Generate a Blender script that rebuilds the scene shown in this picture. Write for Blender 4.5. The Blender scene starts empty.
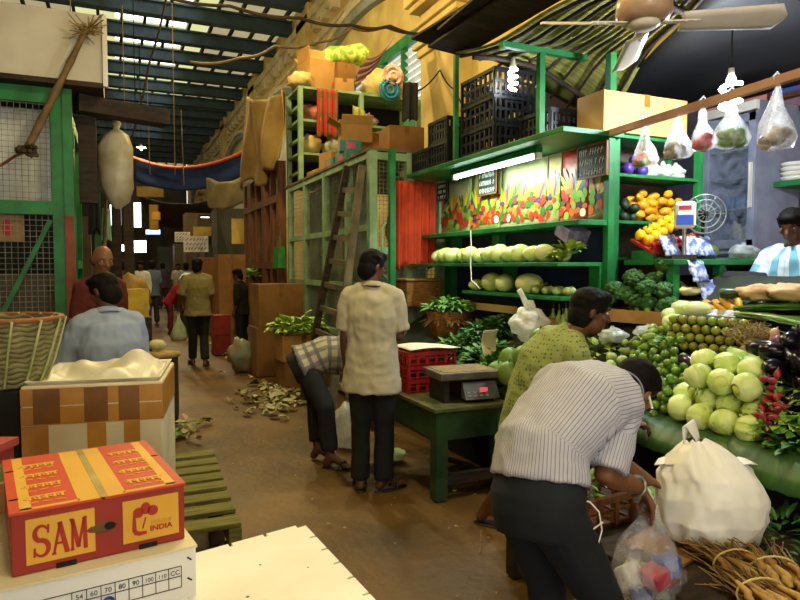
import bpy, math, random
from mathutils import Vector as V, Matrix as M, noise as NZ
from math import sin, cos, pi, radians as rad
R = random.Random(11)
sc = bpy.context.scene
COL = sc.collection
# ---------------------------------------------------------------- camera
YAW, PIT = rad(24), math.atan(33 / 640)
CAM = V((0, 0, 1.57))
FW = V((sin(YAW) * cos(PIT), cos(YAW) * cos(PIT), -sin(PIT)))
RT = V((cos(YAW), -sin(YAW), 0))
UP = RT.cross(FW)
cd = bpy.data.cameras.new('camera'); cam = bpy.data.objects.new('camera', cd); COL.objects.link(cam)
cam.location = CAM; cam.rotation_euler = (pi / 2 - PIT, 0, -YAW)
cd.sensor_width = 36; cd.lens = 640 / 800 * 36; cd.clip_start = .05; cd.clip_end = 200
sc.camera = cam
def ray(u, v): return FW + RT * ((u - 400) / 640) + UP * ((300 - v) / 640)
def at_d(u, v, d): return CAM + ray(u, v) * d
def at_z(u, v, z): r = ray(u, v); return CAM + r * ((z - CAM.z) / r.z)
def at_x(u, v, x): r = ray(u, v); return CAM + r * (x / r.x)
def at_y(u, v, y): r = ray(u, v); return CAM + r * (y / r.y)
ORD = 'first second third fourth fifth sixth seventh eighth ninth tenth eleventh twelfth thirteenth fourteenth fifteenth sixteenth seventeenth eighteenth'.split()
# ---------------------------------------------------------------- materials
def lin(h):
    if not isinstance(h, str): return tuple(h)
    c = [int(h[i:i + 2], 16) / 255 for i in (0, 2, 4)]
    return tuple(x / 12.92 if x <= .04045 else ((x + .055) / 1.055) ** 2.4 for x in c)
MATS = {}
def mat(name, c1, c2=None, rough=.65, scale=6, metal=0, bump=0, bscale=None, trans=0, emit=0, alpha=1, spec=.4, lo=.35, hi=.65, stretch=None, sss=0, rnd=0):
    if name in MATS: return MATS[name]
    m = bpy.data.materials.new(name); m.use_nodes = True; MATS[name] = m
    n, l = m.node_tree.nodes, m.node_tree.links
    b = n['Principled BSDF']
    a = lin(c1); c = lin(c2) if c2 else tuple(x * .72 for x in a)
    tc = n.new('ShaderNodeTexCoord'); co = tc.outputs['Object']
    if stretch:
        mp = n.new('ShaderNodeMapping'); mp.inputs['Scale'].default_value = stretch; l.new(co, mp.inputs[0]); co = mp.outputs[0]
    nz = n.new('ShaderNodeTexNoise'); nz.inputs['Scale'].default_value = scale; nz.inputs['Detail'].default_value = 4
    l.new(co, nz.inputs['Vector'])
    rp = n.new('ShaderNodeValToRGB'); rp.color_ramp.elements[0].position = lo; rp.color_ramp.elements[1].position = hi
    rp.color_ramp.elements[0].color = (*a, 1); rp.color_ramp.elements[1].color = (*c, 1)
    l.new(nz.outputs[0], rp.inputs[0])
    out = rp.outputs[0]
    if rnd:
        oi = n.new('ShaderNodeObjectInfo'); hs = n.new('ShaderNodeHueSaturation')
        mr = n.new('ShaderNodeMapRange'); mr.inputs[3].default_value = 1 - rnd; mr.inputs[4].default_value = 1 + rnd
        l.new(oi.outputs['Random'], mr.inputs[0]); l.new(mr.outputs[0], hs.inputs['Value'])
        mr2 = n.new('ShaderNodeMapRange'); mr2.inputs[3].default_value = .5 - rnd * .06; mr2.inputs[4].default_value = .5 + rnd * .06
        l.new(oi.outputs['Random'], mr2.inputs[0]); l.new(mr2.outputs[0], hs.inputs['Hue'])
        l.new(out, hs.inputs['Color']); out = hs.outputs[0]
    l.new(out, b.inputs['Base Color'])
    b.inputs['Roughness'].default_value = rough; b.inputs['Metallic'].default_value = metal
    b.inputs['Specular IOR Level'].default_value = spec
    if trans: b.inputs['Transmission Weight'].default_value = trans
    if alpha < 1: b.inputs['Alpha'].default_value = alpha
    if sss: b.inputs['Subsurface Weight'].default_value = sss; b.inputs['Subsurface Radius'].default_value = (.02, .008, .004)
    if emit: l.new(out, b.inputs['Emission Color']); b.inputs['Emission Strength'].default_value = emit
    if bump:
        nb = n.new('ShaderNodeTexNoise'); nb.inputs['Scale'].default_value = bscale or scale * 3; nb.inputs['Detail'].default_value = 5
        l.new(co, nb.inputs['Vector'])
        bp = n.new('ShaderNodeBump'); bp.inputs['Strength'].default_value = bump; bp.inputs['Distance'].default_value = .02
        l.new(nb.outputs[0], bp.inputs['Height']); l.new(bp.outputs[0], b.inputs['Normal'])
    return m
def mat_lamp(name, c, s):
    m = bpy.data.materials.new(name); m.use_nodes = True
    b = m.node_tree.nodes['Principled BSDF']; b.inputs['Base Color'].default_value = (*lin(c), 1)
    b.inputs['Emission Color'].default_value = (*lin(c), 1); b.inputs['Emission Strength'].default_value = s
    return m
def film(name, c, opacity=.5, rough=.3):
    """thin plastic: part see-through, part milky film that also lets light through"""
    if name in MATS: return MATS[name]
    m = bpy.data.materials.new(name); m.use_nodes = True; MATS[name] = m
    n, l = m.node_tree.nodes, m.node_tree.links; n.remove(n['Principled BSDF'])
    o = n['Material Output']
    t = n.new('ShaderNodeBsdfTransparent'); d = n.new('ShaderNodeBsdfDiffuse'); tl = n.new('ShaderNodeBsdfTranslucent'); g = n.new('ShaderNodeBsdfGlossy')
    g.inputs['Roughness'].default_value = rough; g.inputs['Color'].default_value = (.9, .9, .9, 1)
    d.inputs['Color'].default_value = tl.inputs['Color'].default_value = (*lin(c), 1)
    m1 = n.new('ShaderNodeMixShader'); m1.inputs[0].default_value = .4; l.new(d.outputs[0], m1.inputs[1]); l.new(tl.outputs[0], m1.inputs[2])
    m2 = n.new('ShaderNodeMixShader'); m2.inputs[0].default_value = .08; l.new(m1.outputs[0], m2.inputs[1]); l.new(g.outputs[0], m2.inputs[2])
    m3 = n.new('ShaderNodeMixShader'); l.new(t.outputs[0], m3.inputs[1]); l.new(m2.outputs[0], m3.inputs[2])
    tc = n.new('ShaderNodeTexCoord'); nz = n.new('ShaderNodeTexNoise'); nz.inputs['Scale'].default_value = 14; nz.inputs['Detail'].default_value = 3
    l.new(tc.outputs['Object'], nz.inputs['Vector'])
    mr = n.new('ShaderNodeMapRange'); mr.inputs[1].default_value = .3; mr.inputs[2].default_value = .7; mr.inputs[3].default_value = max(0, opacity - .22); mr.inputs[4].default_value = min(1, opacity + .22)
    l.new(nz.outputs[0], mr.inputs[0]); l.new(mr.outputs[0], m3.inputs[0]); l.new(m3.outputs[0], o.inputs[0])
    return m
def mat_cloth(name, base, bands, rough=.85, dots=None):
    """woven cloth; bands = [(attribute 'lat' or 'lon', period, share, colour)] along the garment's own axes"""
    if name in MATS: return MATS[name]
    m = bpy.data.materials.new(name); m.use_nodes = True; MATS[name] = m
    n, l = m.node_tree.nodes, m.node_tree.links; b = n['Principled BSDF']; b.inputs['Roughness'].default_value = rough
    b.inputs['Specular IOR Level'].default_value = .15
    tc = n.new('ShaderNodeTexCoord'); nz = n.new('ShaderNodeTexNoise'); nz.inputs['Scale'].default_value = 5; l.new(tc.outputs['Object'], nz.inputs['Vector'])
    mx = n.new('ShaderNodeMix'); mx.data_type = 'RGBA'; mx.inputs[6].default_value = (*lin(base), 1); mx.inputs[7].default_value = (*[x * .82 for x in lin(base)], 1)
    l.new(nz.outputs[0], mx.inputs[0]); out = mx.outputs[2]
    for at, per, share, c in bands:
        a = n.new('ShaderNodeAttribute'); a.attribute_name = at
        d = n.new('ShaderNodeMath'); d.operation = 'DIVIDE'; d.inputs[1].default_value = per; l.new(a.outputs['Fac'], d.inputs[0])
        f = n.new('ShaderNodeMath'); f.operation = 'FRACT'; l.new(d.outputs[0], f.inputs[0])
        g = n.new('ShaderNodeMath'); g.operation = 'LESS_THAN'; g.inputs[1].default_value = share; l.new(f.outputs[0], g.inputs[0])
        h = n.new('ShaderNodeMath'); h.operation = 'MULTIPLY'; h.inputs[1].default_value = .8; l.new(g.outputs[0], h.inputs[0])
        k = n.new('ShaderNodeMix'); k.data_type = 'RGBA'; k.inputs[7].default_value = (*lin(c), 1); l.new(h.outputs[0], k.inputs[0]); l.new(out, k.inputs[6]); out = k.outputs[2]
    if dots:
        sc_, r, c = dots
        vo = n.new('ShaderNodeTexVoronoi'); vo.inputs['Scale'].default_value = sc_; vo.inputs['Randomness'].default_value = .35; l.new(tc.outputs['Object'], vo.inputs['Vector'])
        g = n.new('ShaderNodeMath'); g.operation = 'LESS_THAN'; g.inputs[1].default_value = r; l.new(vo.outputs['Distance'], g.inputs[0])
        k = n.new('ShaderNodeMix'); k.data_type = 'RGBA'; k.inputs[7].default_value = (*lin(c), 1); l.new(g.outputs[0], k.inputs[0]); l.new(out, k.inputs[6]); out = k.outputs[2]
    l.new(out, b.inputs['Base Color'])
    return m
# ---------------------------------------------------------------- mesh builder
def frame(ax):
    ax = ax.normalized(); t = V((0, 0, 1)) if abs(ax.z) < .9 else V((0, 1, 0))
    a = t.cross(ax).normalized(); return a, ax.cross(a)
def rotz(a): return M.Rotation(a, 3, 'Z')
class MB:
    def __init__(s): s.v, s.f, s.m, s.s = [], [], [], []
    def add(s, vs, fs, m=0, sm=False):
        b = len(s.v); s.v += [V(p) for p in vs]
        for f in fs: s.f.append([i + b for i in f]); s.m.append(m); s.s.append(sm)
        return s
    def box(s, c, z, r=None, m=0, tp=1):
        x, y, h = z[0] / 2, z[1] / 2, z[2] / 2
        if isinstance(r, (int, float)): r = rotz(r)
        vs = [V((i * x * (tp if k > 0 else 1), j * y * (tp if k > 0 else 1), k * h)) for k in (-1, 1) for i, j in ((-1, -1), (1, -1), (1, 1), (-1, 1))]
        if r: vs = [r @ p for p in vs]
        return s.add([p + V(c) for p in vs], [(3, 2, 1, 0), (4, 5, 6, 7), (0, 1, 5, 4), (1, 2, 6, 5), (2, 3, 7, 6), (3, 0, 4, 7)], m)
    def bb(s, lo, hi, m=0):
        lo, hi = V(lo), V(hi); return s.box((lo + hi) / 2, hi - lo, None, m)
    def bar(s, p, q, w, h=None, m=0):
        p, q = V(p), V(q); a, b = frame(q - p); h = h or w
        vs = [o + a * i * w / 2 + b * j * h / 2 for o in (p, q) for i, j in ((-1, -1), (1, -1), (1, 1), (-1, 1))]
        return s.add(vs, [(3, 2, 1, 0), (4, 5, 6, 7), (0, 1, 5, 4), (1, 2, 6, 5), (2, 3, 7, 6), (3, 0, 4, 7)], m)
    def tube(s, path, r, n=8, m=0, cap=True, sm=True):
        path = [V(p) for p in path]; k = len(path); vs = []
        a = None
        for i, p in enumerate(path):
            ax = (path[min(i + 1, k - 1)] - path[max(i - 1, 0)])
            if ax.length < 1e-9: ax = V((0, 0, 1))
            ax.normalize()
            if a is None: a, _ = frame(ax)
            a = (a - ax * a.dot(ax)).normalized(); b = ax.cross(a)
            rr = r[i] if isinstance(r, (list, tuple)) else r
            vs += [p + (a * cos(2 * pi * j / n) + b * sin(2 * pi * j / n)) * rr for j in range(n)]
        fs = [(i * n + j, i * n + (j + 1) % n, (i + 1) * n + (j + 1) % n, (i + 1) * n + j) for i in range(k - 1) for j in range(n)]
        s.add(vs, fs, m, sm)
        if cap: s.add(vs[:n], [tuple(range(n))[::-1]], m); s.add(vs[-n:], [tuple(range(n))], m)
        return s
    def cyl(s, p, q, r, r2=None, n=12, m=0): return s.tube([p, q], [r, r if r2 is None else r2], n, m)
    def lathe(s, prof, c=(0, 0, 0), n=16, m=0, r=None, wob=0):
        c = V(c); vs = []
        for i, (q, z) in enumerate(prof):
            for j in range(n):
                a = 2 * pi * j / n; qq = q * (1 + wob * sin(3 * a + i))
                p = V((qq * cos(a), qq * sin(a), z)); vs.append((r @ p if r else p) + c)
        k = len(prof)
        return s.add(vs, [(i * n + j, i * n + (j + 1) % n, (i + 1) * n + (j + 1) % n, (i + 1) * n + j) for i in range(k - 1) for j in range(n)], m, True)
    def ell(s, c, q, r=None, n=14, k=9, m=0, nz=0, ns=3, seed=0, pw=1):
        c = V(c); vs = []
        for i in range(k + 1):
            t = pi * i / k
            for j in range(n):
                a = 2 * pi * j / n
                d = V((sin(t) * cos(a), sin(t) * sin(a), cos(t)))
                w = 1 + (nz * NZ.noise(d * ns + V((seed * 7.3, seed, 0))) if nz else 0)
                p = V((d.x * q[0], d.y * q[1], d.z * q[2])) * w
                vs.append((r @ p if r else p) + c)
        return s.add(vs, [(i * n + j, (i + 1) * n + j, (i + 1) * n + (j + 1) % n, i * n + (j + 1) % n) for i in range(k) for j in range(n)], m, True)
    def grid(s, fn, nu, nv, m=0, sm=True):
        vs = [fn(i / nu, j / nv) for j in range(nv + 1) for i in range(nu + 1)]; w = nu + 1
        return s.add(vs, [(j * w + i, j * w + i + 1, (j + 1) * w + i + 1, (j + 1) * w + i) for j in range(nv) for i in range(nu)], m, sm)
    def loft(s, rings, n=18, m=0):
        """rings: (centre, a, b, ra, rb); flat ends"""
        vs = []
        for c, a, b, ra, rb in rings: vs += [c + a * ra * cos(2 * pi * j / n) + b * rb * sin(2 * pi * j / n) for j in range(n)]
        k = len(rings)
        s.add(vs, [(i * n + j, i * n + (j + 1) % n, (i + 1) * n + (j + 1) % n, (i + 1) * n + j) for i in range(k - 1) for j in range(n)], m, True)
        b = len(s.v) - k * n
        s.f += [[b + j for j in range(n)][::-1], [b + (k - 1) * n + j for j in range(n)]]; s.m += [m, m]; s.s += [True, True]
        return s
    def leaf(s, p, d, nrm, L, W, bend=.3, m=0, k=4, wav=0):
        """blade with a midrib fold, bending along its length"""
        d = d.normalized(); sd = d.cross(nrm).normalized(); nr = sd.cross(d).normalized(); p = V(p); vs = []
        q = p.copy(); ang = 0
        for i in range(k + 1):
            t = i / k; w = W / 2 * (sin(pi * min(1, t * .9 + .08)) ** .7)
            if i == k: w = W * .04
            o = nr * (wav * W * R.uniform(-.5, .5))
            vs += [q + sd * w + nr * w * .35 + o, q, q - sd * w + nr * w * .35 - o]
            ang += bend / k; q = q + (d * cos(ang) - nr * sin(ang)) * (L / k)
        fs = []
        for i in range(k): fs += [(3 * i, 3 * i + 1, 3 * i + 4, 3 * i + 3), (3 * i + 1, 3 * i + 2, 3 * i + 5, 3 * i + 4)]
        return s.add(vs, fs, m, True)
    def wrinkle(s, amp, sc_=6, seed=0):
        for i, p in enumerate(s.v): s.v[i] = p + NZ.noise_vector(p * sc_ + V((seed, seed * 3, 0))) * amp
        return s
    def mesh(s, name, off=None):
        me = bpy.data.meshes.new(name); vs = [p - off for p in s.v] if off is not None else s.v
        me.from_pydata([tuple(p) for p in vs], [], s.f)
        me.polygons.foreach_set('material_index', s.m); me.polygons.foreach_set('use_smooth', s.s); me.update()
        return me
    def build(s, name, mats, parent=None, solid=0, bevel=0, sub=0, world=True):
        if not isinstance(mats, (list, tuple)): mats = [mats]
        if parent is not None: off = wloc(parent) if world else V((0, 0, 0))
        else:
            xs = [p.x for p in s.v]; ys = [p.y for p in s.v]; off = V(((min(xs) + max(xs)) / 2, (min(ys) + max(ys)) / 2, min(p.z for p in s.v)))
        return link(name, s.mesh(name, off), mats, parent, off if parent is None else None, solid, bevel, sub)
def wloc(o):
    p = V((0, 0, 0))
    while o is not None: p = p + o.location; o = o.parent
    return p
def link(name, me, mats, parent=None, loc=None, solid=0, bevel=0, sub=0):
    for m in mats: me.materials.append(m)
    o = bpy.data.objects.new(name, me); COL.objects.link(o)
    if parent is not None: o.parent = parent
    if loc is not None: o.location = loc
    if solid: d = o.modifiers.new('solid', 'SOLIDIFY'); d.thickness = solid; d.offset = 0
    if bevel: d = o.modifiers.new('bevel', 'BEVEL'); d.width = bevel; d.segments = 2; d.limit_method = 'ANGLE'
    if sub: d = o.modifiers.new('sub', 'SUBSURF'); d.levels = d.render_levels = sub
    return o
def tag(o, label=None, cat=None, group=None, kind=None):
    for k, x in (('label', label), ('category', cat), ('group', group), ('kind', kind)):
        if x: o[k] = x
    return o
def thing(name, label, cat, loc=(0, 0, 0), rz=0, group=None):
    o = bpy.data.objects.new(name, None); COL.objects.link(o); o.location = loc; o.rotation_euler = (0, 0, rz); o.empty_display_size = .1
    return tag(o, label, cat, group)
def struct(name, mb, mats, parent=None, **k):
    o = mb.build(name, mats, parent, **k)
    if parent is None: o['kind'] = 'structure'
    return o
def dup(o, loc=None, rot=None, scale=None, label=None, group=None, parent=None):
    c = o.copy(); COL.objects.link(c)
    if parent is not None: c.parent = parent
    if loc is not None: c.location = loc
    if rot is not None: c.rotation_euler = rot
    if scale is not None: c.scale = (scale,) * 3 if isinstance(scale, (int, float)) else scale
    if label: c['label'] = label
    if group: c['group'] = group
    for ch in list(o.children): dup(ch, parent=c)
    return c
class Pile:
    """drops balls one by one onto a base and each other, so that a heap rests without overlapping"""
    def __init__(s, base): s.base, s.b = base, []
    def drop(s, x, y, r):
        z = s.base(x, y) + r
        for (a, b, c, q) in s.b:
            d2 = (a - x) ** 2 + (b - y) ** 2; t = r + q
            if d2 < t * t: z = max(z, c + math.sqrt(t * t - d2))
        s.b.append((x, y, z, r)); return V((x, y, z))
    def low(s, x0, x1, y0, y1, r, tries=14):
        best = None
        for _ in range(tries):
            x, y = R.uniform(x0, x1), R.uniform(y0, y1); z = s.base(x, y) + r
            for (a, b, c, q) in s.b:
                d2 = (a - x) ** 2 + (b - y) ** 2; t = r + q
                if d2 < t * t: z = max(z, c + math.sqrt(t * t - d2))
            h = z - s.base(x, y)
            if best is None or h < best[0]: best = (h, x, y, z)
        s.b.append((best[1], best[2], best[3], r)); return V(best[1:])
# ---------------------------------------------------------------- people
def remeshed(mb, voxel, smooth=3):
    me = mb.mesh('tmp'); o = bpy.data.objects.new('tmp', me); COL.objects.link(o)
    d = o.modifiers.new('r', 'REMESH'); d.mode = 'VOXEL'; d.voxel_size = voxel; d.use_smooth_shade = True
    if smooth: e = o.modifiers.new('s', 'SMOOTH'); e.factor = .5; e.iterations = smooth
    dg = bpy.context.evaluated_depsgraph_get(); dg.update()
    r = bpy.data.meshes.new_from_object(o.evaluated_get(dg)); r.materials.clear()
    bpy.data.objects.remove(o); bpy.data.meshes.remove(me)
    return r
def wrinkle_mesh(me, amp, f=9, seed=0):
    nrm = [v.normal.copy() for v in me.vertices]
    for v, nn in zip(me.vertices, nrm):
        p = v.co.copy(); w = NZ.noise(V((p.x * f + seed, p.y * f, p.z * f * .55))) + .5 * NZ.noise(V((p.x * f * 2.3, p.y * f * 2.3 + seed, p.z * f * 1.2)))
        w2 = 1 - abs(NZ.noise(V((p.x * f * .8 + 5, p.y * f * .8, p.z * f * 1.1 + seed)))) * 2
        v.co = p + nn * amp * (w + w2 * .5)
def capsule(mb, p, q, r, r2=None, n=10):
    r2 = r if r2 is None else r2
    p, q = V(p), V(q); ax = (q - p).normalized(); a, b = frame(ax); rg = []
    for t in (-.98, -.8, -.45, 0): rg.append((p + ax * r * t, a, b, r * math.sqrt(1 - t * t), r * math.sqrt(1 - t * t)))
    for t in (0, .45, .8, .98): rg.append((q + ax * r2 * t, a, b, r2 * math.sqrt(1 - t * t), r2 * math.sqrt(1 - t * t)))
    mb.loft(rg, n)
def spine_rings(J, grow, dz=0):
    pts = [(J['pel'], .165, .115), (J['wai'], .145, .105), (J['che'], .168, .122), (J['nck'].lerp(J['che'], .35), .15, .095), (J['nck'], .062, .058)]
    P = [p[0] for p in pts]; out = []
    for i, (c, ra, rb) in enumerate(pts):
        ax = (P[min(i + 1, 4)] - P[max(i - 1, 0)]).normalized(); b = ax.cross(J['rt']).normalized(); a = b.cross(ax).normalized()
        k = J.get('k', 1); out.append((c, a, b, (ra * J.get('fat', 1)) * k + grow, (rb * J.get('fat', 1)) * k + grow))
    return out
def hand(mb, w, d, pn, side, curl=.5, k=1, spread=0):
    """w wrist, d direction to the knuckles, pn palm normal (the way fingers curl), side = towards the thumb"""
    d = d.normalized(); side = (side - d * side.dot(d)).normalized(); pn = d.cross(side) if d.cross(side).dot(pn) > 0 else side.cross(d)
    rg = [(w - d * .02, side, pn, .026 * k, .02 * k), (w + d * .02 * k, side, pn, .032 * k, .018 * k), (w + d * .06 * k, side, pn, .041 * k, .016 * k), (w + d * .092 * k, side, pn, .041 * k, .013 * k)]
    mb.loft(rg, 12)
    for i, (L, o) in enumerate(((.068, .03), (.078, .01), (.072, -.01), (.056, -.03))):
        p = w + d * .086 * k + side * o * k; ang = .15 + .05 * i
        for j, t in enumerate((.42, .32, .26)):
            ang += curl * (.75 if j == 0 else 1)
            dd = (d * cos(ang) + pn * sin(ang) + side * spread * o * 8).normalized(); q = p + dd * L * t * k
            capsule(mb, p, q, (.0095 - j * .0008) * k, n=8); p = q
    p = w + d * .03 * k + side * .03 * k; dd = (d * .75 + side * .6 + pn * .35).normalized()
    for j in range(3):
        q = p + dd * .034 * k; capsule(mb, p, q, (.0115 - j * .001) * k, n=8); p = q; dd = (dd + pn * .35 * curl + d * .25 - side * .25 * curl).normalized()
def head_frame(J):
    f = J['face'].normalized(); u = J.get('up', V((0, 0, 1))); r = f.cross(u).normalized(); u = r.cross(f); return f, r, u
def head_geo(mb, J):
    f, r, u = head_frame(J); h = J['hd']; Rm = M((r, f, u)).transposed(); k = J.get('k', 1)
    mb.ell(h + u * .02 * k, (.073 * k, .092 * k, .092 * k), Rm)
    mb.ell(h + f * .03 * k - u * .05 * k, (.055 * k, .058 * k, .068 * k), Rm)
    mb.ell(h + f * .062 * k - u * .088 * k, (.026 * k, .022 * k, .02 * k), Rm)
    capsule(mb, h + f * .085 * k + u * .012 * k, h + f * .107 * k - u * .028 * k, .009 * k, .013 * k)
    mb.ell(h + f * .086 * k - u * .057 * k, (.023 * k, .012 * k, .007 * k), Rm)
    mb.ell(h + f * .084 * k - u * .067 * k, (.02 * k, .012 * k, .007 * k), Rm)
    mb.ell(h + f * .08 * k + u * .028 * k, (.05 * k, .014 * k, .01 * k), Rm)
    for s in (-1, 1):
        mb.ell(h + r * s * .074 * k - f * .008 * k - u * .008 * k, (.011 * k, .018 * k, .032 * k), Rm)
        mb.ell(h + f * .068 * k + r * s * .042 * k - u * .02 * k, (.02 * k, .02 * k, .018 * k), Rm)
    capsule(mb, J['nck'] - u * .02, h - u * .03 * k - f * .012, .056 * k, .053 * k, 12)
def hair_geo(J, full=True, nz=.05):
    f, r, u = head_frame(J); h = J['hd']; Rm = M((r, f, u)).transposed(); k = J.get('k', 1); mb = MB()
    if full:
        mb.ell(h + u * .034 * k - f * .012 * k, (.082 * k, .1 * k, .09 * k), Rm, 22, 14, nz=nz, ns=4, seed=J.get('seed', 1))
        mb.ell(h - f * .042 * k - u * .03 * k, (.077 * k, .066 * k, .085 * k), Rm, 20, 12, nz=nz, ns=4, seed=3)
        mb.ell(h + f * .052 * k + u * .082 * k, (.062 * k, .045 * k, .034 * k), Rm, 16, 10, nz=nz * 2, ns=4, seed=5)
        for i in range(40):
            t = R.uniform(0, 2 * pi); e = R.uniform(.1, 1.3)
            d = (r * cos(t) * sin(e) + f * sin(t) * sin(e) + u * cos(e))
            mb.ell(h + u * .03 * k - f * .012 * k + V((d.x * .082, d.y * .082, d.z * .082)) * k, (.02 * k, .02 * k, .011 * k), Rm, 8, 5)
    else:
        mb.ell(h - f * .04 * k - u * .02 * k, (.08 * k, .062 * k, .06 * k), Rm, 20, 12, nz=nz, ns=4)
    return mb
def person(name, label, J, shirt, trousers, skin, hair, vox=.012, sleeve=.45, hem=.12, cuff=1, bald=False, sandals=None, eyes=False, hands=True, wr=.006, barefoot=True, loose=.02, group=None, hemflat=None, collar=False):
    """J: joints in world space. sleeve/cuff = how far garments reach along arm/leg (0..2 and 0..2: 1 is elbow/knee)"""
    k = J.get('k', 1); rt = J['rt'].normalized(); J['rt'] = rt
    base = J.get('base') or V(((J['anL'].x + J['anR'].x) / 2, (J['anL'].y + J['anR'].y) / 2, min(J['anL'].z, J['anR'].z) - .08))
    root = thing(name, label, 'person', base, 0, group)
    mb = MB(); head_geo(mb, J); mb.loft(spine_rings(J, -.012))
    down = (J['pel'] - J['wai']).normalized()
    for s in 'LR':
        sg = 1 if s == 'R' else -1
        sh, el, wrj = J['sh' + s], J['el' + s], J['wr' + s]
        hip = J.get('hip' + s) or (J['pel'] + rt * sg * .09 * k + down * .03); kn, an = J['kn' + s], J['an' + s]; J['hip' + s] = hip
        capsule(mb, J['nck'].lerp(sh, .3) , sh, .05 * k, .055 * k); capsule(mb, sh, el, .05 * k, .04 * k); capsule(mb, el, el.lerp(wrj, .35), .042 * k, .042 * k); capsule(mb, el.lerp(wrj, .3), wrj, .042 * k, .027 * k)
        hd = J.get('hand' + s) or dict(d=(wrj - el), pn=-rt * sg, side=(J['fwd'] if 'fwd' in J else V((0, 1, 0))), curl=.45)
        if hands: hand(mb, wrj, hd['d'], hd['pn'], hd['side'], hd.get('curl', .45), k * .98)
        else: mb.ell(wrj + (wrj - el).normalized() * .07, (.035, .035, .07))
        capsule(mb, hip, kn, .078 * k, .052 * k); capsule(mb, kn, kn.lerp(an, .35), .052 * k, .052 * k); capsule(mb, kn.lerp(an, .3), an, .052 * k, .036 * k)
        t = J['toe' + s].normalized(); sd = V((-t.y, t.x, 0)); a0 = V((an.x, an.y, an.z))
        z0 = an.z - .055 * k
        heel = V((an.x, an.y, z0)) - t * .035; ball = V((an.x, an.y, z0 - .008)) + t * .12 * k
        capsule(mb, an, heel, .036 * k, .034 * k); capsule(mb, an + t * .02, ball, .035 * k, .026 * k); capsule(mb, ball - sd * .018, ball + sd * .018, .026 * k)
        for i, o in enumerate((.03, .015, 0, -.014, -.027)): capsule(mb, ball - sd * o * sg * -1 * k, ball - sd * o * sg * -1 * k + t * (.068 - abs(i - 1) * .008) * k - V((0, 0, .008)), (.013 if i == 0 else .01) * k)
    me = remeshed(mb, vox, 2); link('body', me, [skin], root, V((0, 0, 0)) ); shift(me, base)
    # shirt
    if shirt:
        mb = MB(); rg = spine_rings(J, loose)
        hd_ = hemflat or down; c, a, b, ra, rb = rg[0]
        rg = [(c + hd_ * hem, a, b, ra * 1.03 + loose * .4, rb * 1.05 + loose * .5), (c + hd_ * hem * .5, a, b, ra * 1.02 + loose * .2, rb * 1.02 + loose * .2)] + rg if hem > 0 else [(c.lerp(rg[1][0], .25 - hem), a, b, ra * .98, rb * .98)] + rg[1:]
        nc = J['nck'] + (J['hd'] - J['nck']).normalized() * .012
        rg[-1] = (J['nck'] - (J['nck'] - J['che']).normalized() * .01, rg[-1][1], rg[-1][2], .085 * k, .07 * k); rg.append((nc, rg[-1][1], rg[-1][2], .066 * k, .064 * k))
        mb.loft(rg, 24)
        for s in 'LR':
            sh, el, wrj = J['sh' + s], J['el' + s], J['wr' + s]
            capsule(mb, J['nck'].lerp(sh, .45), sh, .05 * k + loose * .5, .05 * k + loose * .5)
            ax, = ((el - sh).normalized(),); a, b = frame(ax); e = sh + (el - sh) * min(sleeve, 1)
            rr = [(sh - ax * .01, a, b, .052 * k + loose * .5, .052 * k + loose * .5), (sh.lerp(e, .5), a, b, .052 * k + loose * .6, .052 * k + loose * .6), (e, a, b, .049 * k + loose * .75, .049 * k + loose * .75)]
            mb.loft(rr, 16)
            if sleeve > 1:
                ax2 = (wrj - el).normalized(); a, b = frame(ax2); e2 = el + (wrj - el) * (sleeve - 1)
                capsule(mb, el, el + ax2 * .01, .048 * k + loose)
                mb.loft([(el, a, b, .047 * k + loose, .047 * k + loose), (e2, a, b, .034 * k + loose * .8, .034 * k + loose * .8)], 16)
        me = remeshed(mb, vox, 3); wrinkle_mesh(me, wr * 1.5, 13, J.get('seed', 1)); garment_axes(me, J)
        link('shirt', me, [shirt], root, V((0, 0, 0))); shift(me, base)
    if shirt and collar:
        u_ = (J['hd'] - J['nck']).normalized(); b_ = u_.cross(rt).normalized(); a_ = b_.cross(u_); mb = MB(); n0 = J['nck']
        for s in (1,): mb.grid(lambda u, v: n0 + (a_ * cos(pi / 2 + .35 + u * (2 * pi - .7)) * (.068 + .02 * (1 - v)) + b_ * sin(pi / 2 + .35 + u * (2 * pi - .7)) * (.066 + .016 * (1 - v))) * k + u_ * (-.004 + .034 * v + .012 * sin(pi * u)), 30, 3)
        mb.build('collar', shirt, root, solid=.006)
    if trousers:
        mb = MB(); up = -down; c, a, b, ra, rb = spine_rings(J, .008)[0]
        w = J['wai'].lerp(J['pel'], .55)
        mb.loft([(w, a, b, ra * .96, rb * 1.0), (c, a, b, ra * 1.03, rb * 1.08), (c + down * .06, a, b, ra * .98, rb * 1.02), (c + down * .13, a, b, ra * .8, rb * .86)], 24)
        for s in 'LR':
            hip, kn, an = J['hip' + s], J['kn' + s], J['an' + s]
            capsule(mb, hip, hip.lerp(kn, .15), .102 * k, .094 * k)
            e = kn if cuff >= 1 else hip.lerp(kn, cuff)
            ax = (e - hip).normalized(); a, b = frame(ax); mb.loft([(hip, a, b, .1 * k, .1 * k), (hip.lerp(e, .4), a, b, .092 * k, .092 * k), (e, a, b, .073 * k, .073 * k)], 16)
            if cuff > 1:
                capsule(mb, kn, kn + (an - kn) * .02, .072 * k)
                e2 = kn.lerp(an, cuff - 1); ax = (an - kn).normalized(); a, b = frame(ax)
                mb.loft([(kn, a, b, .071 * k, .071 * k), (kn.lerp(e2, .5), a, b, .07 * k, .07 * k), (e2, a, b, .068 * k, .068 * k)], 16)
        me = remeshed(mb, vox, 3); wrinkle_mesh(me, wr * .8, 7, 4); garment_axes(me, J)
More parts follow.
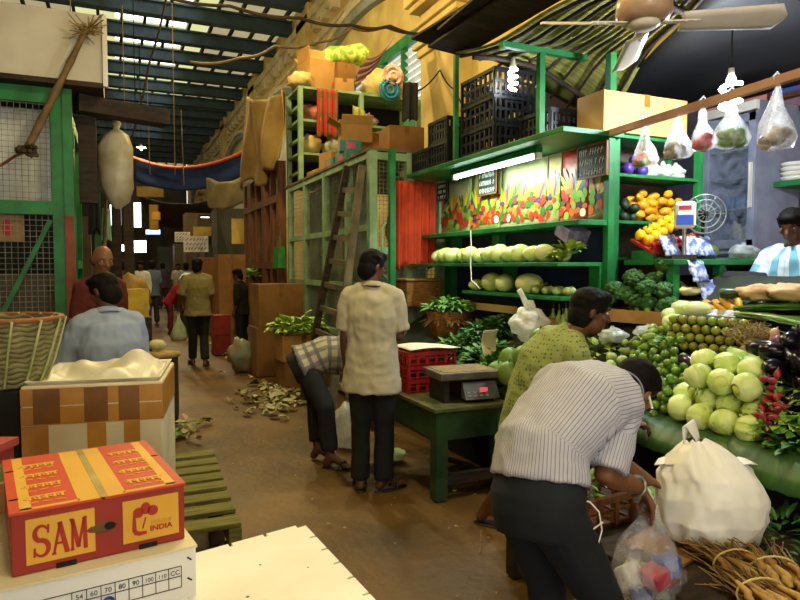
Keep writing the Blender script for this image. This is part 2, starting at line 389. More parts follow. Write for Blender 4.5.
        link('trousers', me, [trousers], root, V((0, 0, 0))); shift(me, base)
    me = remeshed(hair_geo(J, not bald), min(vox, .008), 1); wrinkle_mesh(me, .003, 45); link('hair', me, [hair], root, V((0, 0, 0))); shift(me, base)
    f, r, u = head_frame(J)
    if eyes:
        for s in (-1, 1):
            q = J['hd'] + f * .0745 * k + r * s * .031 * k + u * .008 * k
            mb = MB(); mb.ell(q, (.013 * k, .011 * k, .0065 * k), M((r, f, u)).transposed(), 12, 8); mb.ell(q + f * .0075 * k, (.006, .0045, .006), M((r, f, u)).transposed(), 10, 6, m=1)
            mb.build('eye', [mat('eye_white', 'e8e0d4'), mat('eye_dark', '140a06', rough=.3)], root)
            mb = MB(); mb.tube([q + u * .021 * k + r * t * .02 * k + f * (.012 - abs(t) * .004) * k for t in (-1, -.3, .4, 1)], .0045 * k, 6); mb.build('eyebrow', hair, root)
    if sandals:
        for s in 'LR':
            an = J['an' + s]; t = J['toe' + s].normalized(); sd = V((-t.y, t.x, 0)); z = an.z - .093 * k; c = V((an.x, an.y, z)) + t * .06
            mb = MB(); mb.loft([(c + V((0, 0, dz)), t, sd, .14 * k, .05 * k) for dz in (-.012, .002)], 18)
            q = V((an.x, an.y, an.z - .03)) + t * .1
            mb.tube([c + sd * .05 + t * .02, q + sd * .035 , q + t * .03, q - sd * .035, c - sd * .05 + t * .02], .008, 6)
            mb.build('sandal', sandals, root)
    return root
def shift(me, base):
    for v in me.vertices: v.co = v.co - base
def garment_axes(me, J):
    segs = []
    P = [J['pel'], J['wai'], J['che'], J['nck']]; ln = 0
    for i in range(3):
        ax = (P[i + 1] - P[i]).normalized(); b = ax.cross(J['rt']).normalized(); a = b.cross(ax)
        segs.append((P[i], P[i + 1], a, -b, ln, .12)); ln += (P[i + 1] - P[i]).length
    for s in 'LR':
        for p, q in (('sh', 'el'), ('el', 'wr')):
            ax = (J[q + s] - J[p + s]).normalized(); b = (J['rt'] - ax * J['rt'].dot(ax)) * (1 if s == 'R' else -1); b = b.normalized() if b.length > .2 else frame(ax)[0]; a = ax.cross(b); segs.append((J[p + s].lerp(J[q + s], .3 if p == 'sh' else 0), J[q + s], a, b, 0 if p == 'sh' else .28, .055))
    la, lo = [], []
    for v in me.vertices:
        best = None
        for i, (p, q, a, b, l0, rr) in enumerate(segs):
            ax = q - p; t = (v.co - p).dot(ax) / ax.length_squared
            if i >= 3 and t < .05: continue
            tc = max(-1 if i == 0 else 0, min(1, t)); c = p + ax * tc; d = (v.co - c).length - rr
            if best is None or d < best[0]: best = (d, v.co - c, a, b, l0 + tc * ax.length, i, rr)
        d, o, a, b, l, i, rr = best
        la.append(math.atan2(o.dot(a), o.dot(b)) * (.15 if i < 3 else rr * 1.2) + 3); lo.append(l + 5)
    for nm, dat in (('lat', la), ('lon', lo)):
        at = me.attributes.new(nm, 'FLOAT', 'POINT'); at.data.foreach_set('value', dat)
# ---------------------------------------------------------------- the hall
WX, RZ = 6.0, 10.0
m_floor = mat('mud_floor', '70501c', '412d0e', rough=.55, scale=1.6, bump=.35, bscale=14, spec=.35, lo=.3, hi=.7)
m_plaster = mat('yellow_plaster', 'cdb673', 'ab9154', rough=.9, scale=1.2, bump=.2, bscale=20)
m_cream = mat('cream_moulding', 'cdc3a4', 'a99b78', rough=.9, scale=2, bump=.15, bscale=20)
m_arch = mat('blue_grey_moulding', '8f9592', '6f746e', rough=.9, scale=2)
m_beam = mat('dark_blue_beam', '2a4450', '1d2f38', rough=.6, scale=3)
m_sheet = mat('pale_roof_sheet', 'a3a079', '7d7a5a', rough=.8, scale=.7)
m_purlin = mat('purlin_wood', '3a3328', '241f18', rough=.8)
m_green = mat('green_paint', '1f7a3a', '14582a', rough=.5, scale=4, bump=.08, bscale=30)
m_paleg = mat('pale_green_paint', '8fae84', '6d8a63', rough=.6, scale=4)
m_wood = mat('brown_wood', '7d4a20', '552f14', rough=.6, scale=3, stretch=(9, 9, 1), bump=.1)
m_darkwood = mat('dark_wood', '3a2a1c', '20160e', rough=.8, scale=4, stretch=(1, 6, 6), bump=.2)
m_greywood = mat('grey_wood', '75684f', '4f4533', rough=.85, scale=4, bump=.3)
m_card = mat('cardboard', 'b98a4c', 'a17439', rough=.85, scale=2.5, bump=.06)
m_card2 = mat('dark_cardboard', '8f6532', '744f25', rough=.85, scale=2.5, bump=.06)
m_tape = mat('packing_tape', '8a5a22', '6e4518', rough=.3, scale=5)
m_wire = mat('galvanised_wire', '8a8f88', '5e625c', rough=.5, metal=.3)
m_white = mat('white_paint', 'e6e2d6', 'd2ccbc', rough=.6, scale=2)
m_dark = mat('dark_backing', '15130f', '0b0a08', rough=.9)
mb = MB()
mb.grid(lambda u, v: V((-12 + 20 * u, -6 + 66 * v, .0 + .012 * NZ.noise(V((u * 30, v * 90, 0))) - .012)), 60, 200)
struct('floor', mb, m_floor)
# right wall with arches, pilasters and a louvred window
mb = MB(); mb.bb((WX + .02, -6, 0), (WX + .4, 60, RZ + .6)); struct('wall_right', mb, m_plaster)
mb = MB(); mb.bb((-12.3, -6, 0), (-12, 60, RZ + .6)); struct('wall_left', mb, m_cream)
mb = MB(); mb.bb((-12, -6.3, 2.6), (WX, -6, RZ + .6)); mb.bb((-12, -6.3, 0), (-5, -6, 2.6)); mb.bb((3, -6.3, 0), (WX, -6, 2.6)); struct('wall_front', mb, m_cream)
mb = MB(); mb.bb((-12, 60, 0), (WX, 60.3, RZ + .6)); struct('wall_back', mb, mat('far_wall', '4a4436', '2e2a22', scale=.6))
def arch(yc, hw, zs, rise, w, d, mb, m=0, n=24):
    for i in range(n):
        a0, a1 = pi * i / n, pi * (i + 1) / n
        P = []
        for x in (WX + .05, WX - d):
            for a in (a0, a1):
                for r in (0, w): P.append(V((x, yc - (hw + r) * cos(a), zs + (rise + r) * sin(a))))
        mb.add(P, [(0, 1, 3, 2), (4, 6, 7, 5), (0, 2, 6, 4), (1, 5, 7, 3), (0, 4, 5, 1), (2, 3, 7, 6)], m)
def pilaster(y, w, name):
    mb = MB(); mb.bb((WX - .3, y - w / 2, 0), (WX + .05, y + w / 2, 6.6))
    for dz, o, h in ((0, .06, .16), (.16, .13, .1), (.45, .05, .12), (.57, .12, .14), (.9, .18, .12), (1.02, .26, .2)):
        mb.bb((WX - .3 - o, y - w / 2 - o, 5.75 + dz), (WX + .04, y + w / 2 + o, 5.75 + dz + h))
    mb.bb((WX - .24, y - w / 2 + .1, 6.6), (WX + .05, y + w / 2 - .1, RZ))
    return struct(name, mb, m_plaster, bevel=.02)
for i, (y, w) in enumerate(((11.05, 1.5), (20.9, 1.6), (29.5, 1.6), (38, 1.6), (47, 1.6))): pilaster(y, w, 'trim_%d' % (i + 1))
mb = MB()
for yc in (16.0, 25.2, 33.8, 42.5, 51): arch(yc, 3.9, 6.5, 1.55, .35, .16, mb); arch(yc, 4.35, 6.5, 1.75, .16, .24, mb, 1)
struct('trim_7', mb, [m_arch, m_cream])
mb = MB()
for z, d, h in ((9.2, .14, .2), (9.4, .24, .25), (8.6, .08, .12)): mb.bb((WX - d, -6, z), (WX + .05, 60, z + h))
for i in range(60):
    mb.bb((WX - .2, 6 + i * .9, 8.95), (WX + .05, 6.35 + i * .9, 9.2))
struct('trim_8', mb, m_cream)
mb = MB()
for yc in (25.2, 33.8, 42.5):
    mb.bb((WX - .06, yc - 3.6, 3.4), (WX + .05, yc + 3.6, 6.5))
struct('trim_9', mb, mat('pale_arch_infill', 'c9c4b0', 'aaa48c', rough=.9, scale=1))
m_louv = mat('white_louvre', 'e8ebec', 'd2d8da', rough=.5)
wz0, wz1, wy0, wy1 = 4.6, 6.45, 11.95, 18.6
win = thing('window_1', None, None, (WX, 14, 4.6)); win['kind'] = 'structure'
mb = MB(); n = 6
for i in range(n + 1):
    y = wy0 + (wy1 - wy0) * i / n; mb.bb((WX - .14, y - .07, wz0), (WX, y + .07, wz1))
for z in (wz0, wz1): mb.bb((WX - .16, wy0 - .1, z - .12), (WX, wy1 + .1, z + .12))
mb.build('window_frame', m_green, win)
mb = MB()
for i in range(n):
    y0 = wy0 + (wy1 - wy0) * i / n + .09; y1 = wy0 + (wy1 - wy0) * (i + 1) / n - .09
    for k in range(11):
        z = wz0 + .2 + k * .155; mb.box((WX - .06, (y0 + y1) / 2, z), (.11, y1 - y0, .018), M.Rotation(rad(38), 3, 'Y'))
mb.build('louvre', m_louv, win)
mb = MB(); mb.bb((WX - .02, wy0, wz0), (WX - .005, wy1, wz1)); mb.build('glazing', mat('daylight_glow_pane', 'dfe8f2', 'cfdcec', emit=1.1), win)  # pane glows in place of daylight behind the louvres
# roof: sheets on cross beams, with open skylight strips
Y0, SP = 8.6, 2.42
mb, pl, tp = MB(), MB(), MB()
sky = {(3, 0), (4, 0), (5, 0), (6, 0), (7, 0), (2, 0)}
for i in range(-6, 21):
    ya, yb = Y0 + i * SP, Y0 + (i + 1) * SP
    if 2 <= i <= 14:
        for xa, xb in ((-12.2, -1.2), (3.4, WX + .3)): mb.grid(lambda u, v: V((xa + (xb - xa) * u, ya + (yb - ya) * v, RZ + .5)), 1, 1)
        [tp.grid(lambda u, v: V((a0 + (a1 - a0) * u, b0 + (b1 - b0) * v, RZ + .5)), 1, 1) for a0, a1, b0, b1 in ((-1.2, 3.4, ya, ya + SP * .62), (-1.2, .2, ya + SP * .62, yb), (2.6, 3.4, ya + SP * .62, yb))]
    else: mb.grid(lambda u, v: V((-12.2 + (WX + 12.5) * u, ya + (yb - ya) * v, RZ + .5)), 1, 1)
    for k in range(24):
        x = -11.8 + k * .76; pl.bb((x, ya, RZ + .36), (x + .1, yb, RZ + .5))
m_tl0 = bpy.data.materials.new('cream_roof_sheet'); m_tl0.use_nodes = True; nt = m_tl0.node_tree; nt.nodes.remove(nt.nodes['Principled BSDF'])
q1 = nt.nodes.new('ShaderNodeBsdfTranslucent'); q1.inputs[0].default_value = (.10, .088, .055, 1); q2 = nt.nodes.new('ShaderNodeBsdfDiffuse'); q2.inputs[0].default_value = (.45, .42, .28, 1)
q3 = nt.nodes.new('ShaderNodeAddShader'); nt.links.new(q1.outputs[0], q3.inputs[0]); nt.links.new(q2.outputs[0], q3.inputs[1]); nt.links.new(q3.outputs[0], nt.nodes['Material Output'].inputs[0])
struct('ceiling', mb, m_tl0)
m_tl = bpy.data.materials.new('translucent_roof_sheet'); m_tl.use_nodes = True; nt = m_tl.node_tree; nt.nodes.remove(nt.nodes['Principled BSDF'])
q1 = nt.nodes.new('ShaderNodeBsdfTranslucent'); q1.inputs[0].default_value = (.2, .205, .11, 1); nt.links.new(q1.outputs[0], nt.nodes['Material Output'].inputs[0])
struct('trim_11', tp, m_tl)
struct('trim_10', pl, m_purlin)
for i in range(-4, 20):
    y = Y0 + i * SP; mb = MB(); mb.bb((-12, y - .1, RZ - .1), (WX - .02, y + .1, RZ + .36)); mb.bb((-12, y - .2, RZ + .3), (WX - .02, y + .2, RZ + .36)); mb.bb((-12, y - .2, RZ - .12), (WX - .02, y + .2, RZ - .07))
    struct('trim_%d' % (20 + i), mb, m_beam)
# ---------------------------------------------------------------- light
w = bpy.data.worlds.new('world'); sc.world = w; w.use_nodes = True
w.node_tree.nodes['Background'].inputs[0].default_value = (1.0, .97, .88, 1); w.node_tree.nodes['Background'].inputs[1].default_value = 3.6
def lamp(name, kind, loc, power, col, size=.1, rot=None, **k):
    d = bpy.data.lights.new(name, kind); o = bpy.data.objects.new(name, d); COL.objects.link(o); o.location = loc; d.energy = power; d.color = col
    if kind == 'AREA':
        d.size = size
        if 'sy' in k: d.shape = 'RECTANGLE'; d.size_y = k['sy']
    else: d.shadow_soft_size = size
    if rot: o.rotation_euler = rot
    return o
WARM = (1, .80, .36)
m_bulb = mat_lamp('added_bulb_glow', 'ffd9a0', 6)
def added_bulb(p, power, label, col=WARM):  # added bulbs, shades and cords that carry the fill light
    p = V(p); t = thing('added_lamp', label, 'lamp', p)
    mb = MB(); mb.ell(p - V((0, 0, .02)), (.05, .05, .06), n=12, k=8); mb.build('bulb', m_bulb, t)
    mb = MB(); mb.lathe([(.03, .1), (.05, .08), (.2, .0), (.205, -.005), (.05, .072), (.03, .09)], p + V((0, 0, .02)), 20); mb.build('lamp_shade', mat('enamel_shade', 'd8d4c8'), t)
    mb = MB(); mb.cyl(p + V((0, 0, .1)), (p.x, p.y, RZ - .1), .012, n=6); mb.build('cord', m_dark, t)
    lamp('added_lamp_light', 'POINT', p - V((0, 0, .12)), power, col, .12)
added_bulb((1.2, 3.4, 4.6), 200, 'added warm bulb hanging over the near aisle, above the top of the picture')
added_bulb((1.3, .2, 3.1), 85, 'added pale bulb hanging over the front end of the vegetable stall', (1, .9, .68))
added_bulb((.1, .9, 3.6), 62, 'added warm bulb hanging over the white foam boxes in front')
added_bulb((1.2, 8.2, 5.6), 300, 'added warm bulb hanging over the aisle beside the caged store')
added_bulb((2.2, 12.8, 7.6), 650, 'added warm bulb hanging high in front of the yellow wall')
added_bulb((3.7, 8.4, 6.4), 260, 'added warm bulb hanging above the tall rack on the cage roof')
added_bulb((.6, 19, 5.6), 300, 'added warm bulb hanging over the far aisle')
added_bulb((1.0, 26, 6), 500, 'farthest added warm bulb hanging over the aisle')
# ---------------------------------------------------------------- caged store on the right of the aisle
def wire_mesh(mb, o, ux, uy, w, h, step, r=.0025):
    o, ux, uy = V(o), V(ux), V(uy)
    for i in range(1, int(w / step)): mb.bar(o + ux * i * step, o + ux * i * step + uy * h, r * 2)
    for i in range(1, int(h / step)): mb.bar(o + uy * i * step, o + uy * i * step + ux * w, r * 2)
CX, CY0, CY1, CZ = 2.56, 6.5, 10.0, 2.82
t = thing('caged_store', 'pale green wire mesh cage store behind the wooden ladder', 'cage', (CX, CY0, 0))
mb = MB(); ys = [CY0, 7.25, 8.15, 9.1, CY1]
for y in ys: mb.bb((CX - .04, y - .04, 0), (CX + .04, y + .04, CZ))
for z in (.08, .75, 1.35, 2.0, CZ - .04): mb.bb((CX - .035, CY0, z - .035), (CX + .035, CY1, z + .035))
mb.build('side_frame', m_paleg, t)
mb = MB()
for x in (CX, 3.0, 3.4): mb.bb((x - .045, CY0 - .05, 0), (x + .045, CY0 + .04, CZ))
for z in (.08, 1.75, CZ - .05): mb.bb((CX, CY0 - .04, z - .04), (3.4, CY0 + .04, z + .04))
mb.tube([(CX + .14, CY0 - .06, 1.45), (CX + .08, CY0 - .1, 1.5), (CX + .08, CY0 - .1, 2.0), (CX + .14, CY0 - .06, 2.05)], .014)
mb.build('front_frame', m_paleg, t)
mb = MB(); wire_mesh(mb, (CX, CY0, 0), (0, 1, 0), (0, 0, 1), CY1 - CY0, CZ, .06, .002); wire_mesh(mb, (CX, CY0, 0), (1, 0, 0), (0, 0, 1), .84, CZ, .045, .0025)
mb.build('wire_mesh', m_wire, t)
mb = MB(); mb.bb((CX - .05, CY0 - .05, CZ), (3.44, CY1 + .3, CZ + .03)); mb.bb((3.44, 8.4, CZ), (4.7, CY1 + .3, CZ + .03)); mb.build('roof_panel', m_greywood, t)
mb = MB(); mb.bb((CX + .25, 7.3, 0), (CX + .28, CY1, CZ - .1)); mb.build('back_sheet', mat('cage_inner_sheet', '8b9179', '646a55', scale=2), t)
t = thing('green_post', 'slim dark green post standing before the red cloth', 'post', at_x(393, 300, 2.5))
p = at_x(392, 300, 2.62); p.z = 0; t.location = p
mb = MB(); mb.bb((p.x - .03, p.y - .03, 0), (p.x + .03, p.y + .03, 2.78)); mb.build('shaft', m_green, t)
mb = MB(); mb.bb((p.x - .06, p.y - .06, 0), (p.x + .06, p.y + .06, .02)); mb.build('foot_plate', m_green, t)
# things seen inside the cage
def sack(name, label, c, r, m, grp=None, nz=.25, seed=1, cat='sack'):
    mb = MB(); mb.ell((c[0], c[1], c[2] + r[2]), r, None, 18, 12, nz=nz, ns=2.2, seed=seed)
    for i, p in enumerate(mb.v): mb.v[i].z = max(p.z, c[2] + .005)
    mb.lathe([(.05, -.03), (.03, .03), (.07, .09), (.075, .1)], (c[0], c[1], c[2] + 2 * r[2] * .97), 10, wob=.2)
    return tag(mb.build(name, m), label, cat, grp)
m_sackw = mat('woven_white_sack', 'd8d3bd', 'b3ab8c', rough=.8, scale=5, bump=.3, bscale=18)
m_sackb = mat('brown_sack', '8a6a3a', '64491f', rough=.9, scale=4, bump=.3)
mb = MB(); mb.bb((2.9, 6.75, .02), (3.35, 7.15, 1.78)); tag(mb.build('inner_cabinet', mat('teal_cabinet', '8ea79a', '71897c')), 'tall pale cabinet inside the wire cage behind the ladder', 'cabinet')
sack('brown_sack', 'brown sack on the tall cabinet inside the wire cage', (3.12, 6.95, 1.785), (.2, .18, .26), m_sackb, seed=4)
# wooden ladder
t = thing('wooden_ladder', 'old wooden ladder leaning on the green wire cage', 'ladder', (2.05, 7.0, 0))
L0, L1 = at_x(308, 372, 2.06), at_x(336, 372, 2.06); T0, T1 = at_x(347, 166, 2.48), at_x(362, 166, 2.48)
def rail(a, b): d = (a - b); return b + d * (a.z - .01) / -d.z * -1 if False else a + (a - b) * (a.z / (b.z - a.z))
B0, B1 = rail(L0, T0), rail(L1, T1)
t.location = ((B0.x + B1.x) / 2, (B0.y + B1.y) / 2, 0)
for a, b in ((B0, T0), (B1, T1)):
    mb = MB(); mb.bar(a, b, .075, .045); mb.build('rail', m_darkwood if a is B0 else m_greywood, t)
for i in range(9):
    k = .1 + i * .1; mb = MB(); mb.bar(B0.lerp(T0, k), B1.lerp(T1, k), .03, .06); mb.build('rung', m_greywood, t)
# red curtain
def hung(name, label, p, q, drop, m, amp=.03, folds=7, cat='cloth', group=None, solid=.006, sag=0):
    """cloth hanging from the line p-q"""
    p, q = V(p), V(q); d = (q - p); nr = V((-d.y, d.x, 0)).normalized()
    mb = MB(); mb.grid(lambda u, v: p + d * u + V((0, 0, -drop * v * (1 + .03 * sin(u * 17)) - sag * 4 * u * (1 - u))) + nr * amp * (.5 + .5 * v) * (sin(u * folds * 2 * pi + v) + .5 * sin(u * folds * 4.7 + 2 * v)), 60, 14)
    return tag(mb.build(name, m, solid=solid), label, cat, group)
a, b = at_x(397, 182, 2.66), at_y(431, 184, 6.38)
m_redc = mat('orange_red_cloth', 'c2401c', '9c2d12', rough=.85, scale=3)
hung('red_curtain', 'plain orange red cloth hanging beside the green post and the stall', (2.76, 6.36, 2.5), (3.27, 6.36, 2.5), .93, m_redc, .025, 6, 'curtain')
# rack on the cage top
XL, XR, YF, YB = 2.62, 4.6, 9.6, 10.3
t = thing('storage_rack', 'pale green storage rack standing on the cage roof', 'rack', (XL, YF, CZ + .03)); z0 = CZ + .03
for x, y in ((XL, YF), (XR, YF), (XL, YB), (XR, YB), (3.6, YF)):
    mb = MB(); mb.bb((x - .035, y - .035, z0), (x + .035, y + .035, 4.3)); mb.build('post', m_paleg, t)
for z in (3.28, 3.78, 4.27):
    mb = MB(); mb.bb((XL - .03, YF - .03, z), (XR + .03, YB + .03, z + .035)); mb.build('shelf_board', m_paleg, t)
mb = MB()
for z in (3.0, 3.5, 4.0): mb = MB(); mb.bb((XL - .02, YF, z), (XL + .02, YB, z + .04)); mb.build('side_rail', m_paleg, t)
mb = MB(); mb.bb((XL, YB - .01, z0), (XR, YB + .02, 4.3)); mb.build('back_panel', m_dark, t)
m_yb = mat('yellowed_plastic_sack', 'd6bd7c', 'b39450', rough=.6, scale=4, bump=.3, bscale=15)
m_pink = mat('pink_sack', 'b9705a', '8d4c3c', rough=.8, scale=8, bump=.3)
def bundle(name, label, c, r, m, seed, grp=None, cat='bag', nz=.35):
    mb = MB(); mb.ell((c[0], c[1], c[2] + r[2] * .92), r, None, 20, 12, nz=nz, ns=2.6, seed=seed)
    for i, p in enumerate(mb.v): mb.v[i].z = max(p.z, c[2] + .004)
    return tag(mb.build(name, m), label, cat, grp)
for i, (x, r, m, lb) in enumerate(((2.92, (.26, .24, .16), m_pink, 'pinkish net bag on the middle board of the tall rack'), (3.75, (.22, .2, .12), m_sackw, 'pale sack on the middle board of the tall rack'))):
    bundle('net_bag', lb, (x, 9.9, 3.816), r, m, i + 2)
for i, x in enumerate((2.85, 3.22, 3.86, 4.24)):
    bundle('produce_bag', ('%s pale lumpy bag from the left on the lowest rack board' % ORD[i]), (x, 9.86, 3.316), (.165, .22, .17), [m_yb, m_sackw, m_sackb, m_yb][i], i + 7)
def carton(name, label, c, z, rz=0, m=None, flaps=0, grp=None, tape=True, cat='carton', open_=False):
    """closed carton with a lid seam, tape and optional open flaps; c = centre of its base"""
    m = m or m_card; t = thing(name, label, cat, c, rz, grp); x, y, h = z
    mb = MB()
    if open_ or flaps:
        th = .008
        mb.bb((-x / 2, -y / 2, 0), (x / 2, y / 2, .01))
        for s in (-1, 1): mb.box((s * (x / 2 - th / 2), 0, h / 2), (th, y, h)); mb.box((0, s * (y / 2 - th / 2), h / 2), (x - 2 * th, th, h))
    else: mb.bb((-x / 2, -y / 2, 0), (x / 2, y / 2, h))
    mb.build('box_body', m, t, world=False, bevel=.004)
    if flaps:
        for k, (dx, dy) in enumerate(((1, 0), (-1, 0), (0, 1), (0, -1))):
            w, l = (y, x * .42) if dx else (x, y * .42); ang = rad((-1) ** k * 8 + [35, 120, 60, 95][(k + flaps) % 4])
            o = V((dx * x / 2, dy * y / 2, h)); out = V((dx, dy, 0)); d = out * cos(ang) * -1 * -1 + V((0, 0, sin(ang))); sd = V((-dy, dx, 0))
            mb = MB(); mb.grid(lambda u, v: o + sd * (u - .5) * w + d * l * v, 1, 3, sm=False); mb.build('flap', m, t, world=False, solid=.006)
    elif tape:
        mb = MB(); mb.bb((-.03, -y / 2 - .002, h * .7), (.03, y / 2 + .002, h + .002)); mb.build('tape_strip', m_tape, t, world=False)
        mb = MB(); mb.bb((-x / 2 + .01, -.003, h - .001), (x / 2 - .01, .003, h + .0015)); mb.build('lid_seam', m_card2, t, world=False)
    return t
p = at_y(313, 88, 9.85)
carton('top_carton', 'open brown carton with drooping flaps on the tall rack', (p.x + .08, 9.9, 4.306), (.46, .4, .46), rad(12), m_card, flaps=2)
bundle('white_bag', 'white plastic bag hanging over the left end of the rack top', (2.68, 9.8, 4.306), (.2, .25, .13), m_yb, 21)
carton('small_carton', 'small carton beside the open carton on the rack top', (3.36, 9.75, 4.306), (.3, .3, .2), rad(-10), m_card)
carton('upright_carton', 'narrow carton stacked above the small carton on the rack top', (3.38, 9.8, 4.51), (.32, .24, .26), rad(8), m_card2)
mb = MB(); p = V((3.5, 9.85, 4.92)); mb.tube([p + V((-.5, 0, -.12)), p + V((-.3, 0, -.03)), p + V((-.05, 0, .03)), p + V((.18, 0, .07)), p + V((.28, 0, .06))], [.1, .15, .14, .17, .14], 14); mb.wrinkle(.03, 7)
mb.build('green_roll', [mat('green_yellow_wrap', 'c3cc62', '7c9a2c', scale=9, lo=.45, hi=.55)]) ; tag(bpy.data.objects['green_roll'], 'yellow and green wrapped roll on top of the rack cartons', 'roll')
bundle('cream_bundle', 'cream cloth bundle on the right half of the rack top', (4.1, 9.9, 4.306), (.36, .25, .24), m_yb, 33)
for i, (px, py, c1, c2, lb) in enumerate(((393, 76, 'c8543c', 'e8d5c8', 'red and white coil of hose hanging at the rack top'), (390, 90, '1f8a9a', '2b5a86', 'blue green coil of hose hanging at the rack top'))):
    p = at_y(px, py, 9.5); mb = MB()
    for k in range(4):
        q = [p + V(((.06 + .035 * k) * cos(a * pi / 10), -.02 + .02 * (k % 2), (.06 + .035 * k) * sin(a * pi / 10))) for a in range(21)]; mb.tube(q, .024, 6)
    tag(mb.build('hose_coil', mat('hose' + str(i), c1, c2, scale=9)), lb, 'coil')
m_plaid = None
# cloths on the rack
m_red_plaid = mat_cloth('red_plaid', 'b3372a', [('lat', .12, .3, '5f6a38'), ('lon', .3, .3, '7a4a2a')])
def plaid(o):
    me = o.data
    for nm, ax in (('lat', 0), ('lon', 2)):
        at = me.attributes.new(nm, 'FLOAT', 'POINT'); at.data.foreach_set('value', [v.co[ax] + 3 for v in me.vertices])
    return o
a, b = at_y(317, 90, 9.5), at_y(338, 90, 9.5)
plaid(hung('plaid_cloth', 'red plaid cloth hanging down the front of the tall rack', (a.x, 9.5, 4.28), (b.x, 9.5, 4.28), .72, m_red_plaid, .02, 4))
a, b = at_y(353, 106, 9.5), at_y(365, 106, 9.5)
hung('olive_cloth', 'small yellowish cloth hanging from the rack beside the coils', (a.x, 9.5, 4.08), (b.x, 9.5, 4.0), .42, mat('olive_cloth', 'b9b257', '8f8a3c'), .03, 2)
a, b = at_y(403, 80, 9.4), at_y(418, 76, 9.4)
hung('black_jacket', 'dark cloth hanging at the right end of the rack', (a.x, 9.4, 4.5), (b.x, 9.4, 4.52), .6, mat('black_cloth', '1b1813', '0e0c0a', rough=.9), .03, 2)
# cartons heaped on the cage roof
zc = CZ + .03
def on(u, v, z): return at_z(u, v, z)
p = V((2.83, 6.85, zc)); carton('big_carton', 'largest brown carton at the front corner of the cage roof', (3.2, 7.15, zc), (.44, .4, .38), rad(-4), m_card2)
carton('open_carton', 'open carton with raised flaps behind the largest carton on the cage roof', (3.28, 8.5, zc), (.5, .42, .45), rad(14), m_card, flaps=1)
carton('cracked_carton', 'crushed brown carton resting on stacked soap boxes on the cage roof', (2.86, 7.85, zc + .3), (.4, .3, .22), rad(-10), m_card, flaps=3)
m_soap = mat('teal_soap_box', '4d9a86', '2f7468', scale=3); m_pinkp = mat('pink_print', 'd2627e', 'b8405c')
k = 0
for (x, y, z, rz, lb) in ((2.72, 7.65, zc, .1, 'left teal soap carton of the lowest row on the cage roof'), (3.0, 7.5, zc, -.08, 'middle teal soap carton of the lowest row on the cage roof'), (2.72, 8.12, zc, .02, 'teal soap carton at the back left of the cage roof heap'), (2.72, 7.68, zc + .145, -.2, 'teal soap carton tilted on top of the left one')):
    t = thing('soap_carton', lb, 'carton', (x, y, z), rz, 'soap cartons on the cage roof')
    mb = MB(); mb.bb((-.13, -.16, 0), (.13, .16, .14)); mb.build('box_body', m_soap, t, world=False, bevel=.004)
    mb = MB(); mb.box((0, -.162, .07), (.12, .004, .08)); mb.box((-.132, 0, .07), (.004, .14, .08)); mb.build('printed_panel', m_pinkp, t, world=False)
carton('flat_carton', 'long flat carton lying under the rack on the cage roof', (2.95, 9.1, zc), (.6, .5, .12), .05, m_card)
carton('tall_carton', 'small plain carton leaning behind the soap boxes', (2.8, 8.6, zc), (.25, .3, .3), .3, m_card)
# wooden shop front beyond the cage
t = thing('wooden_shopfront', 'brown panelled wooden shopfront beyond the green cage', 'shopfront', (2.5, 10.6, 0))
mb = MB()
for y, w in ((10.5, .12), (11.0, .09), (11.6, .28), (12.3, .09), (12.9, .35), (13.4, .12)): mb.bb((2.46, y - w / 2, 0), (2.6, y + w / 2, 3.3))
for z in (.1, 1.6, 2.7, 3.25): mb.bb((2.45, 10.45, z - .06), (2.6, 13.45, z + .06))
mb.build('door_frame', m_wood, t)
mb = MB(); mb.bb((2.58, 10.45, 0), (2.6, 13.4, 3.3)); mb.build('door_panel', mat('dark_red_wood', '4b2a17', '2f190d', scale=3, stretch=(8, 8, 1)), t)
mb = MB(); mb.bb((2.54, 11.75, 1.7), (2.57, 12.25, 2.6)); mb.build('glazed_panel', mat('dusty_glass', '7a7a72', '55554f', rough=.2), t)
m_tarp = mat('tan_tarpaulin', 'a5864a', '7a5f2e', rough=.85, scale=1.5, bump=.3, bscale=9)
mb = MB(); mb.grid(lambda u, v: V((2.36 + .07 * sin(u * 9 + v * 3) + .05 * sin(u * 21 - 2 * v), 9.72 + 3.1 * u, (4.25 + .65 * u) - (1.02 + .7 * u) * v * (1 + .06 * sin(u * 14))  - .12 * sin(pi * u))), 50, 24)
tag(mb.build('tan_tarpaulin', m_tarp, solid=.012), 'large tan tarpaulin draped over the top of the wooden shopfront', 'tarpaulin')
mb = MB(); p = at_x(279, 268, 2.4); mb.box((p.x, p.y, p.z + .17), (.12, .4, .34), None, 0, .85); mb.wrinkle(.012, 9); mb.tube([p + V((0, -.1, .33)), p + V((0, -.07, .5)), p + V((0, .07, .5)), p + V((0, .1, .33))], .008)
tag(mb.build('green_bag', mat('green_cloth_bag', '2f8a35', '1f6426'), bevel=.02), 'green bag hanging on the wooden shopfront', 'bag')
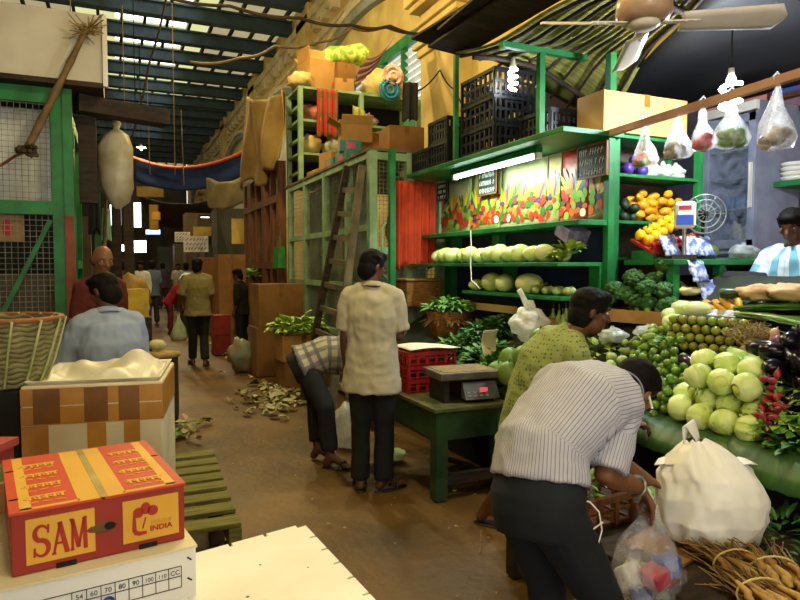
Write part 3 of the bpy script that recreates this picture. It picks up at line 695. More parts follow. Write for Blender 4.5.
# ---------------------------------------------------------------- left cage
LX, LY = -.38, 6.74
t = thing('left_cage', 'dark green framed wire mesh stall front at the left edge', 'cage', (LX, LY, 0))
mb = MB()
mb.bb((LX - .13, LY - .04, 0), (LX - .03, LY + .06, 3.2)); mb.build('corner_post', [m_green], t)
mb = MB(); mb.bb((LX - .03, LY - .06, 0), (LX + .05, LY + .04, 3.2)); mb.build('side_post', [m_green], t)
mb = MB()
for lo, hi in (((-2.4, LY - .04, 3.06), (LX - .13, LY + .04, 3.2)), ((-2.4, LY - .05, 2.05), (LX - .12, LY + .05, 2.17)), ((-2.4, LY - .04, .9), (LX - .13, LY + .04, .98))): mb = MB(); mb.bb(lo, hi); mb.build('cross_rail', m_green, t)
mb = MB(); mb.bar((-1.05, LY - .02, .9), (LX - .15, LY - .02, 2.0), .04); mb.build('diagonal_brace', m_green, t)
mb = MB(); mb.bb((LX - .03, LY - .067, 0), (LX + .045, LY - .061, 2.04)); mb.build('rust_strip', mat('rusty_red_paint', '8a4426', '6a3018'), t, )
mb = MB(); wire_mesh(mb, (-1.6, LY, 0), (1, 0, 0), (0, 0, 1), 1.1, 3.1, .05, .002); mb.build('wire_mesh', m_wire, t)
for y in (8.0, 9.4):
    mb = MB(); mb.bb((LX - .1, y - .05, 0), (LX, y + .05, 3.2)); mb.build('aisle_post', m_green, t)
mb = MB(); mb.bb((LX - .08, LY, 3.08), (LX, 9.4, 3.2)); mb.build('aisle_rail', m_green, t); mb = MB(); mb.bb((LX - .08, LY, 1.55), (LX, 9.4, 1.65)); mb.build('aisle_rail', m_green, t)
mb = MB(); mb.bb((-2.4, LY + .1, 0), (LX - .2, LY + .9, 1.5)); tag(mb.build('dark_shelving', mat('dark_brown_shelf', '4a3d25', '2b2213', scale=2)), 'dark brown shelving behind the left wire mesh', 'shelving')
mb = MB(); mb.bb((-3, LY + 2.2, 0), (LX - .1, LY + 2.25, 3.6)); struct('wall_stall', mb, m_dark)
hung('white_sheet', 'white plastic sheet stretched behind the upper left wire mesh', (-2.3, LY + .25, 3.05), (LX - .16, LY + .25, 3.05), .88, mat('white_sheet', 'dcdcd6', 'b9bab6', scale=2.5, bump=.3), .03, 4, 'sheet')
mb = MB(); p = at_y(8, 228, LY + .08); mb.bb((p.x - .14, LY + .05, p.z - .12), (p.x + .13, LY + .09, p.z + .12)); t2 = thing('framed_picture', 'small framed picture with a red figure behind the left mesh', 'picture', (p.x, LY + .07, p.z - .12)); mb.build('frame', mat('tan_board', '9a7b45', '7e6234'), t2)
mb = MB(); mb.ell((p.x, LY + .05, p.z), (.04, .006, .085), n=10, k=8); mb.build('red_figure', mat('red_print', 'b8281c'), t2)
# white board cabinet above, with beam and ledge
t = thing('white_cupboard', 'dirty white boxed cupboard above the left green cage', 'cupboard', (-1, 6.4, 3.4))
mb = MB(); mb.bb((-2.6, 6.56, 3.25), (-.06, 7.6, 3.86)); mb.build('box_body', mat('dirty_white_board', 'c9c1b0', 'a79c88', scale=1.3, rough=.8), t)
mb = MB(); mb.bb((-.06, 6.53, 3.22), (-.02, 6.6, 3.86)); mb.build('edge_strip', m_white, t)
mb = MB(); mb.bb((-2.6, 6.54, 3.205), (-.06, 7.7, 3.25)); mb.build('ledge_board', m_darkwood, t)
t = thing('timber_beam', 'rough broken timber beam jutting from under the white cupboard', 'beam', (0, 6.6, 3.1))
mb = MB(); mb.bar((-.3, 6.9, 3.12), (.52, 7.1, 3.09), .22, .15); mb.wrinkle(.015, 4); mb.build('beam_body', m_darkwood, t); mb = MB(); mb.bar((-.22, 7.1, 3.03), (-.22, 7.1, 2.2), .16, .16); mb.build('wall_bracket', m_darkwood, t)
# bamboo broom
t = thing('bamboo_pole', 'long bamboo pole with a straw tuft leaning on the left cage', 'pole', at_d(28, 150, 5.6))
a, b = at_d(26, 152, 5.6), at_d(85, 32, 5.7)
mb = MB(); n = 12; mb.tube([a.lerp(b, i / n) for i in range(n + 1)], [.035 + .006 * (i % 3 == 0) - .012 * i / n for i in range(n + 1)], 8); mb.build('shaft', mat('bamboo', '7d5f35', '54401f', scale=8), t, world=True)
mb = MB(); c = at_d(92, 27, 5.7)
for i in range(70):
    q = b.lerp(c, R.uniform(-.3, 1)); d = V((R.uniform(-1, 1), R.uniform(-1, 1), R.uniform(-.6, 1))) * .13; mb.bar(q, q + d, .006)
mb.build('straw_tuft', mat('straw', '9c7f45', '6d5528'), t)
mb = MB(); q = a
for i in range(30): d = V((R.uniform(-1, 1), R.uniform(-1, 1), R.uniform(-.5, .7))) * .09; mb.bar(q + d * .2, q + d, .03)
mb.build('rag_binding', mat('brown_rag', '4c3822', '33240f'), t)
tag(MB().tube([at_d(0, 166, 5.6), at_d(15, 156, 5.6), a], .012, 6).build('twisted_rope', m_wood), 'brown rope running left from the foot of the bamboo pole', 'rope')
# big hanging sack and timber post behind
p = at_d(117, 168, 6.6)
mb = MB(); mb.lathe([(.02, .48), (.05, .45), (.03, .4), (.11, .33), (.16, .2), (.17, 0), (.15, -.2), (.1, -.34), (.03, -.42)], p, 18, wob=.12); mb.wrinkle(.02, 8)
t = thing('hanging_sack', 'big pale plastic sack hanging from the timber beam', 'sack', p - V((0, 0, .42)))
mb.build('sack_body', mat('yellowed_film', 'b7b09a', '8e8158', rough=.4, scale=4), t); mb = MB(); mb.cyl(p + V((0, 0, .45)), at_d(117, 112, 6.7), .01); mb.build('cord', m_darkwood, t)
for (u0, v0, u1, v1, w, d, m, lb) in ((96, 150, 97, 372, .07, 7.2, m_green, 'green upright beside the bald man'), (116, 200, 119, 345, .1, 7.4, m_darkwood, 'dark timber post below the hanging sack'), (128, 196, 127, 290, .14, 9.5, m_darkwood, 'brown wooden post further along the left side')):
    a = at_d(u0, v0, d); mb = MB(); mb.bb((a.x - w / 2, a.y - w / 2, 0), (a.x + w / 2, a.y + w / 2, a.z)); o = tag(mb.build('timber_post', m), lb, 'post')
a = at_d(104, 135, 7); b = at_d(104, 262, 7); tag(MB().tube([a, a.lerp(b, .5) + V((.02, 0, 0)), b], .02).build('bamboo_stick', mat('bamboo', '')), 'thin bamboo stick standing beside the hanging sack', 'stick')
for i, (u, w, c, lb) in enumerate(((88, .1, '2a241c', 'dark cloth hanging inside the left stall'), (103, .07, '8fb89c', 'narrow pale green cloth hanging beside the left stall post'))):
    a = at_d(u, [150, 208][i], 7.0); hung('hanging_cloth', lb, a, a + V((w, .1, 0)), [.9, .35][i], mat('hc%d' % i, c), .02, 2)
# ---------------------------------------------------------------- overhead wires
def wire(label, pts, r=.012, m=None, name='cable', cat='cable'):
    P = [V(p) for p in pts]; out = []
    for i in range(len(P) - 1):
        for k in range(8): out.append(P[i].lerp(P[i + 1], k / 8) - V((0, 0, .06 * sin(pi * k / 8))))
    out.append(P[-1]); return tag(MB().tube(out, r, 6).build(name, m or m_dark), label, cat)
m_rope = mat('brown_rope', '6a5230', '473618')
wire('tan cable swooping from the roof to the yellow pillar', [at_d(190, 62, 11), at_d(240, 58, 11.3), at_d(275, 46, 11.5), at_d(320, 42, 11.8), at_d(352, 28, 12), at_d(385, 27, 12.3), at_d(428, 33, 12.6)], .025, m_rope)
wire('upper dark cable running from the roof down to the pillar', [at_d(150, -8, 10), at_d(230, 6, 11), at_d(300, 18, 11.5), at_d(352, 25, 12), at_d(390, 26, 12.2), at_d(430, 34, 12.6)], .03, m_darkwood)
wire('loose cable looped on the yellow pillar', [at_d(425, 35, 12.6), at_d(428, 60, 12.7), at_d(440, 72, 12.6), at_d(458, 80, 12), at_d(470, 95, 11), at_d(478, 110, 9)], .018)
wire('slack cable from pillar to black crates', [at_d(416, 92, 12.4), at_d(440, 70, 12), at_d(455, 90, 11), at_d(474, 120, 9)], .014)
wire('dark rope slanting down from the roof at left', [at_d(167, -6, 7), at_d(150, 60, 7.05), at_d(131, 140, 7.1)], .012, m_darkwood, 'rope', 'rope')
for i, (u, v0, v1) in enumerate(((122, 5, 130), (172, 3, 175), (147, 80, 175), (181, 110, 185), (70, -5, 110))):
    wire('%s thin vertical cord from the left under the roof' % ORD[i], [at_d(u, v0, 9), at_d(u + 3, v1, 9.05)], .006, m_rope, 'cord', 'cord')
a, b = at_d(358, 72, 12), at_d(391, 40, 12.4)
mb = MB(); mb.grid(lambda u, v: a.lerp(b, u) + V((0, .3 * (v - .5), -.45 * (1 - u) * (v - .5) - .15 * sin(pi * u))) + V((0, .05 * sin(v * 25), 0)), 20, 24); tag(mb.build('striped_hammock', mat_cloth('hammock', 'b08a90', []), solid=.01), 'pink and grey striped cloth slung below the arched window', 'cloth')
# ---------------------------------------------------------------- stall furniture
def bz(x): return .74 + .62 * (x - 2.7)
m_leafg = mat('banana_leaf', '345a1c', '223f15', rough=.45, scale=3, stretch=(1, 8, 1))
m_cloth_dark = mat('dark_green_sheet', '1f2a16', '12180d', rough=.8)
m_blue = mat('dark_blue_panel', '1c2c52', '121d38', rough=.6)
# sloping display bench and low front bench
t = thing('display_bench', 'long sloping dark bench under the heaped vegetables', 'bench', (3.2, 2.6, 0))
mb = MB(); P = [(2.7, .735), (3.95, 1.51), (3.95, 1.44), (2.7, .66)]
vs = [V((x, y, z)) for y in (1.0, 3.72) for x, z in P]
mb.add(vs, [(0, 1, 2, 3), (7, 6, 5, 4), (0, 4, 5, 1), (1, 5, 6, 2), (2, 6, 7, 3), (3, 7, 4, 0)]); mb.build('sloping_board', m_cloth_dark, t)
for x, y in ((2.8, 1.2), (2.8, 2.4), (2.8, 3.6), (3.85, 1.2), (3.85, 3.6)):
    mb = MB(); mb.bb((x - .04, y - .04, 0), (x + .04, y + .04, .64 + .62 * (x - 2.7))); mb.build('leg', m_darkwood, t)
mb = MB(); mb.bb((2.95, 1.0, 0), (2.97, 3.7, .78)); mb.build('back_board', m_dark, t)
t = thing('rear_bench', 'dark sloping bench under the herbs and green melons', 'bench', (2.8, 5, 0))
mb = MB(); P = [(2.5, .666), (3.32, 1.142), (3.32, 1.09), (2.5, .61)]
vs = [V((x, y, z)) for y in (3.76, 6.4) for x, z in P]
mb.add(vs, [(0, 1, 2, 3), (7, 6, 5, 4), (0, 4, 5, 1), (1, 5, 6, 2), (2, 6, 7, 3), (3, 7, 4, 0)]); mb.build('sloping_board', m_cloth_dark, t)
for x, y in ((2.55, 3.85), (2.55, 6.3), (3.27, 3.85), (3.27, 6.3)):
    mb = MB(); mb.bb((x - .04, y - .04, 0), (x + .04, y + .04, .56 + .58 * (x - 2.42))); mb.build('leg', m_darkwood, t)
mb = MB(); mb.bb((2.6, 3.8, 0), (2.62, 6.4, .6)); mb.build('front_board', m_dark, t)
def rz2(x): return .62 + .58 * (x - 2.42)
t = thing('low_front_bench', 'low wooden bench in front under the white carrier bag', 'bench', (2.3, 1.9, 0))
mb = MB(); mb.bb((1.78, .6, .36), (2.66, 2.75, .42)); mb.build('top_board', m_darkwood, t, bevel=.005)
for x, y in ((1.84, .7), (1.84, 2.68), (2.6, .7), (2.6, 2.68)):
    mb = MB(); mb.bb((x - .035, y - .035, 0), (x + .035, y + .035, .36)); mb.build('leg', m_darkwood, t)
# raised platform the sellers sit on
t = thing('seller_platform', 'raised wooden platform at the back of the stall', 'platform', (5, 3, 0))
mb = MB(); mb.bb((3.97, .8, 0), (5.95, 5.15, 1.3)); mb.build('platform_body', m_darkwood, t)
# shelf rack that holds posters and gourds
t = thing('stall_rack', 'green wooden stall rack with posters and shelves of pale gourds', 'rack', (3.3, 5, 0))
for x, y, z0, z1, q in ((3.4, 3.78, 0, 3.15, .028), (3.42, 6.34, 0, 2.53, .03), (2.98, 4.07, 2.57, 3.18, .024), (2.945, 5.33, 2.57, 3.6, .02)):
    mb = MB(); mb.bb((x - q, y - q, z0), (x + q, y + q, z1)); mb.build('post', m_green, t)
for lo, hi in (((2.92, 3.72, 2.53), (3.48, 6.38, 2.57)), ((3.1, 3.76, 1.88), (3.44, 6.38, 1.92)), ((2.95, 3.8, 1.575), (3.44, 6.38, 1.605)), ((3.0, 3.82, 1.32), (3.44, 5.3, 1.35))):
    mb = MB(); mb.bb(lo, hi); mb.build('shelf_board', m_green, t, bevel=.004)
mb = MB(); mb.bb((3.425, 3.8, 1.2), (3.45, 6.44, 1.9)); mb.build('blue_back_panel', m_blue, t)
mb = MB(); mb.bb((3.425, 3.8, 1.9), (3.45, 6.44, 2.54)); mb.build('poster_board', mat('brown_board', '6a5535', '4d3d25'), t)
for y, z0, z1 in ((5.25, 1.605, 1.88), (5.05, 1.35, 1.575), (6.1, 1.605, 1.88), (3.86, 1.35, 1.575), (6.2, 1.2, 1.575)):
    mb = MB(); mb.bb((3.34, y - .06, z0), (3.42, y + .06, z1)); mb.build('shelf_bracket', m_green, t)
# posters
POST = ['vegetable poster with a pale sky top, leftmost under the tube light', 'vegetable poster with long green beans beside the left chalkboard', 'vegetable poster with tomatoes directly under the tube light', 'narrow vegetable poster between the tube light and the red topped one', 'red topped vegetable poster with yellow peppers and long beans', 'vegetable poster at the right end under the large chalkboard']
ub = [437, 472, 502, 548, 562, 590, 607]
pc = ['c8321e', 'e0a818', '6f9a2c', '5a2a58', 'e8e0c4', '8fae3c', 'd86a28', '35641e']
mpc = [mat('print_' + c, c, c, rough=.35, scale=20) for c in pc]
for i in range(6):
    y1 = at_x(ub[i], 200, 3.4).y; y0 = at_x(ub[i + 1], 200, 3.4).y + .01
    t = thing('poster', POST[i], 'poster', (3.41, (y0 + y1) / 2, 1.925), 0, 'vegetable posters along the rack')
    mb = MB(); mb.grid(lambda u, v: V((3.408 - .012 * sin(pi * v) * (1 + .5 * sin(u * 5)) - (.03 * (1 - v) ** 6), y0 + (y1 - y0) * u, 1.93 + .59 * v)), 8, 10)
    mb.build('sheet', mat('poster_paper_%d' % i, ['a8a878', '8f9a4f', 'a9a57c', '9c8a5a', 'a02c18', '7a5f30'][i], ['6f7f44', '5f7030', '7a7a4a', '7a6438', '7a2010', '54431f'][i], rough=.35, scale=3), t, solid=.002)
    mb = MB(); w = y1 - y0; kk = 0
    def fruit(y, z, a, b, an, m):
        global kk_; x = 3.389 - .00025 * kk_; kk_ += 1
        mb.add([V((x, min(y1, max(y0, y + a * cos(q * pi / 8) * cos(an) - b * sin(q * pi / 8) * sin(an))), min(2.5, max(1.95, z + a * cos(q * pi / 8) * sin(an) + b * sin(q * pi / 8) * cos(an))))) for q in range(16)], [tuple(range(16))], m)
    kk_ = 0
    for g in range(max(1, int(w / .2))):
        yc = y0 + w * (g + .5) / max(1, int(w / .2))
        for k in range(9):
            an = (k - 4) * .24; L = R.uniform(.13, .2); fruit(yc - sin(an) * L * .9, 2.1 + cos(an) * L, .02, L * .62, an, (2, 1, 7, 3, 5, 1, 2, 6, 3)[(k + i + g) % 9])
    for row in range(4):
        n_ = max(2, int(w / .065))
        for k in range(n_): fruit(y0 + w * (k + .5 + .3 * (row % 2)) / n_, 2.16 - row * .05 + R.uniform(-.025, .025), R.uniform(.022, .045), R.uniform(.022, .042), R.uniform(-.3, .3), R.choice((0, 0, 6, 2, 5, 7, 0, 4 if row > 2 else 3)))
    mb.build('printed_vegetables', mpc, t)
    mb = MB(); mb.box((3.385, (y0 + y1) / 2, 1.945), (.004, w, .05)); mb.build('torn_edge', mat('torn_paper', 'a9864f', '8a5a34', scale=9), t)
m_slate = mat('chalkboard', '1d211d', '121512', rough=.8); m_chalk = mat('chalk', 'cfd0c4')
for (u0, v0, u1, v1, rows, lb, m) in ((437, 184, 448, 199, 3, 'small dark chalkboard at the left end of the posters', m_slate), (478, 172, 497, 193, 3, 'black chalkboard with chalk writing hung over the second poster', m_slate), (577, 148, 607, 175, 3, 'larger brown chalkboard hung at the top right of the posters', mat('brown_board_slate', '3e3224', '2b2218'))):
    x = 3.33; a, b = at_x(u0, v1, x), at_x(u1, v1, x); c = at_x(u0, v0, x); d = at_x(u1, v0, x)
    z0, z1 = min(a.z, b.z) , max(c.z, d.z); t = thing('chalkboard', lb, 'chalkboard', (x, (a.y + b.y) / 2, z0))
    mb = MB(); mb.bb((x, b.y, z0), (x + .012, a.y, z1)); mb.build('slate', m, t)
    mb = MB()
    for (e0, e1, f0, f1) in ((b.y, a.y, z0, z0 + .012), (b.y, a.y, z1 - .012, z1), (b.y, b.y + .012, z0, z1), (a.y - .012, a.y, z0, z1)): mb.bb((x - .006, e0, f0), (x + .014, e1, f1))
    mb.build('frame', m_wood, t)
    mb = MB()
    for r in range(rows):
        z = z1 - (r + .7) / (rows + .3) * (z1 - z0); y = a.y - .03; h = (z1 - z0) / rows * .28
        while y > b.y + .05:
            w = R.uniform(.012, .03); mb.bar((x - .002, y, z - h), (x - .002, y - w * .5, z + h), .004, .003); mb.bar((x - .002, y, z), (x - .002, y - w, z - h * R.uniform(-1, 1)), .004, .003); y -= w + (.03 if R.random() < .2 else .006)
    mb.build('chalk_writing', m_chalk, t)
# fluorescent tube and other lamps of the stall
COOL = (.78, 1, .92)
t = thing('tube_light', 'glowing fluorescent tube fixed above the vegetable posters', 'lamp', (3.1, 4.95, 2.45))
mb = MB(); mb.cyl((3.1, 5.6, 2.455), (3.1, 4.3, 2.455), .018, n=10); mb.build('glass_tube', mat_lamp('tube_glow', 'eafff6', 16), t)
mb = MB(); mb.bb((3.07, 4.24, 2.478), (3.13, 5.66, 2.525)); mb.build('batten', m_green, t)
for y in (5.62, 4.26):
    mb = MB(); mb.bb((3.075, y - .02, 2.43), (3.125, y + .02, 2.48)); mb.build('end_cap', m_white, t)
lamp('tube_glow', 'AREA', (3.06, 4.95, 2.43), 26, COOL, 1.25, (0, rad(-15), 0), sy=.05).data.size = .05
bpy.data.objects['tube_glow'].data.size_y = 1.25
def cfl(p, label, power, r=.03, glow=30):
    p = V(p); t = thing('spiral_lamp', label, 'lamp', p - V((0, 0, .13)))
    mb = MB(); mb.tube([p + V((r * cos(i * .7), r * sin(i * .7), -.16 + i * .0062)) for i in range(27)], .013, 8); mb.build('spiral_tube', mat_lamp('cfl_glow', 'f2f8ff', glow), t)
    mb = MB(); mb.lathe([(0, .0), (.028, .0), (.032, .03), (.02, .06), (.018, .1), (0, .1)], p, 14); mb.build('lamp_base', m_white, t)
    mb = MB(); mb.cyl(p + V((0, 0, .1)), (p.x, p.y, 3.1), .006); mb.build('cord', m_dark, t)
    lamp('spiral_lamp_light', 'POINT', p - V((0, 0, .07)), power, (.80, .9, 1), .06)
cfl(at_d(731, 84, 4.15), 'dazzling white spiral bulb hanging over the right of the stall', 210, .06, 120)
cfl(at_d(513, 70, 5.3), 'small bright lamp tucked under the awning above the crates', 8)
# awning of bamboo matting
m_mat = mat('bamboo_matting', 'a09a48', '6f7030', rough=.8, scale=3, stretch=(2, 14, 1), bump=.2)
def az(x, y): return 3.36 - .16 * (x - 2.7) + .06 * sin(x * 3 + y) - .05 * sin(pi * (y - 1) / 4)
t = thing('stall_awning', 'yellow green bamboo mat awning with dark ribs over the vegetable stall', 'awning', (4.3, 3, 3.1))
def xm(y): return max(3.05, min(4.5, 3.26 + .52 * (y - 2.8)))
def aw(u, y): x = 2.7 + (xm(y) - 2.7) * u; return V((x, y, az(x, y) + .03 * sin(y * 4 + u * 5)))
mb = MB(); mb.grid(lambda u, v: aw(u, .6 + 4.3 * v), 30, 40); mb.build('matting', m_mat, t, solid=.01)
for i in range(9):
    mb = MB(); mb.tube([aw(.03 + i * .115, .6 + 4.3 * k / 14) - V((0, 0, .03)) for k in range(15)], .014, 6); mb.build('rib', m_darkwood, t)
for y in (1.6, 3.0, 4.6):
    mb = MB(); mb.tube([aw(k / 8, y) - V((0, 0, .065)) for k in range(9)], .022, 6); mb.build('cross_pole', m_darkwood, t)
mb = MB(); mb.grid(lambda u, v: V((xm(.6 + 4.5 * v) - .02 + (5.9 - xm(.6 + 4.5 * v)) * u, .6 + 4.5 * v, 3.17 + .1 * u + .04 * NZ.noise(V((u * 5, v * 6, 1))))), 16, 20); mb.build('dark_fill_sheet', mat('dark_fill_black', '0d0e11', '07080a', rough=.7), t, solid=.006)  # near-black sheet added to keep the area above the lamp dark
for i, (x, y0, y1, w, tz, rz) in enumerate(((2.66, 2.5, 4.95, .35, .03, .02), (2.52, 3.2, 4.7, .28, .09, -.06), (2.6, 3.9, 5.15, .3, .15, .1), (2.5, 1.6, 3.4, .3, .06, .05), (2.72, 1.2, 2.4, .3, .13, -.08))):
    mb = MB(); mb.box((x, (y0 + y1) / 2, 3.36 + tz + .03), (w, y1 - y0, .02), M.Rotation(rz, 3, 'Z') @ M.Rotation(.08, 3, 'Y')); tag(mb.build('old_board', m_darkwood), ['widest', 'lowest', 'farthest', 'nearest long', 'nearest short'][i] + ' dark old board laid along the awning edge', 'board', 'old boards on the awning')
mb = MB(); mb.bb((2.62, 4.04, 3.18), (3.4, 4.09, 3.22)); tag(mb.build('awning_bar', m_green), 'green bar carrying the edge of the bamboo awning', 'bar')
mb = MB(); mb.box((2.75, 2.85, 3.6), (.5, .7, .16), .2); tag(mb.build('red_bundle', mat('red_wrapped', '9c2a22', '5f1714', scale=6)), 'red wrapped bundle lying on the awning edge', 'bundle')
# walls inside the stall
mb = MB(); mb.bb((3.6, 5.2, 0), (WX, 5.26, 3.3)); struct('wall_partition', mb, mat('grey_blue_partition', '5a5666', '3a3848', scale=1.5))
mb = MB(); mb.bb((WX - .02, -.5, 0), (WX + .01, 5.18, 4)); struct('wall_stall_side', mb, mat('pink_plaster', 'b98a94', '8f6a78', scale=2, rough=.9))
mb = MB(); mb.bb((3.75, 5.0, 2.58), (4.9, 5.17, 2.95)); tag(mb.build('pale_board_box', mat('pinkish_board', '9c8078', '7d645e')), 'long pinkish board box high at the back of the stall', 'box')
# crates
m_crate = mat('black_crate_plastic', '15181c', '0c0e11', rough=.45); m_rcrate = mat('red_crate_plastic', 'a01f1c', '741210', rough=.4)
def crate(name, label, c, z, m, rz=0, grp=None, slots=7):
    t = thing(name, label, 'crate', c, rz, grp); x, y, h = z; th = .012
    mb = MB(); mb.bb((-x / 2, -y / 2, 0), (x / 2, y / 2, th))
    for s in (-1, 1):
        for (L, ax) in ((x, 0), (y, 1)):
            o = (y if ax == 0 else x) / 2 - th / 2
            def B(a0, a1, z0, z1, e=0):
                q = th + e
                if ax == 0: mb.bb((a0, s * o - q / 2, z0), (a1, s * o + q / 2, z1))
                else: mb.bb((s * o - q / 2, a0, z0), (s * o + q / 2, a1, z1))
            B(-L / 2, L / 2, 0, h * .16); B(-L / 2, L / 2, h * .46, h * .56); B(-L / 2, -L * .16, h * .84, h, .006); B(L * .16, L / 2, h * .84, h, .006); B(-L * .16, L * .16, h * .94, h, .006); B(-L * .2, L * .2, h * .76, h * .84)
            for k in range(slots + 1):
                a = -L / 2 + L * k / slots; B(a - .012, a + .012, 0, h * .9, .004)
    mb.build('crate_body', m, t, world=False, bevel=0)
    mb = MB()
    for s in (-1, 1): mb.bb((-x / 2 - .01, s * (y / 2 + .004) - .006, h - .03), (x / 2 + .01, s * (y / 2 + .004) + .006, h)); mb.bb((s * (x / 2 + .004) - .006, -y / 2, h - .03), (s * (x / 2 + .004) + .006, y / 2, h))
    mb.build('rim', m, t, world=False)
    return t
for i in range(3):
    crate('plastic_crate', ['bottom', 'middle', 'topmost'][i] + ' black plastic crate of the tall stack over the tube light', (3.17, 4.98, 2.572 + i * .232), (.4, .56, .23), m_crate, 0, 'black crates above the stall')
for i, (x, y, z, lb) in enumerate(((3.27, 4.3, 2.572, 'lone black crate between the green post and the cardboard box'), (3.13, 5.72, 2.572, 'lower black crate left of the tall crate stack'), (3.15, 6.15, 2.572, 'black crate at the far left end of the rack top'), (3.14, 5.74, 2.803, 'upper black crate left of the tall crate stack'))):
    crate('plastic_crate', lb, (x, y, z), (.34, .4, .23), m_crate, 0, 'black crates above the stall')
m_cardl = mat('pale_cardboard', 'c79a5c', 'b08248', rough=.85, scale=2)
carton('long_carton', 'long plain cardboard box lying on top of the green rack', (3.73, 3.9, 2.575), (.84, .3, .3), 0, m_cardl)
# shelf unit facing the camera
SX0, SX1, SY0, SY1 = 3.45, 4.34, 3.78, 4.14
t = thing('shelf_unit', 'green open shelf unit holding purple and yellow produce', 'shelf', (3.9, 3.9, 1.3))
for x in (SX0 + .02, SX1):
    for y in (SY0 + .02, SY1 - .02):
        mb = MB(); mb.bb((x - .025, y - .025, 1.3), (x + .025, y + .025, 2.57)); mb.build('post', m_green, t)
for z in (2.255, 1.9, 2.545, 1.62):
    mb = MB(); mb.bb((SX0, SY0, z), (SX1, SY1, z + .025)); mb.build('shelf_board', m_green, t, bevel=.003)
mb = MB(); mb.bb((SX0, SY1 - .01, 1.3), (SX1, SY1 + .01, 2.54)); mb.build('back_panel', mat('grey_brown_panel', '5b5148', '3d362f'), t)
# counter in front of it
t = thing('green_counter', 'green wooden counter below the digital scale', 'counter', (3.98, 3.45, 1.3))
mb = MB(); mb.bb((3.5, 3.25, 1.585), (4.5, 3.72, 1.625)); mb.build('counter_top', m_green, t, bevel=.004)
for x, y in ((3.55, 3.3), (4.44, 3.3), (4.0, 3.3)):
    mb = MB(); mb.bb((x - .03, y - .03, 1.3 if x > 3.98 else bz(x) + .03), (x + .03, y + .03, 1.585)); mb.build('leg', m_green, t)
mb = MB(); mb.bb((4.3, 3.68, 1.3), (4.5, 3.72, 1.585)); mb.build('side_panel', m_green, t)
# fridge
t = thing('display_fridge', 'grey glass door display fridge at the back of the stall', 'fridge', (5.5, 4.2, 1.3))
m_fr = mat('grey_blue_enamel', '8d93a6', '777d90', rough=.4)
F0, F1, FX = 3.95, 4.5, 5.2
mb = MB(); mb.bb((FX + .04, F0, 1.32), (FX + .6, F1, 1.4)); mb.bb((FX + .04, F0, 1.32), (FX + .6, F0 + .03, 3.05)); mb.bb((FX + .04, F1 - .03, 1.32), (FX + .6, F1, 3.05)); mb.bb((FX + .04, F0, 3.0), (FX + .6, F1, 3.05)); mb.bb((FX + .56, F0, 1.32), (FX + .6, F1, 3.05)); mb.bb((FX + .04, F0, 1.32), (FX + .1, F1, 1.72)); mb.build('cabinet', m_fr, t)
d = MB()
for (a0, a1, z0, z1) in ((F0, F0 + .07, 1.74, 2.95), (F1 - .06, F1, 1.74, 2.95), (F0, F1, 1.74, 1.82), (F0, F1, 2.87, 2.95)): d.bb((FX, a0, z0), (FX + .04, a1, z1))
dr = d.build('door', m_fr, t, bevel=.004)
d = MB(); d.bb((FX + .015, F0 + .07, 1.82), (FX + .02, F1 - .06, 2.87)); d.build('door_glass', film('fridge_glass', 'b8c4dc', .14, .1), dr)
d = MB(); d.bb((FX - .03, F0 + .02, 2.1), (FX, F0 + .04, 2.5)); d.build('handle', m_white, dr)
mb = MB()
for z in (2.1, 2.38, 2.64): mb.bb((FX + .06, F0 + .04, z), (FX + .54, F1 - .04, z + .012))
mb.build('wire_shelf', m_wire, t)
mb = MB()
for k in range(6): mb.bb((FX + .02, F0 + .03, 1.42 + k * .05), (FX + .045, F1 - .03, 1.445 + k * .05))
mb.build('louvre_grille', mat('dark_grille', '3b3f4a'), t)
mb = MB(); mb.bb((FX, F0, 2.97), (FX + .04, F1, 3.05)); mb.build('sign_panel', m_white, t)
FB = 'blue wrapped pack on the lower shelf inside the glass fridge'
for i in range(7):
    sack('wrapped_pack', FB, (FX + .25, F0 + .1 + .055 * i, 2.113), (.05, .026, .07), mat('blue_pack', '3f6a9c', '27466f', scale=9), seed=i, cat='pack').update({'group': 'blue packs in the fridge'}) if False else tag(bundle('wrapped_pack', FB, (FX + .25, F0 + .1 + .06 * i, 2.114), (.05, .028, .07), mat('blue_pack', '3f6a9c', '27466f', scale=9), i), None, None, 'blue packs in the fridge')
for i in range(5): tag(bundle('grey_pack', 'grey wrapped pack on the upper shelf inside the glass fridge', (FX + .25, F0 + .11 + .085 * i, 2.655), (.06, .04, .09), mat('grey_pack', '8a8c94', '5f6068', scale=9), i), None, None, 'grey packs in the fridge')
for i in range(3): tag(bundle('pale_pack', 'pale pack on the bottom of the glass fridge', (FX + .3, F0 + .12 + .14 * i, 1.73), (.07, .06, .14), mat('pale_pack', 'a8a594', '7c7a70', scale=6), i + 5), None, None, 'pale packs in the fridge')
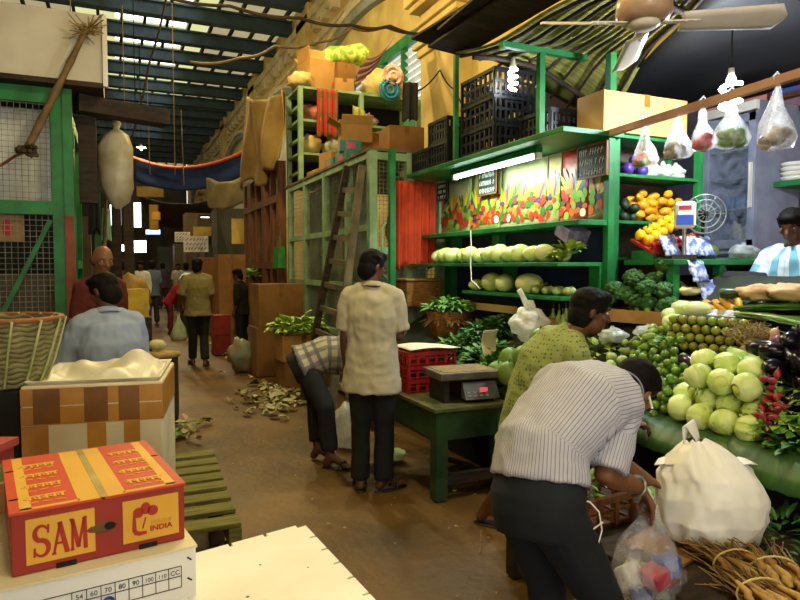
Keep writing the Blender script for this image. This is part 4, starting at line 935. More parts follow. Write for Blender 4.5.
# shelves and picture on the side wall
t = thing('framed_print', 'purple framed picture on the wall near the right edge', 'picture', (5.9, 4.0, 2.8))
a = at_x(787, 70, 5.9); mb = MB(); mb.bb((5.86, a.y - .25, a.z - .27), (5.93, a.y + .17, a.z + .25)); mb.build('frame', m_wood, t); mb = MB(); mb.bb((5.85, a.y - .21, a.z - .23), (5.865, a.y + .13, a.z + .21)); mb.build('print', mat('purple_print', '6a4f9c', '3f63a8', scale=9, lo=.45, hi=.55), t)
t = thing('wall_shelf', 'small green wall shelf near the right edge of the stall', 'shelf', (5.7, 3.9, 2.3)); a = at_x(792, 182, 5.6)
mb = MB(); mb.bb((5.45, a.y - .45, a.z - .05), (5.94, a.y + .1, a.z)); mb.build('board', m_green, t)
for k in range(4):
    mb = MB(); mb.lathe([(0, .0), (.1, .0), (.13, .035), (.125, .038), (.095, .008), (0, .008)], (5.6, a.y - .04, a.z + .002 + k * .042), 20); tag(mb.build('white_dish', m_white), ['bottom', 'second', 'third', 'top'][k] + ' white dish of the stack on the green wall shelf', 'dish', 'stacked white dishes')
mb = MB(); a = at_d(756, 277, 5.0); c = V((a.x, a.y, 1.302)); mb.lathe([(0, 0), (.19, 0), (.2, .15), (.19, .3), (0, .3)], c, 20); t = thing('wooden_tub', 'brown wooden tub with a green rim beside the seller', 'tub', c); mb.build('tub_body', mat('tub_wood', '8a5a30', '65401f', stretch=(8, 8, 1)), t)
mb = MB(); mb.lathe([(.2, .24), (.215, .26), (.215, .33), (.195, .335), (.19, .3)], c, 20); mb.build('green_rim', m_green, t)
# pole with hanging bags
pa, pb = at_d(608, 134, 4.75), at_d(812, 70, 3.15)
mb = MB(); mb.bar(pa, pb, .045, .045); tag(mb.build('hanging_pole', mat('pinkish_timber', 'b08468', '946a52', scale=4)), 'pinkish wooden pole from which filled plastic bags hang', 'pole')
def bag_on_pole(u, h, r, cols, label, film_m):
    s = (u - 608) / 204; p = pa.lerp(pb, s)
    # find the point under pixel column u along the pole
    best = min((abs(((pa.lerp(pb, k / 100) - CAM).dot(RT) / (pa.lerp(pb, k / 100) - CAM).dot(FW)) * 640 + 400 - u), k) for k in range(101))[1]
    p = pa.lerp(pb, best / 100) - V((0, 0, .03)); t = thing('hanging_bag', label, 'bag', p - V((0, 0, h)), 0, 'filled plastic bags on the pole')
    mb = MB(); prof = [(.012, 0), (.02, -h * .06), (r * .42, -h * .32), (r * .8, -h * .58), (r, -h * .8), (r * .85, -h * .95), (r * .3, -h)]
    mb.lathe(prof, p, 22, wob=.1); mb.wrinkle(.012, 14, u); mb.build('bag_film', film_m, t)
    mb = MB(); mb.tube([p + V((0, 0, .0)), p + V((.03, 0, .05)), p + V((0, 0, .075)), p + V((-.03, 0, .05)), p + V((0, 0, .0))], .006, 6); mb.build('bag_loop', film_m, t)
    mb = MB()
    for i in range(14):
        a = R.uniform(0, 2 * pi); q = r * .55 * math.sqrt(R.random()); z = -h * R.uniform(.68, .9); mb.ell(p + V((q * cos(a), q * sin(a), z)), (.035, .035, .03), n=8, k=6, m=R.randrange(len(cols)))
    mb.build('contents', [mat('bag_fill_' + c, c) for c in cols], t)
fb = film('clear_bag', 'eef0f2', .3)
for a in ((645, .27, .085, ['6d8a3a', 'b8322a', 'c8b48a'], 'leftmost bag on the wooden pole, filled with mixed vegetables'), (678, .27, .09, ['8a7a5c', '5c5040'], 'second bag from the left on the pole, with brown contents'), (704, .25, .075, ['c02a2e', 'a81f2a'], 'bag of red chillies hanging on the wooden pole'), (731, .27, .1, ['5c8a3f', '77a45a'], 'bag of green beans hanging under the dazzling bulb'), (777, .33, .095, ['a09078', '6a5a48'], 'rightmost and nearest bag on the wooden pole')):
    bag_on_pole(*a, fb)
# ceiling fan
fc = at_d(644, 12, 2.9); t = thing('ceiling_fan', 'white three bladed ceiling fan above the stall front', 'fan', fc)
m_fan = mat('fan_white', 'ddd6cf', 'cfc6be', rough=.35)
mb = MB(); mb.lathe([(0, -.075), (.05, -.075), (.07, -.06), (.07, -.045)], fc, 20); mb.build('lower_cap', m_white, t)
mb = MB(); mb.lathe([(.03, -.05), (.1, -.045), (.125, -.01), (.12, .05), (.08, .1), (.03, .12), (0, .12)], fc, 28); mb.build('motor_housing', mat('fan_beige', 'b99a7c', '9c7f66', rough=.3), t)
mb = MB(); mb.cyl(fc + V((0, 0, .1)), (fc.x, fc.y, 6.2), .013); mb.build('down_rod', m_white, t)
mb = MB(); mb.lathe([(.015, .2), (.05, .17), (.05, .15), (0, .14)], fc, 16); mb.build('canopy_cup', m_white, t)
def blade(u, v, dz, L, w):
    tip = at_d(u, v, 2.9); z = fc.z + dz; tip = at_z(u, v, z); d = (tip - fc); d.z = 0; L = d.length; d.normalize(); sd = V((-d.y, d.x, 0)); o = V((fc.x, fc.y, z))
    return d, sd, o, L
for (u, v) in ((786, 16), (618, 80), (541, 23)):
    d, sd, o, L = blade(u, v, -.05, 0, 0); L = min(L, .68)
    mb = MB(); tl = rad(10); n = 12
    def bp(a, b): 
        w = .065 * (.85 + .25 * a) * (1 if a < .93 else math.sqrt(max(0, 1 - ((a - .93) / .07) ** 2)) * .8 + .2)
        return o + d * (.16 + (L - .16) * a) + sd * (b - .5) * 2 * w * .95 + V((0, 0, -(b - .5) * 2 * w * .42 - .012 * (1 - (b - .5) ** 2 * 4) * .5))
    mb.grid(lambda a, b: bp(a, b), n, 4); mb.build('blade', m_fan, t, solid=.004)
    mb = MB(); mb.bar(o + d * .08, o + d * .24, .035, .006); 
    for q in (.18, .215): mb.ell(o + d * q + sd * .02 - V((0, 0, .006)), (.006, .006, .004), n=8, k=4); mb.ell(o + d * q - sd * .02 - V((0, 0, .006)), (.006, .006, .004), n=8, k=4)
    mb.build('blade_bracket', m_white, t)
# green table with weighing scale and red crates
t = thing('green_table', 'worn dark green wooden table under the weighing scale', 'table', (2.25, 4.1, 0))
TX0, TX1, TY0, TY1, TZ = 1.93, 2.48, 3.74, 4.72, .63
m_dg = mat('dark_green_wood', '2a4a20', '1a3015', rough=.6, scale=4, bump=.15)
mb = MB(); mb.bb((TX0 - .02, TY0 - .02, TZ - .03), (TX1 + .02, TY1 + .02, TZ)); mb.build('table_top', mat('worn_olive_top', '6a6430', '3f4a22', scale=6), t, bevel=.006)
mb = MB()
mb.bb((TX0, TY0, TZ - .22), (TX1, TY0 + .02, TZ - .03)); mb.bb((TX0, TY1 - .02, TZ - .22), (TX1, TY1, TZ - .03)); mb.bb((TX0, TY0, TZ - .22), (TX0 + .02, TY1, TZ - .03)); mb.bb((TX1 - .02, TY0, TZ - .22), (TX1, TY1, TZ - .03)); mb.build('apron', m_dg, t)
for x in (TX0 + .04, TX1 - .04):
    for y in (TY0 + .04, TY1 - .04): mb = MB(); mb.bb((x - .045, y - .045, 0), (x + .045, y + .045, TZ - .03)); mb.build('leg', m_dg, t, bevel=.004)
mb = MB(); mb.bb((TX0 + .08, TY0 + .01, .1), (TX1 - .08, TY0 + .05, .17)); mb.build('stretcher', m_darkwood, t)
t = thing('weighing_scale', 'grimy digital weighing scale with a red display on the table', 'scale', (2.25, 3.98, TZ), rad(-4))
m_sc = mat('grimy_metal', '6d6558', '47402f', rough=.5, metal=.4, scale=6)
mb = MB(); mb.bb((-.19, -.13, .0), (.19, .13, .015)); 
for s in (-1, 1): mb.bb((s * .17 - .02, -.13, .01), (s * .17 + .02, .13, .16))
mb.bb((-.05, -.1, .01), (.1, .13, .17)); mb.build('base_frame', mat('dark_scale_metal', '2b261f', '191510', rough=.5), t, world=False)
mb = MB(); mb.bb((-.23, -.17, .16), (.23, .17, .215)); mb.build('weighing_platter', m_sc, t, world=False, bevel=.008)
mb = MB(); mb.bb((-.2, -.15, .215), (.2, .15, .219)); mb.build('dirt_layer', mat('dry_husks', '8a7038', '5f4a22', scale=30, bump=.4), t, world=False)
p = MB(); p.add([V(q) for q in ((-.06, -.21, .03), (.2, -.21, .03), (.2, -.15, .14), (-.06, -.15, .14), (-.06, -.13, .03), (.2, -.13, .03), (.2, -.13, .14), (-.06, -.13, .14))], [(0, 1, 2, 3), (5, 4, 7, 6), (4, 0, 3, 7), (1, 5, 6, 2), (3, 2, 6, 7), (4, 5, 1, 0)])
p = p.build('display_panel', mat('grey_panel', '5d5f5e', '434544', rough=.4), t, world=False)
q = MB(); q.bar((.06, -.183, .088), (.115, -.183, .088), .003, .028); q.build('red_readout', mat_lamp('red_led', 'ff2a3a', 2.2), p, world=False)
for i in range(4):
    for j in range(2): q = MB(); q.box((-.03 + i * .045, -.203 + j * .014, .055 + j * .02), (.022, .005, .012)); q.build('key', mat('keys_grey', 'a9a9a4'), p, world=False)
for i in range(3): crate('red_crate', ['bottom', 'middle', 'top'][i] + ' red plastic crate of the stack beside the weighing scale', (2.16, 4.46, TZ + .002 + i * .103), (.4, .36, .1), m_rcrate, .05, 'red crates on the green table', 5)
mb = MB(); mb.grid(lambda u, v: V((1.98 + .42 * u, 4.25 + .34 * v, TZ + .325 + .012 * sin(u * 4) + .05 * max(0, u - .7) ** 1.2 * (1 - v))), 10, 8); tag(mb.build('paper_sheet', mat('bright_paper', 'e8e2d0', 'd8d0ba'), solid=.003), 'white sheet of paper lying on the top red crate', 'paper')
# digital scale head on the counter
p = at_d(685, 215, 4.45); t = thing('digital_scale_head', 'white and blue digital scale display on a pole', 'scale', (p.x, p.y, 1.625), rad(-45))
mb = MB(); mb.box((0, 0, p.z - 1.625), (.14, .05, .19)); mb.build('display_case', m_white, t, world=False, bevel=.025)
mb = MB(); mb.box((0, -.021, p.z - 1.625 - .035), (.11, .012, .07)); mb.build('blue_panel', mat('scale_blue', '2e4fae', '243f92'), t, world=False)
mb = MB(); mb.box((0, -.021, p.z - 1.625 + .05), (.08, .012, .028)); mb.build('red_display', mat('red_digits_panel', 'b83a34', '7a1f20'), t, world=False)
mb = MB(); mb.cyl((0, .02, 0), (0, .02, p.z - 1.625 - .08), .014); mb.build('pole', mat('steel', 'a5a7aa', rough=.3, metal=.8), t, world=False)
mb = MB(); mb.bb((-.08, -.02, .0), (.08, .14, .03)); mb.build('base', mat('dark_scale_metal', ''), t, world=False)
p = at_d(705, 214, 4.6); t = thing('desk_fan', 'small round grey fan behind the digital scale display', 'fan', (p.x, p.y, 1.625), rad(-38)); h = p.z - 1.625
mb = MB()
for r_ in (.14, .1, .06): mb.tube([(r_ * cos(a * pi / 12), .05 * (1 - r_ / .14) * -1, h + r_ * sin(a * pi / 12)) for a in range(25)], .005, 6)
for k in range(12): mb.tube([(.14 * cos(k * pi / 6), 0, h + .14 * sin(k * pi / 6)), (.02 * cos(k * pi / 6), -.045, h + .02 * sin(k * pi / 6))], .003, 5)
mb.build('guard', m_wire, t, world=False)
mb = MB(); mb.ell((0, .07, h), (.04, .06, .04)); mb.build('motor', m_dark, t, world=False)
mb = MB(); mb.cyl((0, .06, 0), (0, .06, h), .012); mb.cyl((0, .06, 0), (0, .06, .02), .09); mb.build('stand', m_dark, t, world=False)
# ---------------------------------------------------------------- vegetables
def on_bench(u, v, dz=0): r = ray(u, v); t = (CAM.z - .745 + .62 * 2.7 - dz) / (.62 * r.x - r.z); return CAM + r * t
def on_rear(u, v, dz=0): r = ray(u, v); t = (CAM.z - .625 + .58 * 2.42 - dz) / (.58 * r.x - r.z); return CAM + r * t
def rnd_rot(): return (R.uniform(0, 6), R.uniform(0, 6), R.uniform(0, 6))
def proto(name, mb, mats, parts=()):
    """a vegetable modelled round the origin; parts = [(name, mesh builder, material)]"""
    o = link(name, mb.mesh(name), mats if isinstance(mats, list) else [mats])
    for n, b, m in parts: link(n, b.mesh(n), [m], o)
    return o
def put(pr, p, rot=None, s=1, label=None, cat=None, group=None):
    if not pr.get('category'): o = pr; o.location = p; o.rotation_euler = rot or (0, 0, 0); o.scale = (s, s, s) if isinstance(s, (int, float)) else s
    else: o = dup(pr, p, rot or (0, 0, 0), s)
    return tag(o, label, cat, group)
m_stem = mat('dry_stem', '6f7a35', '4f5424')
def stem_mb(r, l, z): return MB().tube([(0, 0, z), (r * .3, 0, z + l * .6), (r, 0, z + l)], [r, r * .8, r * .9], 6)
TH = math.atan(.62); FIX = []
def settle(pix, r, push=.0, fixed=True):
    """lays balls side by side on the sloping bench, pushing them apart until none overlap"""
    P = [[(on_bench(u, v).x - 2.7) / cos(TH), on_bench(u, v).y] for u, v in pix]
    for it in range(140):
        mv = 0
        for i, a in enumerate(P):
            for b in P[:i]:
                dx, dy = a[0] - b[0], a[1] - b[1]; d = math.hypot(dx, dy) or 1e-4
                if d < 2.02 * r: k = (2.02 * r - d) / d * .5; a[0] += dx * k; a[1] += dy * k; b[0] -= dx * k; b[1] -= dy * k; mv = 1
            if fixed:
                for (s, y, q) in FIX:
                    dx, dy = a[0] - s, a[1] - y; d = math.hypot(dx, dy) or 1e-4
                    if d < (r + q): k = (r + q - d) / d; a[0] += dx * k; a[1] += dy * k; mv = 1
        if not mv: break
    out = []
    for a in P:
        FIX.append((a[0], a[1], r)); c = V((2.7 + a[0] * cos(TH) - sin(TH) * r, a[1], .738 + a[0] * sin(TH) + cos(TH) * r)); out.append(c); pile.b.append((c.x, c.y, c.z, r))
    return out
pile = Pile(lambda x, y: .738 + .62 * (x - 2.7) + .006)
# cabbages
def cabbage(seed, nleaf=7):
    mb = MB(); mb.ell((0, 0, 0), (.078, .08, .074), None, 22, 14, nz=.06, ns=2, seed=seed)
    lf = MB(); RR = random.Random(seed)
    for k in range(nleaf):
        a = 2 * pi * k / nleaf + RR.uniform(-.3, .3); tl = RR.uniform(.2, .8)
        def fn(u, v, a=a, tl=tl):
            th = (u - .5) * 1.9; ph = -1.1 + v * (1.5 + tl); rr = .082 + .006 * sin(u * 20 + k) * v + .004 * k / nleaf
            return V((rr * cos(ph) * cos(a + th * cos(ph * .7)), rr * cos(ph) * sin(a + th * cos(ph * .7)), rr * .95 * sin(ph)))
        lf.grid(fn, 8, 7)
    return mb, lf
m_cab = mat('cabbage_green', 'b4c452', 'd0d878', rough=.5, scale=5, bump=.15, bscale=25, rnd=.12); m_cabl = mat('cabbage_leaf', 'b4cc5a', 'dbe6a0', rough=.5, scale=9, stretch=(1, 1, .3), rnd=.12, bump=.2, bscale=30)
cabs = []
for s in (1, 2, 3):
    a, b = cabbage(s); cabs.append(proto('cabbage', a, m_cab, [('outer_leaves', b, m_cabl)]))
CB = [(694, 418), (711, 421), (736, 426), (681, 410), (696, 401), (713, 406), (735, 405), (679, 400), (686, 391), (711, 388), (733, 390), (699, 380), (716, 376), (727, 414), (705, 396)]
c0 = on_bench(715, 427); s0 = (c0.x - 2.7) / cos(TH); CC = []; cr = .066
for lay in range(2):
    for i in range(2):
        for j in range(4 - lay):
            y = c0.y + (j - 1.5 + lay * .5 + (.25 if i % 2 else -.1)) * 2.06 * cr + R.uniform(-.006, .006); s_ = s0 + i * 1.8 * cr + lay * .9 * cr + R.uniform(-.006, .006)
            x = 2.7 + s_ * cos(TH) - sin(TH) * cr; q = pile.drop(x, y, cr); CC.append(q)
            if lay == 0: FIX.append((s_, y, cr))
for i, q in enumerate(CC):
    put(cabs[i % 3], q, rnd_rot(), R.uniform(.79, .83), 'pale green cabbage in the heap above the white carrier bag', 'cabbage', 'cabbages in the front heap')
# loose big cabbage leaves at the right of the heap
def leafy(name, label, c, n, L, W, m, spread=1, up=.5, grp=None, cat='greens', wav=.3, bend=.8, flat=1, slope=.6):
    mb = MB()
    for i in range(n):
        a = R.uniform(0, 2 * pi); rr = spread * math.sqrt(R.random()); o = V((rr * cos(a), rr * sin(a), 0)); o.z = slope * o.x + (1 - (rr / spread) ** 2) * spread * .55 * R.uniform(.3, 1) + .01
        d = V((cos(a) * (1 - up) + R.uniform(-.3, .3), sin(a) * (1 - up) + R.uniform(-.3, .3), up + R.uniform(-.25, .25)))
        mb.leaf(V(c) + o, d, V((R.uniform(-.3, .3), R.uniform(-.3, .3), 1)), L * R.uniform(.6, 1.1), W * R.uniform(.7, 1.1), bend * R.uniform(.4, 1.2), 0, 4, wav)
    lo = min(p.z for p in mb.v)
    return tag(mb.build(name, m), label, cat, grp)
m_lett = mat('lettuce_green', '8fb53a', 'b9d465', rough=.5, scale=8); m_herb = mat('herb_green', '3f7426', '6a9a3a', rough=.55, scale=10); m_dherb = mat('deep_herb_green', '2c5420', '4a7a2c', rough=.55, scale=10)
m_lgreen = mat('leek_green', '5c9440', '85b25a', rough=.5, scale=6)
p = on_bench(748, 378, .1); leafy('cauliflower_leaves', 'loose bright green leaves at the right of the cabbage heap', p, 26, .16, .1, m_lett, .09, .35)
p = on_bench(764, 385, .05); tag(MB().tube([p, p + V((.06, -.05, .03)), p + V((.14, -.14, .0))], [.012, .014, .02], 8).build('leaf_stalk', mat('pale_stalk', 'cfd8a0')), 'pale leaf stalk sticking out right of the cabbage heap', 'stalk')
# small round fruit in rows and heaps
def ball(name, r, el, m, k=10): return proto(name, MB().ell((0, 0, 0), (r, r, r * el), None, k + 2, k - 2, nz=.05), m, [('stalk', stem_mb(.003, .008, r * el * .95), m_stem)])
tom = ball('green_tomato', .027, .92, mat('green_tomato_skin', '6f8f2c', '9a8a34', rough=.3, scale=6, rnd=.22))
WA, WB = on_bench(664, 360), on_bench(741, 357); wd = WB - WA; wl = math.hypot(wd.x, wd.y); wu = V((wd.x / wl, wd.y / wl, 0)); wn = V((-wu.y, wu.x, 0))
if wn.dot(FW) < 0: wn = -wn
wz = max(WA.z, WB.z) + .03
mb = MB(); c = (WA + WB) / 2 + wn * .235; mb.box((c.x, c.y, wz + .06), (wl, .3, .22), math.atan2(wu.y, wu.x)); tag(mb.build('display_box', m_darkwood), 'dark box behind the stacked rows of green tomatoes', 'box')
for r_ in range(4):
    nt = int(wl / .06)
    for k in range(nt + 1):
        q = WA + wu * (.06 * k + .03 * (r_ % 2)) + wn * (.012 * r_ + .01); q = V((q.x + R.uniform(-.003, .003), q.y, wz + .052 * r_)); pile.b.append((q.x, q.y, q.z, .029))
        put(tom, q, rnd_rot(), 1.06, 'small green tomato in the stacked rows behind the onion bunch', 'tomato', 'green tomatoes stacked in rows')
lime = ball('lime', .024, 1.12, mat('lime_skin', '4f7a22', '7d9a3a', rough=.35, scale=7, rnd=.25))
c0, c1, c2 = on_bench(630, 382, .03), on_bench(688, 382, .03), on_bench(660, 345, .03)
for i in range(100):
    u, v = R.gauss(657, 15), R.uniform(356, 388)
    if (u > 676 and v < 360) or not 628 < u < 688: continue
    p = on_bench(u, v, .03); q = pile.low(p.x - .08, p.x + .08, p.y - .08, p.y + .08, .0245, 12)
    put(lime, q, rnd_rot(), R.uniform(.92, 1), 'green lime in the big heap left of the purple aubergines', 'lime', 'limes in the big heap')
for i in range(22):
    p = on_bench(R.uniform(644, 682), R.uniform(392, 408), .02); q = pile.low(p.x - .05, p.x + .05, p.y - .05, p.y + .05, .0245, 5)
    put(lime, q, rnd_rot(), R.uniform(.92, 1), 'lime in the lower scatter beside the bending man\'s head', 'lime', 'limes in the lower scatter')
mang = proto('green_mango', MB().ell((0, 0, 0), (.024, .026, .045), None, 12, 8, nz=.1), mat('mango_skin', '6a8a2c', '8f9a44', rough=.4, scale=6, rnd=.2), [('stalk', stem_mb(.003, .008, .043), m_stem)])
for i in range(20):
    p = on_bench(R.uniform(626, 656), R.uniform(344, 358), .05); q = pile.low(p.x - .04, p.x + .04, p.y - .04, p.y + .04, .028, 6)
    put(mang, q, (pi / 2 + R.uniform(-.3, .3), R.uniform(-.3, .3), R.uniform(0, 6)), R.uniform(.85, 1), 'small elongated green mango above the big lime heap', 'mango', 'green mangoes above the limes')
tinda = proto('round_gourd', MB().ell((0, 0, 0), (.036, .036, .032), None, 14, 9, nz=.06), mat('striped_gourd_skin', 'c4d08a', '7f9a44', rough=.4, scale=5, stretch=(4, 4, .6), rnd=.15), [('stalk', stem_mb(.005, .012, .03), m_stem)])
for i in range(13):
    p = on_bench(R.uniform(588, 622), R.uniform(362, 388), .02); q = pile.low(p.x - .05, p.x + .05, p.y - .05, p.y + .05, .036, 8)
    put(tinda, q, (R.uniform(-.6, .6), R.uniform(-.6, .6), 0), 1, 'small round striped gourd between the two bending men', 'gourd', 'small round gourds')
m_poly = film('polythene', 'eef2f2', .5); m_polyw = film('white_polythene', 'f2f0e6', .86)
p = on_bench(600, 352, .02); leafy('yellow_greens', 'yellowish green leafy heap in front of the green shirted man', p, 40, .1, .05, mat('yellow_green_leaf', '9aa83a', '6f8a2c', scale=9), .1, .4)
def plastic(name, label, c, r, m, seed=1, handles=False, cat='bag', fill=None):
    t = thing(name, label, cat, (c[0], c[1], c[2])); mb = MB(); mb.ell((c[0], c[1], c[2] + r[2]), r, None, 26, 16, nz=.3, ns=2.4, seed=seed); mb.wrinkle(min(r) * .12, 18, seed)
    for q in mb.v: q.z = max(q.z, c[2] + .003 + max(0, q.z - c[2]) * .02)
    mb.build('bag_body', m, t)
    mb = MB(); z = c[2] + r[2] * 1.9
    for k in range(9):
        a = 2 * pi * k / 9; mb.leaf(V((c[0], c[1], z - .01)), V((cos(a), sin(a), 1.2)), V((cos(a), sin(a), -.6)), r[2] * .7, r[2] * .5, .6, 0, 3, .4)
    mb.build('tied_top', m, t)
    if fill: MB().ell((c[0], c[1], c[2] + r[2]), (r[0] * .7, r[1] * .7, r[2] * .8), nz=.3).build('contents', fill, t)
    return t
p = on_bench(612, 343, .06); plastic('tied_bag', 'clear knotted plastic bag lying beyond the green shirted man', (p.x, p.y, p.z), (.1, .09, .05), m_poly, 3, fill=mat('bag_greens', '8a9a44', '6a7a34'))
p = on_bench(648, 338, .08); plastic('tied_bag', 'clear plastic bag on the far side of the lime heap', (p.x, p.y, p.z), (.09, .08, .04), m_poly, 5)
p = on_bench(668, 345, .1); leafy('chilli_greens', 'bright green chillies heaped between the limes and tomatoes', p, 70, .07, .012, m_lgreen, .07, .35, bend=.3, wav=0)
# broccoli in a wooden tray
p = on_bench(637, 324, 0)
t = thing('wooden_tray', 'pale wooden tray holding the broccoli heads', 'tray', (p.x, p.y, bz(p.x))); trx, try_ = p.x, p.y
A, B = on_bench(604, 325, .04), on_bench(672, 322, .04); d = (B - A); d.z = 0; L = d.length; d.normalize(); nrm = V((-d.y, d.x, 0))
if nrm.dot(FW) < 0: nrm = -nrm
zt = max(A.z, B.z) + .0; mb = MB()
an = math.atan2(d.y, d.x); ctr = (A + B) / 2; W = .3; zb = bz(max(A.x, B.x)) + .06
mb.box(ctr + V((0, 0, zb - ctr.z)), (L, .015, .09), an); mb.box(ctr + nrm * W + V((0, 0, zb + .06 - ctr.z)), (L, .015, .12), an)
mb.box(A.lerp(A + nrm * W, .5) + V((0, 0, zb - A.z)), (.015, W, .09), an); mb.box(B.lerp(B + nrm * W, .5) + V((0, 0, zb - B.z)), (.015, W, .09), an); mb.box(ctr + nrm * W / 2 + V((0, 0, zb - .04 - ctr.z)), (L, W, .01), an)
mb.build('tray_body', mat('pale_crate_wood', 'b58a52', '8f6a3a', scale=4), t)
def broc(seed):
    RR = random.Random(seed); mb = MB(); mb.ell((0, 0, .02), (.055, .055, .04), None, 12, 8)
    for k in range(46):
        a = RR.uniform(0, 2 * pi); e = RR.uniform(0, 1.5); d = V((sin(e) * cos(a), sin(e) * sin(a), cos(e))); mb.ell(V((d.x * .058, d.y * .058, .02 + d.z * .042)), (.017, .017, .014), None, 7, 5, nz=.4, ns=6, seed=k)
    return mb, MB().tube([(0, 0, -.05), (0, 0, .02)], [.018, .03], 8)
brs = []
for s in (5, 6): a, b = broc(s); brs.append(proto('broccoli', a, mat('broccoli_green', '3a6428', '244a1e', rough=.8, scale=14, rnd=.15), [('stalk', b, mat('broccoli_stalk', '88a85a'))]))
bp_ = Pile(lambda x, y: zb + .02); n_ = 0
for r_ in range(3):
    for k in range(8 - r_):
        c = A + d * (.06 + (L - .12) * R.random()) + nrm * R.uniform(.05, .26); q = bp_.low(c.x - .06, c.x + .06, c.y - .05, c.y + .05, .054, 8)
        put(brs[(k + r_) % 2], q, (R.uniform(-.5, .5), R.uniform(-.5, .5), R.uniform(0, 6)), 1.06, 'dark green broccoli head in the wooden tray', 'broccoli', 'broccoli heads in the tray')
# pale squashes, zucchini
pk = mat('pale_squash_skin', 'b9cc7a', 'd8e0a8', rough=.45, scale=6, stretch=(3, 3, .5), rnd=.1)
chow = proto('pale_squash', MB().lathe([(0, -.09), (.035, -.08), (.052, -.04), (.05, .01), (.038, .06), (.02, .085), (0, .09)], n=14, wob=.06), pk, [('stalk', stem_mb(.008, .02, .085), m_stem)])
for i, (u, v) in enumerate(((676, 322), (692, 323), (671, 317), (685, 314), (668, 309), (697, 318))):
    p = on_bench(u, v, .05); q = pile.drop(p.x, p.y, .05); put(chow, q, (pi / 2, R.uniform(-.4, .4), R.uniform(-.8, .8) + 1.2), 1, 'pale green squash lying above the tomato rows', 'squash', 'pale squashes above the tomato rows')
zuc = proto('yellow_zucchini', MB().tube([(0, 0, -.1), (0, 0, -.085), (0, 0, 0), (.004, 0, .08), (.006, 0, .1)], [.012, .026, .027, .022, .012], 12), mat('zucchini_yellow', 'e0a81c', 'c98a12', rough=.35, scale=5), [('stalk', stem_mb(.009, .03, .1), mat('green_stem', '5f8a2f'))])
for i, (u, v, rz, lb) in enumerate(((714, 306, .9, 'leftmost yellow zucchini lying on the blue tray'), (723, 306, .8, 'second yellow zucchini from the left on the blue tray'), (730, 307, .7, 'short yellow zucchini right of the other two'), (737, 303, .2, 'yellow zucchini under the dark cucumber'))):
    p = on_bench(u, v, .05); q = pile.drop(p.x, p.y, .03); put(zuc, q, (pi / 2 + .55, 0, rz - .9), .95, lb, 'zucchini', 'yellow zucchini')
p = on_bench(737, 294, .1); tag(MB().tube([p + V((-.1, .05, .0)), p + V((-.09, .045, .005)), p, p + V((.09, -.04, .02)), p + V((.11, -.05, .02))], [.01, .032, .036, .03, .01], 12).build('cucumber', mat('cucumber_skin', '2f4a26', '1f3319', rough=.35, scale=8)), 'dark green cucumber lying over the yellow zucchini', 'cucumber')
A1, B1 = on_bench(704, 312, .01), on_bench(742, 312, .01); tag(MB().box((A1 + B1) / 2 + V((.06, .06, .05)), ((B1 - A1).length, .16, .02), math.atan2(B1.y - A1.y, B1.x - A1.x)).build('blue_tray', mat('blue_plastic', '27479c', '1b3474', rough=.4)), 'blue plastic tray under the yellow zucchini', 'tray')
p = on_bench(722, 321, .02)
mb = MB(); mb.grid(lambda u, v: on_bench(702 + 46 * u, 327 - 14 * v, .03) + V((0, 0, .03 * NZ.noise(V((u * 5, v * 4, 2))) + .02)), 20, 8); tag(mb.build('plastic_sheet', film('clear_sheet', 'eef2f4', .5), solid=.002), 'crumpled clear plastic sheet below the yellow zucchini', 'sheet')
# bundles of spring onions / long beans at the right
def stalks(name, label, a, b, n, r, m, jit=.05, sag=.02, cat='bundle', grp=None, m2=None, rr=.0045, lift=.03):
    mb = MB(); d = b - a; s = d.cross(V((0, 0, 1))).normalized()
    for i in range(n):
        o = s * R.uniform(-r, r) + V((0, 0, R.uniform(0, lift))); e = s * R.uniform(-r, r) * 1.4 + V((0, 0, R.uniform(0, lift * .7)))
        P = [a + o, a.lerp(b, .33) + o.lerp(e, .4) + V((0, 0, R.uniform(0, sag))), a.lerp(b, .7) + e + V((0, 0, R.uniform(0, sag))), b + e + d * R.uniform(-.1, .15)]
        mb.tube(P, [rr, rr, rr * .8, rr * .3], 5, m=0 if not m2 or i % 3 else 1)
    return tag(mb.build(name, [m, m2 or m]), label, cat, grp)
m_white_st = mat('white_stalk', 'd8dcc0', 'b9c68a')
stalks('spring_onion_bundle', 'long bundle of green spring onions at the right edge', on_bench(742, 317, .05), on_bench(812, 326, .05), 70, .07, m_lgreen, m2=m_white_st)
stalks('long_bean_bundle', 'dark green bundle of long beans behind the spring onions', on_bench(738, 311, .06), on_bench(812, 309, .08), 60, .05, m_herb)
p = on_bench(778, 305, .0)
for i, (u, v, lb) in enumerate(((765, 299, 'tan filled sack lying behind the long beans'), (797, 300, 'second tan sack at the right edge behind the long beans'))):
    p = on_bench(u, v + 16, .03); bundle('tan_sack', lb, (p.x + .05, p.y + .05, bz(p.x + .2) - .01), (.17, .12, .055), mat('tan_sack_cloth', 'c9a878', 'a8875a', scale=6, bump=.3), 40 + i, cat='sack')
for i, (u, v, lb) in enumerate(((672, 290, 'cream packet of baby corn above the broccoli tray'), (690, 296, 'clear packet of pale corn beside the cream packet'), (668, 298, 'lower cream packet beside the broccoli'))):
    p = on_bench(u, v, .03); bundle('corn_packet', lb, (p.x, p.y, p.z), (.1, .07, .035), [m_sackw, mat('corn_pack', 'c9bd7c', 'a8a06a', rough=.3), m_sackw][i], 50 + i, cat='packet')
